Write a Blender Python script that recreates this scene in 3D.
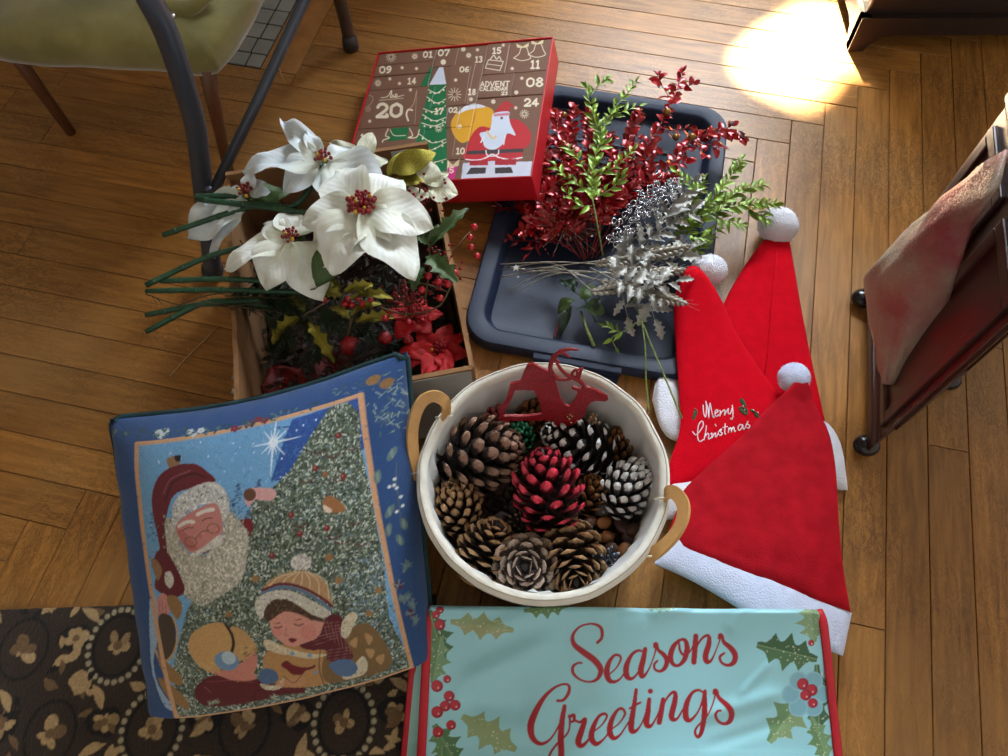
import bpy, bmesh, math, random
import numpy as np
from mathutils import Vector, Matrix, Euler, noise as mnoise

for _o in list(bpy.data.objects):
    bpy.data.objects.remove(_o)
SC = bpy.context.scene
COL = SC.collection
R = math.radians

# ------------------------------------------------------------------ camera
F_PX, CX, CY, CAM_H, PITCH = 760.0, 526.0, 378.0, 1.01, R(63.15)
cam_d = bpy.data.cameras.new('camera')
cam = bpy.data.objects.new('camera', cam_d)
COL.objects.link(cam)
cam_d.sensor_fit = 'HORIZONTAL'
cam_d.sensor_width = 36.0
cam_d.lens = 36.0 * F_PX / 1008.0
cam_d.shift_x = -(CX - 504.0) / 1008.0
cam_d.shift_y = 0.0
cam_d.clip_start = 0.02
cam.location = (0, 0, CAM_H)
cam.rotation_euler = (math.pi / 2 - PITCH, 0, 0)
SC.camera = cam

# ------------------------------------------------------------------ world, sun, window light
W = bpy.data.worlds.new('world')
SC.world = W
W.use_nodes = True
W.node_tree.nodes['Background'].inputs[0].default_value = (1.0, 0.94, 0.86, 1)
W.node_tree.nodes['Background'].inputs[1].default_value = 0.33

SUN_DIR = Vector((0.12, -0.74, -0.66)).normalized()
sd = bpy.data.lights.new('sun', 'SUN')
sd.energy = 130.0
sd.angle = R(2.2)
sd.color = (1.0, 0.86, 0.62)
sun = bpy.data.objects.new('sun', sd)
COL.objects.link(sun)
sun.rotation_euler = SUN_DIR.to_track_quat('-Z', 'Y').to_euler()
sun.location = (-0.5, 5, 4)

WALL_Y = 2.60                                   # back wall; its window is above the picture
wd = bpy.data.lights.new('window_daylight', 'AREA')
wd.shape = 'RECTANGLE'
wd.size, wd.size_y = 1.2, 1.1
wd.energy = 70.0
wd.color = (0.80, 0.90, 1.0)
wl = bpy.data.objects.new('window_daylight', wd)
COL.objects.link(wl)
wl.location = (0.70, WALL_Y - 0.03, 1.62)
wl.rotation_euler = (Vector((-0.10, -0.80, -0.40))).to_track_quat('-Z', 'Y').to_euler()

SC.view_settings.view_transform = 'Standard'
SC.view_settings.look = 'None'
SC.view_settings.exposure = 1.0
SC.view_settings.gamma = 1.0
SC.view_settings.use_curve_mapping = False

# ------------------------------------------------------------------ pixel -> point on a known height
_fw = Vector((0, math.cos(PITCH), -math.sin(PITCH)))
_up = Vector((0, math.sin(PITCH), math.cos(PITCH)))
_rt = Vector((1, 0, 0))
_C = Vector((0, 0, CAM_H))


def at(u, v, z=0.0):
    d = _fw + _rt * ((u - CX) / F_PX) + _up * ((CY - v) / F_PX)
    return _C + d * ((z - CAM_H) / d.z)


def at2(u, v, z=0.0):
    p = at(u, v, z)
    return Vector((p.x, p.y))


# ------------------------------------------------------------------ object helpers
def tag(o, label=None, cat=None, group=None, kind=None):
    if label: o['label'] = label
    if cat: o['category'] = cat
    if group: o['group'] = group
    if kind: o['kind'] = kind
    return o


def thing(name, loc, label, cat, group=None, rot=None):
    o = bpy.data.objects.new(name, None)
    COL.objects.link(o)
    o.empty_display_size = 0.03
    o.location = loc
    if rot is not None:
        o.rotation_euler = rot
    return tag(o, label, cat, group)


def link(name, me, parent=None, mat=None, local=None, kind=None):
    """mesh -> object; local = Matrix in the parent's frame"""
    o = bpy.data.objects.new(name, me)
    COL.objects.link(o)
    if mat is not None and len(me.materials) == 0:
        me.materials.append(mat)
    if parent is not None:
        o.parent = parent
    if local is not None:
        o.matrix_basis = local
    if kind:
        o['kind'] = kind
    return o


class MB:
    """collects vertices and faces of ONE mesh"""

    def __init__(s):
        s.v = []; s.f = []

    def add(s, vs, fs):
        n = len(s.v)
        s.v.extend([tuple(p) for p in vs])
        s.f.extend([tuple(i + n for i in f) for f in fs])
        return s

    def box(s, c, size, rot=None):
        sx, sy, sz = [q / 2 for q in size]
        vs = [Vector((x, y, z)) for x in (-sx, sx) for y in (-sy, sy) for z in (-sz, sz)]
        if rot is not None:
            vs = [rot @ p for p in vs]
        vs = [p + Vector(c) for p in vs]
        return s.add(vs, [(0, 1, 3, 2), (4, 6, 7, 5), (0, 4, 5, 1), (2, 3, 7, 6), (0, 2, 6, 4), (1, 5, 7, 3)])

    def tube(s, pts, rad, n=8, cap=True, flat=1.0):
        pts = [Vector(p) for p in pts]
        if not isinstance(rad, (list, tuple)):
            rad = [rad] * len(pts)
        ref = None
        rings = []
        for i, p in enumerate(pts):
            a = pts[max(i - 1, 0)]; b = pts[min(i + 1, len(pts) - 1)]
            t = (b - a)
            if t.length < 1e-9: t = Vector((0, 0, 1))
            t.normalize()
            if ref is None:
                ref = Vector((0, 0, 1)) if abs(t.z) < 0.9 else Vector((1, 0, 0))
                ref = (ref - t * ref.dot(t)).normalized()
            else:
                ref = ref - t * ref.dot(t)
                if ref.length < 1e-6: ref = Vector((1, 0, 0)) - t * t.x
                ref.normalize()
            bi = t.cross(ref)
            rings.append([p + (ref * math.cos(2 * math.pi * k / n) * flat + bi * math.sin(2 * math.pi * k / n)) * rad[i] for k in range(n)])
        vs = [q for r in rings for q in r]
        fs = []
        for i in range(len(pts) - 1):
            for k in range(n):
                a = i * n + k; b = i * n + (k + 1) % n
                fs.append((a, b, b + n, a + n))
        if cap:
            fs.append(tuple(range(n - 1, -1, -1)))
            m = (len(pts) - 1) * n
            fs.append(tuple(m + k for k in range(n)))
        return s.add(vs, fs)

    def ball(s, c, r, seg=8, rings=6, scale=(1, 1, 1), rot=None):
        c = Vector(c)
        vs = [Vector((0, 0, 1))]
        for i in range(1, rings):
            th = math.pi * i / rings
            for k in range(seg):
                ph = 2 * math.pi * k / seg
                vs.append(Vector((math.sin(th) * math.cos(ph), math.sin(th) * math.sin(ph), math.cos(th))))
        vs.append(Vector((0, 0, -1)))
        vs = [Vector((p.x * scale[0], p.y * scale[1], p.z * scale[2])) * r for p in vs]
        if rot is not None: vs = [rot @ p for p in vs]
        vs = [p + c for p in vs]
        fs = []
        for k in range(seg):
            fs.append((0, 1 + k, 1 + (k + 1) % seg))
        for i in range(rings - 2):
            for k in range(seg):
                a = 1 + i * seg + k; b = 1 + i * seg + (k + 1) % seg
                fs.append((a, a + seg, b + seg, b))
        m = 1 + (rings - 2) * seg; e = len(vs) - 1
        for k in range(seg):
            fs.append((m + k, e, m + (k + 1) % seg))
        return s.add(vs, fs)

    def grid(s, fn, nu, nv, wrap_u=False):
        """fn(i/nu, j/nv) -> point"""
        cu = nu if wrap_u else nu + 1
        vs = [fn(i / nu, j / nv) for j in range(nv + 1) for i in range(cu)]
        fs = []
        for j in range(nv):
            for i in range(nu):
                a = j * cu + i; b = j * cu + (i + 1) % cu
                fs.append((a, b, b + cu, a + cu))
        return s.add(vs, fs)

    def prism(s, poly, z0, z1):
        """closed 2-D outline extruded between two heights"""
        n = len(poly)
        vs = [(p[0], p[1], z0) for p in poly] + [(p[0], p[1], z1) for p in poly]
        fs = [tuple(range(n - 1, -1, -1)), tuple(range(n, 2 * n))]
        fs += [(i, (i + 1) % n, n + (i + 1) % n, n + i) for i in range(n)]
        return s.add(vs, fs)

    def mesh(s, name, smooth=True, origin=None):
        me = bpy.data.meshes.new(name)
        v = s.v
        if origin is not None:
            o = Vector(origin)
            v = [(p[0] - o.x, p[1] - o.y, p[2] - o.z) for p in v]
        me.from_pydata(v, [], s.f)
        if smooth:
            me.polygons.foreach_set('use_smooth', [True] * len(me.polygons))
        me.update()
        return me

    def build(s, name, mat, parent=None, smooth=True, local=None, kind=None, sharp=None, bevel=0.0, subsurf=0, solid=0.0):
        """world-space vertices; parent is an un-rotated Empty (its location is taken off)"""
        org = parent.matrix_basis.translation if (parent is not None and local is None) else None
        if parent is not None and parent.parent is not None and local is None:
            org = parent.matrix_basis.translation + parent.parent.matrix_basis.translation
        me = s.mesh(name, smooth, org)
        if sharp is not None and hasattr(me, 'set_sharp_from_angle'):
            me.set_sharp_from_angle(angle=R(sharp))
        o = link(name, me, parent, mat, local, kind)
        if solid:
            m = o.modifiers.new('solid', 'SOLIDIFY'); m.thickness = solid; m.offset = 0
        if bevel:
            m = o.modifiers.new('bevel', 'BEVEL'); m.width = bevel; m.segments = 2; m.limit_method = 'ANGLE'; m.angle_limit = R(35)
        if subsurf:
            m = o.modifiers.new('sub', 'SUBSURF'); m.levels = subsurf; m.render_levels = subsurf
        return o


def N3(x, y, z=0.0):
    return mnoise.noise(Vector((x, y, z)))


def lerp(a, b, t):
    return a + (b - a) * t


def spline(pts, n):
    """Catmull-Rom through points (any dimension), n samples"""
    P = [np.array(p, float) for p in pts]
    P = [2 * P[0] - P[1]] + P + [2 * P[-1] - P[-2]]
    m = len(P) - 3
    out = []
    for i in range(n):
        t = i / (n - 1) * m
        k = min(int(t), m - 1); t -= k
        a, b, c, d = P[k:k + 4]
        out.append(0.5 * ((2 * b) + (-a + c) * t + (2 * a - 5 * b + 4 * c - d) * t * t + (-a + 3 * b - 3 * c + d) * t ** 3))
    return out


def srgb(r, g=None, b=None):
    if g is None:
        r, g, b = r
    f = lambda c: (c / 255 / 12.92) if c / 255 <= 0.04045 else ((c / 255 + 0.055) / 1.055) ** 2.4
    return (f(r), f(g), f(b))


# ------------------------------------------------------------------ materials
def nodes(name):
    m = bpy.data.materials.new(name)
    m.use_nodes = True
    nt = m.node_tree
    return m, nt, nt.nodes['Principled BSDF'], nt.nodes.new, nt.links.new


def mat(name, col, rough=0.6, metal=0.0, var=0.15, scale=30.0, bump=0.0, bscale=None, rand=0.0, coat=0.0,
        sheen=0.0, spec=0.5, col2=None, sparkle=0.0, spscale=900.0, trans=0.0, subs=0.0):
    m, nt, bs, new, lk = nodes(name)
    tc = new('ShaderNodeTexCoord')
    nz = new('ShaderNodeTexNoise'); nz.inputs['Scale'].default_value = scale; nz.inputs['Detail'].default_value = 4
    lk(tc.outputs['Object'], nz.inputs['Vector'])
    mx = new('ShaderNodeMix'); mx.data_type = 'RGBA'
    c2 = col2 if col2 is not None else tuple(min(1, c * (1 + var)) for c in col)
    c1 = tuple(c * (1 - var) for c in col) if col2 is None else col
    mx.inputs[6].default_value = (*c1, 1); mx.inputs[7].default_value = (*c2, 1)
    rp = new('ShaderNodeMapRange'); rp.inputs[1].default_value = 0.35; rp.inputs[2].default_value = 0.65
    lk(nz.outputs[0], rp.inputs[0]); lk(rp.outputs[0], mx.inputs[0])
    out = mx.outputs[2]
    if rand:
        oi = new('ShaderNodeObjectInfo')
        hs = new('ShaderNodeHueSaturation')
        mr = new('ShaderNodeMapRange'); mr.inputs[3].default_value = 1 - rand; mr.inputs[4].default_value = 1 + rand
        lk(oi.outputs['Random'], mr.inputs[0]); lk(mr.outputs[0], hs.inputs['Value']); lk(out, hs.inputs['Color'])
        out = hs.outputs[0]
    lk(out, bs.inputs['Base Color'])
    bs.inputs['Roughness'].default_value = rough
    bs.inputs['Metallic'].default_value = metal
    bs.inputs['Specular IOR Level'].default_value = spec
    bs.inputs['Coat Weight'].default_value = coat
    bs.inputs['Sheen Weight'].default_value = sheen
    if trans: bs.inputs['Transmission Weight'].default_value = trans
    if subs:
        bs.inputs['Subsurface Weight'].default_value = subs
        bs.inputs['Subsurface Radius'].default_value = (0.01, 0.008, 0.006)
        bs.inputs['Subsurface Scale'].default_value = 0.3
    nrm = None
    if sparkle:                       # glitter: every tiny cell is its own mirror
        vo = new('ShaderNodeTexVoronoi'); vo.inputs['Scale'].default_value = spscale
        lk(tc.outputs['Object'], vo.inputs['Vector'])
        sub = new('ShaderNodeVectorMath'); sub.operation = 'SUBTRACT'; sub.inputs[1].default_value = (0.5, 0.5, 0.5)
        lk(vo.outputs['Color'], sub.inputs[0])
        sc = new('ShaderNodeVectorMath'); sc.operation = 'SCALE'; sc.inputs['Scale'].default_value = sparkle
        lk(sub.outputs[0], sc.inputs[0])
        ge = new('ShaderNodeNewGeometry')
        ad = new('ShaderNodeVectorMath'); ad.operation = 'ADD'
        lk(ge.outputs['Normal'], ad.inputs[0]); lk(sc.outputs[0], ad.inputs[1])
        no = new('ShaderNodeVectorMath'); no.operation = 'NORMALIZE'; lk(ad.outputs[0], no.inputs[0])
        nrm = no.outputs[0]
    if bump:
        bz = new('ShaderNodeTexNoise'); bz.inputs['Scale'].default_value = bscale or scale * 4; bz.inputs['Detail'].default_value = 3
        lk(tc.outputs['Object'], bz.inputs['Vector'])
        bp = new('ShaderNodeBump'); bp.inputs['Strength'].default_value = bump; bp.inputs['Distance'].default_value = 0.002
        lk(bz.outputs[0], bp.inputs['Height'])
        if nrm is not None: lk(nrm, bp.inputs['Normal'])
        nrm = bp.outputs[0]
    if nrm is not None:
        lk(nrm, bs.inputs['Normal'])
    return m


def paint_mat(name, rough=0.7, bump=0.0, bscale=600.0, sheen=0.0, coat=0.0, weave=False):
    """colour comes from the mesh's own printed colour attribute 'print'"""
    m, nt, bs, new, lk = nodes(name)
    at_ = new('ShaderNodeAttribute'); at_.attribute_name = 'print'
    lk(at_.outputs['Color'], bs.inputs['Base Color'])
    bs.inputs['Roughness'].default_value = rough
    bs.inputs['Sheen Weight'].default_value = sheen
    bs.inputs['Coat Weight'].default_value = coat
    if bump:
        tc = new('ShaderNodeTexCoord')
        bz = new('ShaderNodeTexNoise'); bz.inputs['Scale'].default_value = bscale; bz.inputs['Detail'].default_value = 2
        lk(tc.outputs['Object'], bz.inputs['Vector'])
        bp = new('ShaderNodeBump'); bp.inputs['Strength'].default_value = bump; bp.inputs['Distance'].default_value = 0.001
        lk(bz.outputs[0], bp.inputs['Height']); lk(bp.outputs[0], bs.inputs['Normal'])
    return m


# ------------------------------------------------------------------ flat print: a small painter for colour attributes
class Canvas:
    def __init__(s, x0, y0, x1, y1, res, col):
        s.x0, s.y0, s.res = x0, y0, res
        s.w = int((x1 - x0) * res); s.h = int((y1 - y0) * res)
        s.a = np.ones((s.h, s.w, 3), np.float32) * np.array(srgb(col), np.float32)
        s.rng = np.random.default_rng(5)

    def _box(s, xa, ya, xb, yb):
        i0 = max(0, int((xa - s.x0) * s.res) - 2); i1 = min(s.w, int((xb - s.x0) * s.res) + 3)
        j0 = max(0, int((ya - s.y0) * s.res) - 2); j1 = min(s.h, int((yb - s.y0) * s.res) + 3)
        if i1 <= i0 or j1 <= j0: return None
        X, Y = np.meshgrid((np.arange(i0, i1) + .5) / s.res + s.x0, (np.arange(j0, j1) + .5) / s.res + s.y0)
        return i0, i1, j0, j1, X, Y

    def _mix(s, b, al, col, speck=0.0, col2=None):
        i0, i1, j0, j1 = b[:4]
        c = np.array(srgb(col), np.float32)
        tgt = np.broadcast_to(c, (j1 - j0, i1 - i0, 3)).copy()
        if col2 is not None:
            msk = s.rng.random((j1 - j0, i1 - i0)) < 0.5
            msk = msk if speck == 0 else (s.rng.random((j1 - j0, i1 - i0)) < speck)
            tgt[msk] = np.array(srgb(col2), np.float32)
        elif speck:
            tgt *= (1 + speck * (s.rng.random((j1 - j0, i1 - i0, 1)) - .5) * 2)
        s.a[j0:j1, i0:i1] += (tgt - s.a[j0:j1, i0:i1]) * al[..., None]

    def poly(s, pts, col, smooth=0, speck=0.0, col2=None, alpha=1.0):
        if smooth:
            q = list(pts) + [pts[0]]
            P = [2 * np.array(pts[0], float) - np.array(pts[1], float)]
            pts = [tuple(p) for p in spline([pts[-1]] + q + [pts[1]], smooth * (len(q) + 2))]
            k = smooth
            pts = pts[k:-k]
        P = np.array(pts, float)
        b = s._box(P[:, 0].min(), P[:, 1].min(), P[:, 0].max(), P[:, 1].max())
        if b is None: return s
        X, Y = b[4], b[5]
        ins = np.zeros(X.shape, bool)
        n = len(P)
        for i in range(n):
            xa, ya = P[i]; xb, yb = P[(i + 1) % n]
            if ya == yb: continue
            c = ((ya > Y) != (yb > Y)) & (X < (xb - xa) * (Y - ya) / (yb - ya) + xa)
            ins ^= c
        s._mix(b, ins.astype(np.float32) * alpha, col, speck, col2)
        return s

    def line(s, pts, col, w=1.0, n=0, speck=0.0, col2=None, alpha=1.0):
        """polyline; w = full width or list of widths"""
        if n: 
            ws = w if isinstance(w, (list, tuple)) else [w] * len(pts)
            q = spline([(p[0], p[1], ww) for p, ww in zip(pts, ws)], n)
            pts = [(p[0], p[1]) for p in q]; ws = [p[2] for p in q]
        else:
            ws = w if isinstance(w, (list, tuple)) else [w] * len(pts)
        P = np.array(pts, float); mw = max(ws)
        b = s._box(P[:, 0].min() - mw, P[:, 1].min() - mw, P[:, 0].max() + mw, P[:, 1].max() + mw)
        if b is None: return s
        X, Y = b[4], b[5]
        al = np.zeros(X.shape, np.float32)
        for i in range(len(P) - 1):
            d = P[i + 1] - P[i]; L = d @ d + 1e-9
            t = np.clip(((X - P[i, 0]) * d[0] + (Y - P[i, 1]) * d[1]) / L, 0, 1)
            dist = np.hypot(X - P[i, 0] - t * d[0], Y - P[i, 1] - t * d[1])
            hw = (ws[i] * (1 - t) + ws[i + 1] * t) / 2
            al = np.maximum(al, np.clip((hw - dist) * s.res + .5, 0, 1))
        s._mix(b, al * alpha, col, speck, col2)
        return s

    def dot(s, x, y, r, col, ry=None, speck=0.0, col2=None, alpha=1.0, ang=0.0):
        ry = ry or r
        m = max(r, ry)
        b = s._box(x - m, y - m, x + m, y + m)
        if b is None: return s
        ca, sa = math.cos(ang), math.sin(ang)
        dx = b[4] - x; dy = b[5] - y
        d = np.hypot((dx * ca + dy * sa) / r, (-dx * sa + dy * ca) / ry)
        s._mix(b, np.clip((1 - d) * min(r, ry) * s.res + .5, 0, 1).astype(np.float32) * alpha, col, speck, col2)
        return s

    def stamp(s, img, x0, y0, x1, y1):
        pass

    def sample(s, xs, ys):
        fx = np.clip((np.asarray(xs) - s.x0) * s.res - .5, 0, s.w - 1.001)
        fy = np.clip((np.asarray(ys) - s.y0) * s.res - .5, 0, s.h - 1.001)
        i = fx.astype(int); j = fy.astype(int); u = (fx - i)[:, None]; v = (fy - j)[:, None]
        A = s.a
        return (A[j, i] * (1 - u) * (1 - v) + A[j, i + 1] * u * (1 - v) + A[j + 1, i] * (1 - u) * v + A[j + 1, i + 1] * u * v)


def homography(src, dst):
    A = []; b = []
    for (x, y), (u, v) in zip(src, dst):
        A.append([x, y, 1, 0, 0, 0, -u * x, -u * y]); b.append(u)
        A.append([0, 0, 0, x, y, 1, -v * x, -v * y]); b.append(v)
    h = np.linalg.solve(np.array(A, float), np.array(b, float))
    return np.append(h, 1).reshape(3, 3)


def happly(Hm, x, y):
    w = Hm[2, 0] * x + Hm[2, 1] * y + Hm[2, 2]
    return (Hm[0, 0] * x + Hm[0, 1] * y + Hm[0, 2]) / w, (Hm[1, 0] * x + Hm[1, 1] * y + Hm[1, 2]) / w


def set_print(me, cols):
    ca = me.color_attributes.new('print', 'FLOAT_COLOR', 'POINT')
    c = np.ones((len(me.vertices), 4), np.float32); c[:, :3] = cols
    ca.data.foreach_set('color', c.ravel())


def grid_mesh(name, P):
    """P: (nv, nu, 3) array of points -> mesh"""
    nv, nu = P.shape[:2]
    me = bpy.data.meshes.new(name)
    idx = np.arange(nu * nv).reshape(nv, nu)
    q = np.stack([idx[:-1, :-1], idx[:-1, 1:], idx[1:, 1:], idx[1:, :-1]], -1).reshape(-1, 4)
    me.vertices.add(nu * nv); me.vertices.foreach_set('co', P.reshape(-1).astype(np.float32))
    me.loops.add(q.size); me.loops.foreach_set('vertex_index', q.reshape(-1).astype(np.int32))
    me.polygons.add(len(q))
    me.polygons.foreach_set('loop_start', (np.arange(len(q)) * 4).astype(np.int32))
    me.polygons.foreach_set('loop_total', np.full(len(q), 4, np.int32))
    me.update(calc_edges=True)
    me.polygons.foreach_set('use_smooth', [True] * len(me.polygons))
    me.update()
    return me
# ================================================================== the setting
A0 = R(12.5)                                      # the boards run 12.5 degrees off the view
E1 = Vector((math.cos(A0), -math.sin(A0), 0)); E2 = Vector((math.sin(A0), math.cos(A0), 0))
PW = 0.057                                        # strip width


def fl(a, b, z=0.0):                              # point from board units
    p = E1 * (a * PW) + E2 * (b * PW)
    return Vector((p.x, p.y, z))


def wood_floor_mat():
    m, nt, bs, new, lk = nodes('oak_strip')
    tc = new('ShaderNodeTexCoord'); oi = new('ShaderNodeObjectInfo'); ge = new('ShaderNodeNewGeometry')
    off = new('ShaderNodeVectorMath'); off.operation = 'SCALE'; off.inputs[0].default_value = (37, 11, 5); lk(oi.outputs['Random'], off.inputs['Scale'])
    ad = new('ShaderNodeVectorMath'); lk(tc.outputs['Object'], ad.inputs[0]); lk(off.outputs[0], ad.inputs[1])
    mp = new('ShaderNodeMapping'); mp.inputs['Scale'].default_value = (5.0, 48, 48); lk(ad.outputs[0], mp.inputs['Vector'])
    g = new('ShaderNodeTexNoise'); g.inputs['Scale'].default_value = 2.2; g.inputs['Detail'].default_value = 6; g.inputs['Distortion'].default_value = 0.6
    lk(mp.outputs[0], g.inputs['Vector'])
    cr = new('ShaderNodeValToRGB')
    e = cr.color_ramp.elements
    e[0].position = 0.25; e[0].color = (*srgb(132, 86, 38), 1)
    e[1].position = 0.75; e[1].color = (*srgb(194, 136, 66), 1)
    x = e.new(0.5); x.color = (*srgb(168, 114, 52), 1)
    lk(g.outputs[0], cr.inputs[0])
    # board-to-board tone
    hs = new('ShaderNodeHueSaturation'); mr = new('ShaderNodeMapRange'); mr.inputs[3].default_value = 0.80; mr.inputs[4].default_value = 1.15
    lk(oi.outputs['Random'], mr.inputs[0]); lk(mr.outputs[0], hs.inputs['Value']); lk(cr.outputs[0], hs.inputs['Color'])
    # worn greyish finish in patches
    wn = new('ShaderNodeTexNoise'); wn.inputs['Scale'].default_value = 3.1; wn.inputs['Detail'].default_value = 5; lk(ge.outputs['Position'], wn.inputs['Vector'])
    wr = new('ShaderNodeMapRange'); wr.inputs[1].default_value = 0.46; wr.inputs[2].default_value = 0.66; wr.inputs[4].default_value = 0.6; lk(wn.outputs[0], wr.inputs[0])
    m1 = new('ShaderNodeMix'); m1.data_type = 'RGBA'; lk(wr.outputs[0], m1.inputs[0]); lk(hs.outputs[0], m1.inputs[6]); m1.inputs[7].default_value = (*srgb(162, 122, 74), 1)
    # dark scratches and crazing
    mp2 = new('ShaderNodeMapping'); mp2.inputs['Scale'].default_value = (30, 75, 60); lk(ad.outputs[0], mp2.inputs['Vector'])
    sn = new('ShaderNodeTexNoise'); sn.inputs['Scale'].default_value = 1.0; sn.inputs['Detail'].default_value = 5; sn.inputs['Roughness'].default_value = 0.7; sn.inputs['Distortion'].default_value = 2.0
    lk(mp2.outputs[0], sn.inputs['Vector'])
    ab = new('ShaderNodeMath'); ab.operation = 'SUBTRACT'; ab.inputs[1].default_value = 0.5; lk(sn.outputs[0], ab.inputs[0])
    ab2 = new('ShaderNodeMath'); ab2.operation = 'ABSOLUTE'; lk(ab.outputs[0], ab2.inputs[0])
    sr = new('ShaderNodeMapRange'); sr.inputs[1].default_value = 0.0; sr.inputs[2].default_value = 0.055; sr.inputs[3].default_value = 0.62; sr.inputs[4].default_value = 0.0
    lk(ab2.outputs[0], sr.inputs[0])
    pm = new('ShaderNodeTexNoise'); pm.inputs['Scale'].default_value = 5.0; pm.inputs['Detail'].default_value = 3; lk(ge.outputs['Position'], pm.inputs['Vector'])
    pr_ = new('ShaderNodeMapRange'); pr_.inputs[1].default_value = 0.38; pr_.inputs[2].default_value = 0.60; lk(pm.outputs[0], pr_.inputs[0])
    mu = new('ShaderNodeMath'); mu.operation = 'MULTIPLY'; lk(sr.outputs[0], mu.inputs[0]); lk(pr_.outputs[0], mu.inputs[1])
    m2 = new('ShaderNodeMix'); m2.data_type = 'RGBA'; lk(mu.outputs[0], m2.inputs[0]); lk(m1.outputs[2], m2.inputs[6]); m2.inputs[7].default_value = (*srgb(58, 38, 26), 1)
    lk(m2.outputs[2], bs.inputs['Base Color'])
    rr = new('ShaderNodeMapRange'); rr.inputs[3].default_value = 0.30; rr.inputs[4].default_value = 0.48; lk(wn.outputs[0], rr.inputs[0])
    lk(rr.outputs[0], bs.inputs['Roughness'])
    bp = new('ShaderNodeBump'); bp.inputs['Strength'].default_value = 0.25; bp.inputs['Distance'].default_value = 0.001; lk(g.outputs[0], bp.inputs['Height'])
    lk(bp.outputs[0], bs.inputs['Normal'])
    return m


M_FLOOR = wood_floor_mat()
M_DARKGAP = mat('floor_gap', srgb(40, 24, 14), 0.9)
floor = MB().box((0.2, 0.9, -0.03), (4.6, 4.8, 0.02)).build('floor', M_DARKGAP, smooth=False)
tag(floor, kind='structure')
rnd = random.Random(11)
GAP = 0.0011


def plank(a0, a1, b0, b1, along):
    """a board between board units; along = 1 or 2 (its long axis)"""
    L = (b1 - b0) * PW if along == 2 else (a1 - a0) * PW
    Wd = (a1 - a0) * PW if along == 2 else (b1 - b0) * PW
    L -= GAP; Wd -= GAP
    c = fl((a0 + a1) / 2, (b0 + b1) / 2)
    dz = rnd.uniform(-0.0004, 0.0)
    bv = 0.0007
    mb = MB()
    hx, hy = L / 2, Wd / 2
    top = [(-hx + bv, -hy + bv, 0), (hx - bv, -hy + bv, 0), (hx - bv, hy - bv, 0), (-hx + bv, hy - bv, 0)]
    mid = [(-hx, -hy, -bv), (hx, -hy, -bv), (hx, hy, -bv), (-hx, hy, -bv)]
    bot = [(-hx, -hy, -0.018), (hx, -hy, -0.018), (hx, hy, -0.018), (-hx, hy, -0.018)]
    fs = [(0, 1, 2, 3)]
    for k in range(4):
        j = (k + 1) % 4
        fs += [(4 + k, 4 + j, j, k), (8 + k, 8 + j, 4 + j, 4 + k)]
    mb.add(top + mid + bot, fs)
    ang = (math.pi / 2 - A0) if along == 2 else -A0
    mtx = Matrix.Translation((c.x, c.y, dz)) @ Matrix.Rotation(ang, 4, 'Z')
    o = link('plank', mb.mesh('plank', False), floor, M_FLOOR, mtx)
    return o


HE0, HE1, HB = -12.93, -11.70, 18.0               # hearth border in board units


def cut_run(lo, hi, fn, lens):
    p = lo
    while p < hi - 0.5:
        q = min(hi, p + rnd.uniform(*lens))
        if hi - q < 4: q = hi
        fn(p, q); p = q


VX = 0.28
for i in range(-14, 27):                          # boards running away, right of the mitre
    a0, a1 = i + VX, i + 1 + VX
    top = i + 15.47
    lo = -11.0
    if top - lo < 1: continue
    p = top
    while p > lo:
        q = max(lo, p - rnd.uniform(11, 22))
        plank(a0, a1, q, p, 2); p = q
for j in range(-8, 41):                           # boards running across, left of the mitre
    b0, b1 = j - 0.53, j + 1 - 0.53
    a_end = (j - 15) + VX                         # stops at the next upright board
    a_lo = -30.0
    if b1 > HB: a_lo = HE1
    if b0 < HB < b1: plank(-30, -20, b0, HB, 1); plank(-20, HE1, b0, HB, 1)
    if a_end - a_lo < 0.6: continue
    p = a_end
    while p > a_lo:
        q = max(a_lo, p - rnd.uniform(12, 24))
        if q - a_lo < 3: q = a_lo
        plank(q, p, b0, b1, 1); p = q
# tiled hearth let into the boards: border board, mortar bed, tiles
M_BORDER = mat('hearth_border_wood', srgb(168, 118, 66), 0.42, var=0.18, scale=25, bump=0.1)
bo = MB()
h = [fl(HE0, HB), fl(HE1, HB), fl(HE1, 27.4), fl(HE0, 27.4)]
bo.prism([(p.x, p.y) for p in h], -0.018, 0.001)
tag(bo.build('trim_1', M_BORDER, smooth=False, bevel=0.0008), kind='structure')
hearth = MB()
h = [fl(-30, HB + .01), fl(HE0, HB + .01), fl(HE0, 27.4), fl(-30, 27.4)]
hearth = hearth.prism([(p.x, p.y) for p in h], -0.018, -0.0015).build('floor_hearth', mat('mortar', srgb(24, 26, 30), 0.9, bump=0.4), smooth=False)
tag(hearth, kind='structure')
M_TILE = mat('hearth_tile', srgb(150, 156, 158), 0.4, var=0.10, scale=18, rand=0.08, bump=0.1)
row = 0
b = HB + 0.02
while b < 27.2:
    hgt = 0.72 if row else 0.62
    a = HE0 - 0.02
    first = True
    while a > -30:
        wdt = (0.55 if row != 1 else 0.6) if first else (rnd.uniform(1.1, 1.5) if rnd.random() < 0.75 else 0.8)
        pts = [fl(a - wdt + 0.03, b + 0.03), fl(a - 0.03, b + 0.03), fl(a - 0.03, b + hgt - 0.03), fl(a - wdt + 0.03, b + hgt - 0.03)]
        MB().prism([(p.x, p.y) for p in pts], -0.004, 0.0008 + rnd.uniform(0, 0.0006)).build('tile', M_TILE, hearth, smooth=False, bevel=0.0007)
        a -= wdt; first = False
        if row > 12: break
    b += hgt; row += 1

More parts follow.
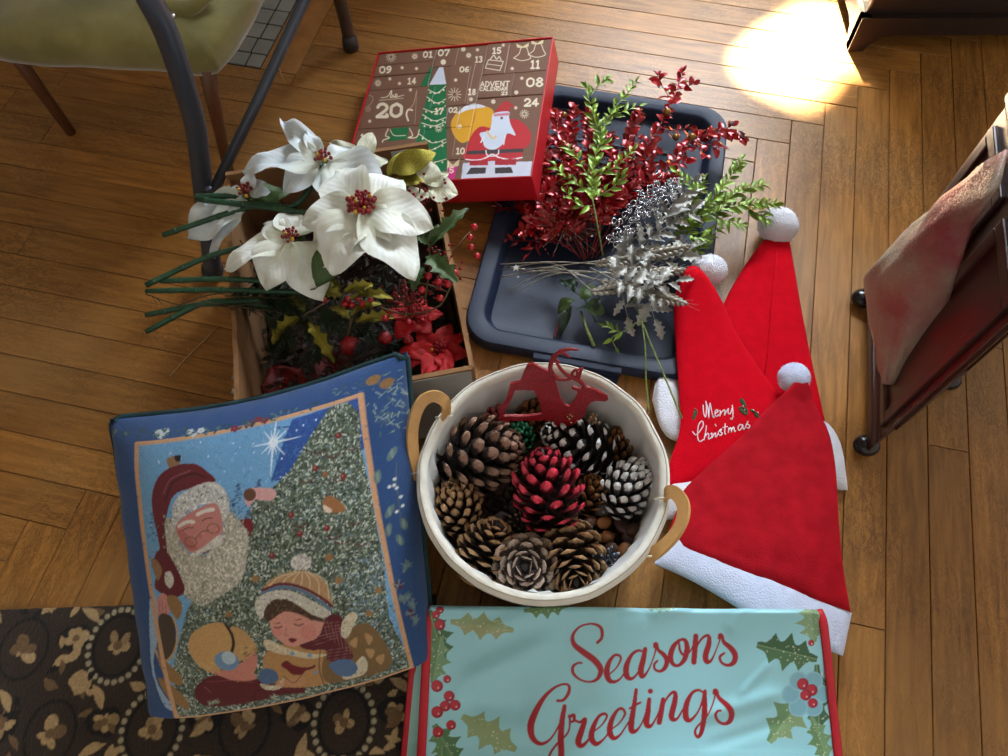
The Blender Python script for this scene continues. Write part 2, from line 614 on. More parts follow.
# back wall with its window (above the picture): added sheets block the sun all round one opening
M_WALL = mat('wall_paint', srgb(196, 188, 172), 0.85, var=0.04)
SUNGAP = (0.10, 0.52, 1.10, 1.42)
WIN = (0.02, 1.38, 1.05, 2.20)
wy = WALL_Y


def wall_piece(mb, x0, x1, z0, z1):
    mb.box(((x0 + x1) / 2, wy + 0.05, (z0 + z1) / 2), (x1 - x0, 0.1, z1 - z0))


mb = MB()
wall_piece(mb, -2.0, WIN[0], 0, 2.6); wall_piece(mb, WIN[1], 2.2, 0, 2.6)
wall_piece(mb, WIN[0], WIN[1], 0, WIN[2]); wall_piece(mb, WIN[0], WIN[1], WIN[3], 2.6)
tag(mb.build('wall_back', M_WALL, smooth=False), kind='structure')
mb = MB()
for x0, x1, z0, z1 in ((WIN[0] - .05, WIN[0], WIN[2] - .05, WIN[3] + .05), (WIN[1], WIN[1] + .05, WIN[2] - .05, WIN[3] + .05), (WIN[0], WIN[1], WIN[3], WIN[3] + .05), (WIN[0], WIN[1], WIN[2] - .05, WIN[2])):
    mb.box(((x0 + x1) / 2, wy + 0.03, (z0 + z1) / 2), (x1 - x0, 0.12, z1 - z0))
win = mb.build('window_1', mat('window_paint', srgb(232, 230, 224), 0.5), smooth=False)
tag(win, kind='structure')
M_SUN_MASK = mat('sun_mask_sheet', srgb(240, 238, 230), 0.8)
mb = MB()
for x0, x1, z0, z1 in ((WIN[0], SUNGAP[0], WIN[2], WIN[3]), (SUNGAP[1], WIN[1], WIN[2], WIN[3]), (SUNGAP[0], SUNGAP[1], SUNGAP[3], WIN[3]), (SUNGAP[0], SUNGAP[1], WIN[2], SUNGAP[2])):
    mb.box(((x0 + x1) / 2, wy + 0.06, (z0 + z1) / 2), (x1 - x0, 0.004, z1 - z0))
mb.build('added_sun_block', M_SUN_MASK, win, smooth=False)
# added sheet over the opening, its hole shaped to cast the sun patch
gap = []
for u, v in ((738, 64), (765, 36), (806, 11), (870, 8), (866, 60), (850, 72), (836, 64), (822, 84), (800, 99), (772, 89), (748, 77)):
    p = at(u, v, 0); t = (wy + .07 - p.y) / -SUN_DIR.y
    q = p - SUN_DIR * t; gap.append(Vector((q.x, 0, q.z)))
gc = sum(gap, Vector((0, 0, 0))) / len(gap)
vs = [Vector((p.x, wy + .07, p.z)) for p in gap] + [Vector((gc.x + (p.x - gc.x) / (p - gc).length * .34, wy + .07, gc.z + (p.z - gc.z) / (p - gc).length * .34)) for p in gap]
n = len(gap)
MB().add(vs, [(i, (i + 1) % n, n + (i + 1) % n, n + i) for i in range(n)]).build('added_sun_mask', M_SUN_MASK, win, smooth=False, solid=.003)

tag(MB().box((-1.50, .6, 1.3), (.1, 4.1, 2.6)).build('wall_left', M_WALL, smooth=False), kind='structure')
tag(MB().box((.1, .6, 2.65), (4.4, 4.1, .1)).build('ceiling', M_WALL, smooth=False), kind='structure')

# chimney breast that the tiled hearth belongs to (above the picture), added to shade the boards on the left
ch = [fl(-27, 27.5), fl(-4.6, 27.5), fl(-4.6, 36), fl(-27, 36)]
tag(MB().prism([(p.x, p.y) for p in ch], 0, 2.6).build('wall_chimney', M_WALL, smooth=False), kind='structure')
# ================================================================== storage bin lid (dark blue plastic tray)
LA = R(-11.5)
L1 = Vector((math.cos(LA), math.sin(LA), 0)); L2 = Vector((-math.sin(LA), math.cos(LA), 0))
LID_C = L1 * (-0.031) + L2 * 0.8035
M_LID = mat('bin_lid_plastic', srgb(26, 36, 60), 0.5, spec=0.3, var=0.06, scale=40, bump=0.12, bscale=350)
lid = thing('storage_bin_lid', (LID_C.x, LID_C.y, 0), 'dark blue plastic storage bin lid lying open side up and holding the glitter sprays', 'bin lid')


def rrect(hx, hy, r, n=7):
    out = []
    for sx, sy, a0 in ((1, 1, 0), (-1, 1, 90), (-1, -1, 180), (1, -1, 270)):
        for k in range(n):
            a = R(a0 + 90 * k / (n - 1))
            out.append((sx * (hx - r) + r * math.cos(a), sy * (hy - r) + r * math.sin(a)))
    return out


def rings(mb, specs, z_off=0.0, cap_last=True, frame=None):
    n = None; base = len(mb.v); vs = []; fs = []
    for hx, hy, r, z in specs:
        ring = rrect(hx, hy, r); n = len(ring)
        for x, y in ring:
            p = LID_C + L1 * x + L2 * y
            vs.append((p.x, p.y, z + z_off))
    for i in range(len(specs) - 1):
        for k in range(n):
            a = i * n + k; b = i * n + (k + 1) % n
            fs.append((a, b, b + n, a + n))
    if cap_last:
        m = (len(specs) - 1) * n
        fs.append(tuple(m + k for k in range(n)))
    mb.add(vs, fs)


HX, HY = 0.179, 0.2735
mb = MB()
rings(mb, [(HX - .006, HY - .006, .045, 0.0005), (HX, HY, .05, .010), (HX, HY, .05, .026), (HX - .003, HY - .003, .048, .031), (HX - .024, HY - .024, .036, .031),
           (HX - .028, HY - .028, .034, .028), (HX - .035, HY - .035, .03, .011), (HX - .042, HY - .042, .026, .008)])
mb.build('pan', M_LID, lid, sharp=40)
for k in range(6):
    p = LID_C + L2 * (0.06 + 0.022 * k)
    MB().box((p.x, p.y, .0090), (0.17, .006, .004), Matrix.Rotation(LA, 3, 'Z')).build('rib', M_LID, lid, smooth=False, bevel=.001)
mb = MB()                                                     # latch tab on the near short side
poly = []
for x, y in ((-.066, -.262), (.066, -.262), (.062, -.302), (.055, -.307), (-.055, -.307), (-.062, -.302)):
    p = LID_C + L1 * x + L2 * y; poly.append((p.x, p.y))
mb.prism(poly, 0.001, 0.017)
mb.build('latch_tab', M_LID, lid, smooth=False, bevel=.003)
mb = MB()
p = LID_C + L2 * (-.2765)
mb.box((p.x, p.y, .0225), (.132, .012, .012), Matrix.Rotation(LA, 3, 'Z')).build('latch_hinge', M_LID, lid, smooth=False, bevel=.002)

# ================================================================== cardboard box
BA = R(11.8)
B1 = Vector((math.cos(BA), math.sin(BA), 0)); B2 = Vector((-math.sin(BA), math.cos(BA), 0))
BZ = 0.185
BW, BL = 0.283, 0.362
B_FR = at(472, 367, BZ); B_FR.z = 0
BOX_O = B_FR - B1 * BW                                        # front left corner on the floor


def bx(a, b, z):
    p = BOX_O + B1 * a + B2 * b
    return Vector((p.x, p.y, z))


M_CARD = mat('cardboard', srgb(150, 108, 70), 0.85, var=0.10, scale=30, bump=0.15, bscale=200)
M_CARDW = mat('cardboard_white_face', srgb(176, 170, 160), 0.75, var=0.06, scale=20)
box = thing('cardboard_box', bx(BW / 2, BL / 2, 0), 'open cardboard box overflowing with white poinsettias and holly stems', 'box')
TH = 0.006


def box_wall(a0, a1, b0, b1, z0, z1, ragged=0.0, name='wall'):
    """a cardboard side; two faces and a corrugated top edge"""
    n = 26
    d = Vector((a1 - a0, b1 - b0, 0)); L = d.length; d.normalize()
    nrm = Vector((-d.y, d.x, 0))
    mb = MB()
    vs = []; fs = []
    for i in range(n + 1):
        t = i / n
        z = z1 + (ragged * (N3(t * 9, 3.1) + 0.6 * N3(t * 31, 7.7)) if ragged else 0.0)
        for s, zz in ((-.5, z0), (-.5, z), (.5, z + (ragged * .5 * N3(t * 21, 1.3))), (.5, z0)):
            q = Vector((a0, b0, 0)) + d * (t * L) + nrm * (s * TH)
            w = bx(q.x, q.y, zz); vs.append(w)
    for i in range(n):
        for k in range(3):
            a = i * 4 + k
            fs.append((a, a + 4, a + 5, a + 1))
    fs.append((0, 1, 2, 3)); m = n * 4; fs.append((m + 3, m + 2, m + 1, m))
    mb.add(vs, fs)
    return mb.build(name, M_CARD, box, smooth=False)


MB().add([bx(0, 0, .003), bx(BW, 0, .003), bx(BW, BL, .003), bx(0, BL, .003)], [(0, 1, 2, 3)]).build('bottom', M_CARD, box, smooth=False, solid=.004)
box_wall(0, BW, 0, 0, .001, BZ)
box_wall(BW, BW, 0, BL, .001, BZ)
box_wall(0, 0, 0, BL, .001, BZ + .002, ragged=.006)
box_wall(0, BW, BL, BL, .001, BZ + .012)
MB().add([bx(.01, -TH * .75, .01), bx(BW - .002, -TH * .75, .01), bx(BW - .002, -TH * .75, BZ - .0015), bx(.01, -TH * .75, BZ - .0015)], [(0, 1, 2, 3)]).build('printed_face', M_CARDW, box, smooth=False, solid=.001)
# torn strip peeling off the near left corner
mb = MB()
for k in range(4):
    p = bx(-.0035, .012 + .011 * k, BZ - .010 + .004 * math.sin(k * 2))
    mb.tube([p, p + Vector((-.003, .002, .006)), p + Vector((-.001, .004, .011))], [.002, .003, .001], 5, flat=.35)
mb.build('torn_edge', M_CARDW, box)

for u in (400,):                                              # white tape tab on the far wall's inner face
    q = at(u, 147, BZ + .004) - BOX_O
    a_ = q.dot(B1)
    vs = [bx(a_ - .014, BL - .0036, BZ - .004), bx(a_ + .014, BL - .0036, BZ - .004), bx(a_ + .014, BL - .0036, BZ + .008), bx(a_ - .014, BL - .0036, BZ + .008)]
    MB().add(vs, [(0, 1, 2, 3)]).build('tape', mat('white_card', srgb(225, 225, 225), .5), box, smooth=False, solid=.0008)
# ================================================================== canvas basket
BKC = Vector((0.020, 0.290, 0)); BKR = 0.1435; BKZ = 0.20
M_CANVAS = mat('canvas', srgb(232, 228, 216), 0.85, var=0.06, scale=60, bump=0.5, bscale=900, sheen=0.2)
M_LINING = mat('lining_cloth', srgb(222, 224, 222), 0.8, var=0.04, scale=40, bump=0.25, bscale=300)
M_LEATHER = mat('tan_leather', srgb(206, 158, 98), 0.45, var=0.08, scale=50, bump=0.15, bscale=500)
M_THREAD = mat('thread', srgb(214, 204, 182), 0.8)
basket = thing('canvas_basket', BKC, 'round white canvas basket with tan leather handles full of pine cones', 'basket')


def bk(ang, r, z):
    return (BKC.x + r * math.cos(ang), BKC.y + r * math.sin(ang), z)


prof = [(.124, .002), (.129, .006), (.131, .05), (.134, .10), (.137, .15), (.1405, .190)]


def near_in(a, z):                                            # the wall leans in where the folded cloth presses on it
    return max(0.0, -math.sin(a)) ** 1.5 * .016 * max(0.0, 1 - z / .19)
mb = MB()


def fwall(u, v):
    a = u * 2 * math.pi
    t = v * (len(prof) - 1); k = min(int(t), len(prof) - 2); t -= k
    r = lerp(prof[k][0], prof[k + 1][0], t); z = lerp(prof[k][1], prof[k + 1][1], t)
    r += .0025 * N3(math.cos(a) * 3, math.sin(a) * 3, z * 20) - near_in(a, z)
    return bk(a, r, z)


mb.grid(fwall, 72, 12, wrap_u=True)
mb.build('outer_wall', M_CANVAS, basket)
mb = MB()
mb.add([bk(2 * math.pi * k / 48, .107, .004) for k in range(48)], [tuple(range(48))])
mb.build('base', M_CANVAS, basket, smooth=False)


def frim(u, v):                                               # rolled hem
    a = u * 2 * math.pi; p = v * 2 * math.pi
    wob = .0022 * N3(math.cos(a) * 4, math.sin(a) * 4, 2.2)
    r = BKR - .0065 + wob + .0068 * math.cos(p)
    z = BKZ - .008 + .009 * math.sin(p) + .0035 * N3(math.cos(a) * 2.2, math.sin(a) * 2.2, 5.0)
    return bk(a, r, z)


MB().grid(frim, 96, 10, wrap_u=True).build('rim', M_CANVAS, basket)
mb = MB()                                                     # seam line round the hem


def fseam(u, v):
    a = u * 2 * math.pi; p = v * 2 * math.pi
    wob = .0022 * N3(math.cos(a) * 4, math.sin(a) * 4, 2.2)
    return bk(a, BKR - .0045 + wob + .0007 * math.cos(p), BKZ + .0008 + .0007 * math.sin(p) + .0035 * N3(math.cos(a) * 2.2, math.sin(a) * 2.2, 5.0))


mb.grid(fseam, 96, 5, wrap_u=True).build('hem_stitching', mat('hem_thread', srgb(180, 170, 150), .9), basket)


def flin(u, v):                                               # loose white lining with folds
    a = u * 2 * math.pi
    fold = .0055 * N3(math.cos(a) * 5, math.sin(a) * 5, v * 1.5) + .003 * N3(math.cos(a) * 14, math.sin(a) * 14, v * 2.5)
    near = max(0, -math.sin(a)) * .003 + max(0, math.cos(a + .7)) * .002
    r = lerp(BKR - .013, .123, v ** 1.1) - near_in(a, BKZ - .17 * v) + fold * math.sin(math.pi * min(1, v * 1.3 + .05)) * 1.4 - near * math.sin(math.pi * min(v * 1.2, 1))
    return bk(a, r, BKZ - .006 - (.17) * v)


MB().grid(flin, 120, 20, wrap_u=True).build('lining', M_LINING, basket)


def strap(pts, side, width, name='handle'):
    """flat leather strap swept along pts; side = list of width directions"""
    n = 36
    P = spline([tuple(p) for p in pts], n); S = spline([tuple(s) for s in side], n)
    mb = MB(); vs = []; fs = []
    for i in range(n):
        p = Vector(P[i]); t = Vector(P[min(i + 1, n - 1)]) - Vector(P[max(i - 1, 0)]); t.normalize()
        s = Vector(S[i]); s = (s - t * s.dot(t)).normalized(); b = t.cross(s)
        w, h = width / 2, .0021
        for x, y in ((-w, -h), (w, -h), (w + .0004, 0), (w, h), (-w, h), (-w - .0004, 0)):
            vs.append(p + s * x + b * y)
    for i in range(n - 1):
        for k in range(6):
            a = i * 6 + k; b2 = i * 6 + (k + 1) % 6
            fs.append((a, b2, b2 + 6, a + 6))
    fs += [tuple(range(5, -1, -1)), tuple((n - 1) * 6 + k for k in range(6))]
    mb.add(vs, fs)
    hd = mb.build(name, M_LEATHER, basket, sharp=50)
    return hd


def pz(u, v, z): return at(u, v, z)


hl = strap([pz(419, 478, .178), pz(413, 452, .200), pz(413, 425, .222), pz(421, 403, .235), pz(434, 396, .237), pz(445, 402, .228), pz(446, 413, .206), pz(444, 424, .185)],
           [(-.5, .3, .8), (-.5, .3, .8), (-.4, .3, .8), (-.35, .5, .8), (-.2, .6, .7), (.2, .8, .5), (.6, .8, .2), (.6, .8, .1)], .0135)
hr = strap([pz(645, 558, .184), pz(656, 552, .200), pz(671, 539, .212), pz(682, 521, .218), pz(683, 504, .218), pz(675, 493, .214), pz(667, 493, .205), pz(664, 502, .190)],
           [(.6, -.6, .5), (.6, -.6, .6), (.6, -.4, .7), (.7, 0, .7), (.7, .3, .6), (.5, .6, .5), (.2, .9, .3), (.0, .9, .2)], .0145)
for hd, q in ((hl, (419, 474, .186)), (hl, (444, 418, .198)), (hr, (649, 557, .194)), (hr, (663, 499, .200))):
    c = pz(*q)
    MB().tube([c + Vector((-.010, 0, .001)), c + Vector((0, 0, .003)), c + Vector((.010, .002, .001))], .0013, 6).build('stitch', M_THREAD, hd)
# ================================================================== advent calendar
CAL_W, CAL_L, CAL_T = 0.3207, 0.3025, 0.0542
cal_m = Matrix.Translation((-0.1228, 0.9636, 0.0632)) @ Matrix.Rotation(-0.1298, 4, 'Z') @ Matrix.Rotation(-0.2071, 4, 'Y') @ Matrix.Rotation(0.0244, 4, 'X')
cal = thing('advent_calendar', (0, 0, 0), 'red and brown numbered advent calendar box propped on the bin lid', 'advent calendar')
cal.matrix_basis = cal_m
M_RED = mat('calendar_red_card', srgb(196, 24, 36), 0.42, var=0.05)
M_PRINT = paint_mat('calendar_print', 0.5)
M_CHOC = mat('calendar_brown_card', srgb(112, 78, 62), 0.6, var=0.05)
M_INNER = mat('calendar_inner_card', srgb(70, 44, 34), 0.8, var=0.1)
hw, hl_, ht = CAL_W / 2, CAL_L / 2, CAL_T / 2
E_ = 0.0024
mb = MB()
mb.box((0, 0, -ht + .002), (CAL_W, CAL_L, .004))
for sx in (-1, 1):
    mb.box((sx * (hw - E_ / 2), 0, 0), (E_, CAL_L, CAL_T))
    mb.box((0, sx * (hl_ - E_ / 2), 0), (CAL_W - 2 * E_, E_, CAL_T))
mb.build('case', M_RED, cal, smooth=False, local=Matrix.Identity(4), bevel=.0006)
MB().box((0, 0, -.004), (CAL_W - 2 * E_ - .001, CAL_L - 2 * E_ - .001, .040)).build('inner_grid', M_INNER, cal, smooth=False, local=Matrix.Identity(4))

# the print is drawn on a flat sheet 0..934 x 0..756 whose corners are the calendar face's corners
SH = [(124.5, 100), (905, 44.5), (805, 654), (-49, 694)]
H_S2U = homography(SH, [(0, 0), (100, 0), (100, 100), (0, 100)])
H_U2S = np.linalg.inv(H_S2U)
cv = Canvas(-60, 30, 920, 710, 1.0, (124, 88, 70))
CREAM = (238, 224, 200)
GREEN = (18, 112, 66)
rc = random.Random(3)
# christmas tree
cv.poly([(366, 163), (375, 165), (348, 252), (313, 250)], GREEN)
cv.poly([(362, 242), (432, 242), (436, 690), (262, 690), (312, 425)], GREEN)
cv.poly([(402, 165), (418, 165), (432, 243), (356, 245)], (206, 212, 226))
cv.dot(419, 144, 12, CREAM)
for (xa, ya, xb, yb) in ((352, 268, 430, 252), (346, 300, 430, 312), (330, 352, 430, 340), (326, 378, 430, 392), (322, 415, 430, 410), (312, 465, 430, 488), (300, 520, 432, 500), (292, 560, 432, 575)):
    cv.line([(xa, ya), ((xa + xb) / 2, max(ya, yb) + 14), (xb, yb)], CREAM, 3.5, 12)
    for k in range(4):
        t = (k + .5) / 4
        cv.dot(lerp(xa, xb, t), lerp(ya, yb, t) + 15 + (6 if k in (1, 2) else 0), 4.2, CREAM)
# deer head piece and antlers
cv.poly([(186, 440), (266, 432), (256, 487), (168, 497)], GREEN)
cv.line([(172, 440), (160, 470), (178, 480), (150, 490), (146, 500)], CREAM, 4.5, 16); cv.line([(268, 440), (282, 470), (262, 480), (300, 478), (312, 445)], CREAM, 4.5, 16)
cv.line([(180, 445), (200, 470), (250, 470)], CREAM, 3.5, 10)
# santa with his sack
cv.poly([(453, 430), (464, 392), (500, 356), (560, 338), (618, 346), (642, 372), (628, 440), (560, 472), (508, 504), (472, 480)], (226, 166, 40), smooth=6)
cv.poly([(484, 376), (510, 346), (560, 331), (606, 344), (560, 352), (520, 362)], (225, 225, 232), smooth=5)
cv.poly([(518, 578), (530, 500), (556, 452), (588, 430), (640, 436), (715, 398), (768, 416), (803, 462), (796, 508), (766, 534), (762, 572), (735, 580)], (198, 46, 56), smooth=6)
cv.poly([(648, 378), (662, 346), (698, 320), (736, 350), (712, 346), (708, 372)], (190, 50, 52), smooth=5)
cv.poly([(642, 374), (706, 366), (708, 392), (716, 425), (736, 470), (700, 462), (682, 505), (640, 533), (602, 520), (592, 492), (580, 460), (622, 448), (632, 410)], (214, 222, 238), smooth=5)
cv.line([(646, 381), (704, 377)], (206, 128, 150), 12)
cv.dot(676, 394, 6, (120, 60, 70)); cv.line([(612, 452), (634, 482), (650, 474)], (224, 196, 140), 9, 8)
cv.line([(600, 470), (584, 500)], (240, 238, 240), 5); cv.line([(690, 470), (684, 510)], (240, 238, 240), 4)
cv.line([(528, 545), (762, 535)], (70, 60, 62), 17); cv.line([(606, 536), (612, 556), (640, 560), (660, 550), (662, 534)], (235, 235, 240), 5, 14)
cv.line([(516, 574), (570, 580), (616, 562), (634, 552), (664, 566), (710, 578), (764, 568)], (240, 238, 240), 6, 24)
cv.poly([(506, 592), (812, 585), (806, 656), (497, 664)], (212, 216, 230)); cv.poly([(535, 582), (740, 574), (738, 600), (535, 603)], (180, 40, 52))
cv.poly([(616, 584), (646, 583), (646, 655), (616, 655)], (212, 216, 230))
cv.poly([(540, 612), (608, 612), (604, 638), (520, 642), (528, 630)], (66, 56, 58)); cv.poly([(646, 612), (716, 610), (726, 635), (646, 638)], (66, 56, 58))
# parcel with 5
cv.poly([(436, 612), (482, 606), (466, 664), (440, 664)], (214, 46, 136)); cv.poly([(436, 578), (462, 600), (492, 572), (486, 605), (436, 612)], (220, 200, 160))
# snowflakes, stars
for x, y, r in ((183, 118, 23), (291, 117, 13), (124, 235, 15), (470, 292, 30), (775, 377, 19), (508, 88, 10), (532, 116, 11), (640, 322, 9), (542, 312, 8), (741, 284, 8), (398, 440, 16), (490, 432, 10)):
    for k in range(12):
        a = k * math.pi / 6
        cv.line([(x + .35 * r * math.cos(a), y + .35 * r * math.sin(a)), (x + r * math.cos(a), y + r * math.sin(a))], CREAM, 2.6)
for x, y in ((234, 168), (299, 173), (178, 217), (222, 238), (475, 228), (571, 92), (686, 76), (724, 178), (766, 222), (738, 350), (88, 406), (272, 268)):
    for k in range(4):
        a = k * math.pi / 4
        cv.line([(x - 7 * math.cos(a), y - 7 * math.sin(a)), (x + 7 * math.cos(a), y + 7 * math.sin(a))], CREAM, 2.4)
# bells with bows, parcel, candy cane and garlands drawn in line
for bx_, by_ in ((770, 118), (834, 104)):
    cv.line([(bx_ - 40, by_ + 14), (bx_ - 16, by_ - 4), (bx_ - 6, by_ - 30), (bx_ + 16, by_ - 32), (bx_ + 26, by_ - 6), (bx_ + 34, by_ + 16), (bx_ - 4, by_ + 26), (bx_ - 40, by_ + 14)], CREAM, 3.2, 40)
    cv.poly([(bx_ - 28, by_ - 50), (bx_, by_ - 36), (bx_ + 28, by_ - 52), (bx_ + 26, by_ - 34), (bx_, by_ - 30), (bx_ - 24, by_ - 32)], (226, 206, 166))
cv.line([(620, 140), (686, 148), (670, 188), (606, 176), (620, 140)], CREAM, 3.5); cv.line([(613, 158), (680, 168)], CREAM, 3); cv.line([(628, 138), (644, 120), (656, 138), (668, 126), (676, 142)], CREAM, 4, 14)
cv.line([(262, 404), (254, 378), (262, 356), (280, 358)], CREAM, 8, 14); cv.line([(300, 272), (286, 330), (268, 352)], (205, 178, 150), 3, 10)
cv.line([(84, 290), (102, 298), (98, 320), (76, 345)], (190, 160, 134), 3, 10); cv.dot(80, 352, 14, (170, 140, 116), alpha=.6)


# numerals: stroke digits with a little slab
DIG = {'0': [[(.5, 0), (.1, .2), (.05, .5), (.1, .8), (.5, 1), (.9, .8), (.95, .5), (.9, .2), (.5, 0)]],
       '1': [[(.2, .15), (.55, 0), (.55, 1)], [(.2, 1), (.9, 1)]],
       '2': [[(.1, .25), (.25, .05), (.6, 0), (.9, .2), (.8, .5), (.1, 1)], [(.1, 1), (.95, 1), (.95, .85)]],
       '3': [[(.1, .1), (.5, 0), (.85, .2), (.5, .45), (.9, .7), (.5, 1), (.1, .9)]],
       '4': [[(.65, 1), (.65, 0), (.05, .7), (.95, .7)]],
       '5': [[(.85, 0), (.2, 0), (.15, .45), (.6, .4), (.9, .7), (.5, 1), (.1, .9)]],
       '6': [[(.8, .05), (.4, .15), (.1, .6), (.4, 1), (.85, .8), (.7, .5), (.15, .65)]],
       '7': [[(.1, .15), (.1, 0), (.95, 0), (.4, 1)]],
       '8': [[(.5, .45), (.15, .25), (.5, 0), (.85, .25), (.5, .45), (.08, .75), (.5, 1), (.92, .75), (.5, .45)]],
       '9': [[(.85, .35), (.3, .5), (.15, .2), (.55, 0), (.88, .3), (.6, .85), (.2, .95)]]}
ALPHA = {'A': [[(.0, 1), (.5, 0), (1, 1)], [(.2, .65), (.8, .65)]], 'D': [[(.1, 0), (.1, 1), (.5, 1), (.95, .7), (.95, .3), (.5, 0), (.1, 0)]],
         'V': [[(0, 0), (.5, 1), (1, 0)]], 'E': [[(.9, 0), (.1, 0), (.1, 1), (.9, 1)], [(.1, .5), (.7, .5)]], 'N': [[(.1, 1), (.1, 0), (.9, 1), (.9, 0)]],
         'T': [[(0, 0), (1, 0)], [(.5, 0), (.5, 1)]], 'C': [[(.9, .15), (.5, 0), (.1, .3), (.1, .7), (.5, 1), (.9, .85)]], 'L': [[(.1, 0), (.1, 1), (.9, 1)]],
         'R': [[(.1, 1), (.1, 0), (.6, 0), (.9, .25), (.6, .5), (.1, .5)], [(.5, .5), (.95, 1)]]}


def text(s, x, y, h, w, wt, gap=1.25):
    for c in s:
        for st in DIG.get(c) or ALPHA.get(c) or []:
            p = [(x + q[0] * w - (q[1] - .5) * h * .08, y + q[1] * h) for q in st]
            cv.line(p, CREAM, wt, 0 if c in ALPHA or c in '147' else 24)
        x += w * gap


for s, x0, x1, y0, y1, t in (('01', 330, 372, 97, 122, 6), ('07', 397, 447, 90, 115, 6.5), ('13', 560, 593, 122, 147, 5.5), ('15', 637, 677, 88, 112, 6), ('11', 804, 845, 145, 178, 7),
                             ('09', 132, 187, 162, 190, 7), ('14', 258, 297, 215, 240, 6), ('06', 494, 535, 170, 192, 5.5), ('18', 530, 563, 268, 292, 5.5), ('08', 787, 860, 222, 258, 8),
                             ('20', 118, 236, 330, 386, 14), ('17', 380, 418, 352, 376, 6.5), ('02', 445, 482, 350, 370, 5), ('24', 775, 838, 312, 342, 8), ('10', 475, 513, 527, 552, 6),
                             ('5', 446, 466, 612, 634, 5.5), ('23', 676, 704, 282, 295, 3.6), ('19', 45, 82, 464, 500, 7)):
    w = (x1 - x0) / (len(s) + .25 * (len(s) - 1)) * .98
    text(s, x0, y0, y1 - y0, w, t)
text('ADVENT', 584, 236, 22, 17.6, 4.6, 1.25); text('CALENDAR', 581, 262, 14, 12.6, 3.6, 1.25)
# the small script word above 20
cv.line([(138, 302), (168, 296), (186, 270), (184, 290), (182, 300), (196, 296), (190, 288), (200, 300), (212, 290), (204, 286), (206, 300), (222, 296), (244, 290)], CREAM, [3, 3.5, 4.5, 5, 4.5, 4, 3.5, 4.5, 4, 4, 4, 3, 2], 70)
for k in range(11): cv.line([(132 + k * 10, 313 - k * .8), (138 + k * 10, 312.5 - k * .8)], (190, 160, 134), 5)
for xa, ya, xb, yb in ((487, 82, 470, 160), (712, 76, 690, 196), (301, 270, 292, 420), (492, 350, 460, 560), (542, 168, 516, 328)):
    cv.line([(xa, ya), (xb, yb)], (190, 160, 134), 2)

# the doors: every numbered flap is a panel of its own, corners on the sheet
DS = [((120, 100), (386, 140)), ((108, 156), (368, 192)), ((93, 208), (356, 252)), ((76, 270), (330, 428)), ((24, 434), (300, 660)), ((386, 86), (478, 158)), ((482, 80), (600, 152)),
      ((612, 70), (700, 196)), ((712, 66), (890, 190)), ((372, 168), (436, 338)), ((452, 164), (526, 332)), ((540, 158), (574, 340)), ((586, 206), (722, 300)), ((730, 202), (868, 294)),
      ((316, 345), (432, 432)), ((300, 432), (378, 690)), ((378, 436), (434, 690)), ((432, 346), (486, 440)), ((488, 346), (542, 440)), ((434, 440), (517, 572)), ((434, 574), (504, 660)), ((566, 308), (815, 582)), ((504, 588), (808, 652))]
RECTS = []
for (xa, ya), (xb, yb) in DS:
    u0, v0 = happly(H_S2U, xa, ya); u1, v1 = happly(H_S2U, xb, yb)
    RECTS.append([u0, v0, u1, v1])
# snap to a clean lay-out: edges closer than 3.4 units become one line
for ax in (0, 1):
    vals = sorted([(r[ax], i, ax) for i, r in enumerate(RECTS)] + [(r[ax + 2], i, ax + 2) for i, r in enumerate(RECTS)])
    grp = [vals[0]]
    def flush(g):
        m = sum(q[0] for q in g) / len(g)
        m = min(max(m, .9), 99.1)
        if m < 4: m = .9
        if m > 95.6: m = 99.1
        for q in g: RECTS[q[1]][q[2]] = m
    for v in vals[1:]:
        if v[0] - grp[0][0] < 3.4: grp.append(v)
        else: flush(grp); grp = [v]
    flush(grp)
for n, (x0, y0, x1, y1) in enumerate(RECTS):
    g = .16
    nu = max(6, int((x1 - x0) * 4)); nv = max(6, int((y1 - y0) * 4))
    xs = np.linspace(x0 + g, x1 - g, nu); ys = np.linspace(y1 - g, y0 + g, nv)
    X, Y = np.meshgrid(xs, ys)
    Z = np.full(X.shape, ht - .0018 + rc.uniform(-.0008, .0008))
    ed = np.minimum(np.minimum(X - x0, x1 - X), np.minimum(Y - y0, y1 - Y))
    Z -= np.where(ed < g * 1.5, .0005, 0)
    P = np.stack([(X / 100 - .5) * CAL_W, (.5 - Y / 100) * CAL_L, Z], -1)
    P = np.concatenate([P[:1] - [0, 0, .008], P, P[-1:] - [0, 0, .008]], 0)
    P = np.concatenate([P[:, :1] - [0, 0, .008], P, P[:, -1:] - [0, 0, .008]], 1)
    me = grid_mesh('door', P)
    Xc = np.pad(X, 1, mode='edge').ravel(); Yc = np.pad(Y, 1, mode='edge').ravel()
    sx, sy = happly(H_U2S, Xc, Yc)
    set_print(me, cv.sample(sx, sy))
    o = link('door', me, cal, M_PRINT, Matrix.Identity(4))
    me.polygons.foreach_set('use_smooth', [False] * len(me.polygons))
# ================================================================== vinyl tablecloth folded flat, greeting printed on it
TZ = 0.046
CLC = at(620, 690, 0); CLC.z = 0
cloth = thing('vinyl_tablecloth', CLC, 'folded turquoise vinyl tablecloth with red edging and a Seasons Greetings print', 'tablecloth')
tcv = Canvas(395, 596, 860, 900, 3.0, (160, 220, 232))
rt_ = random.Random(8)
# soft tone of the print and the falling snow
for k in range(1300):
    tcv.dot(rt_.uniform(425, 850), rt_.uniform(600, 900), rt_.choice([.4, .5, .6, .9]), (196, 222, 222), alpha=rt_.uniform(.3, .9))
REDP = (168, 22, 38)


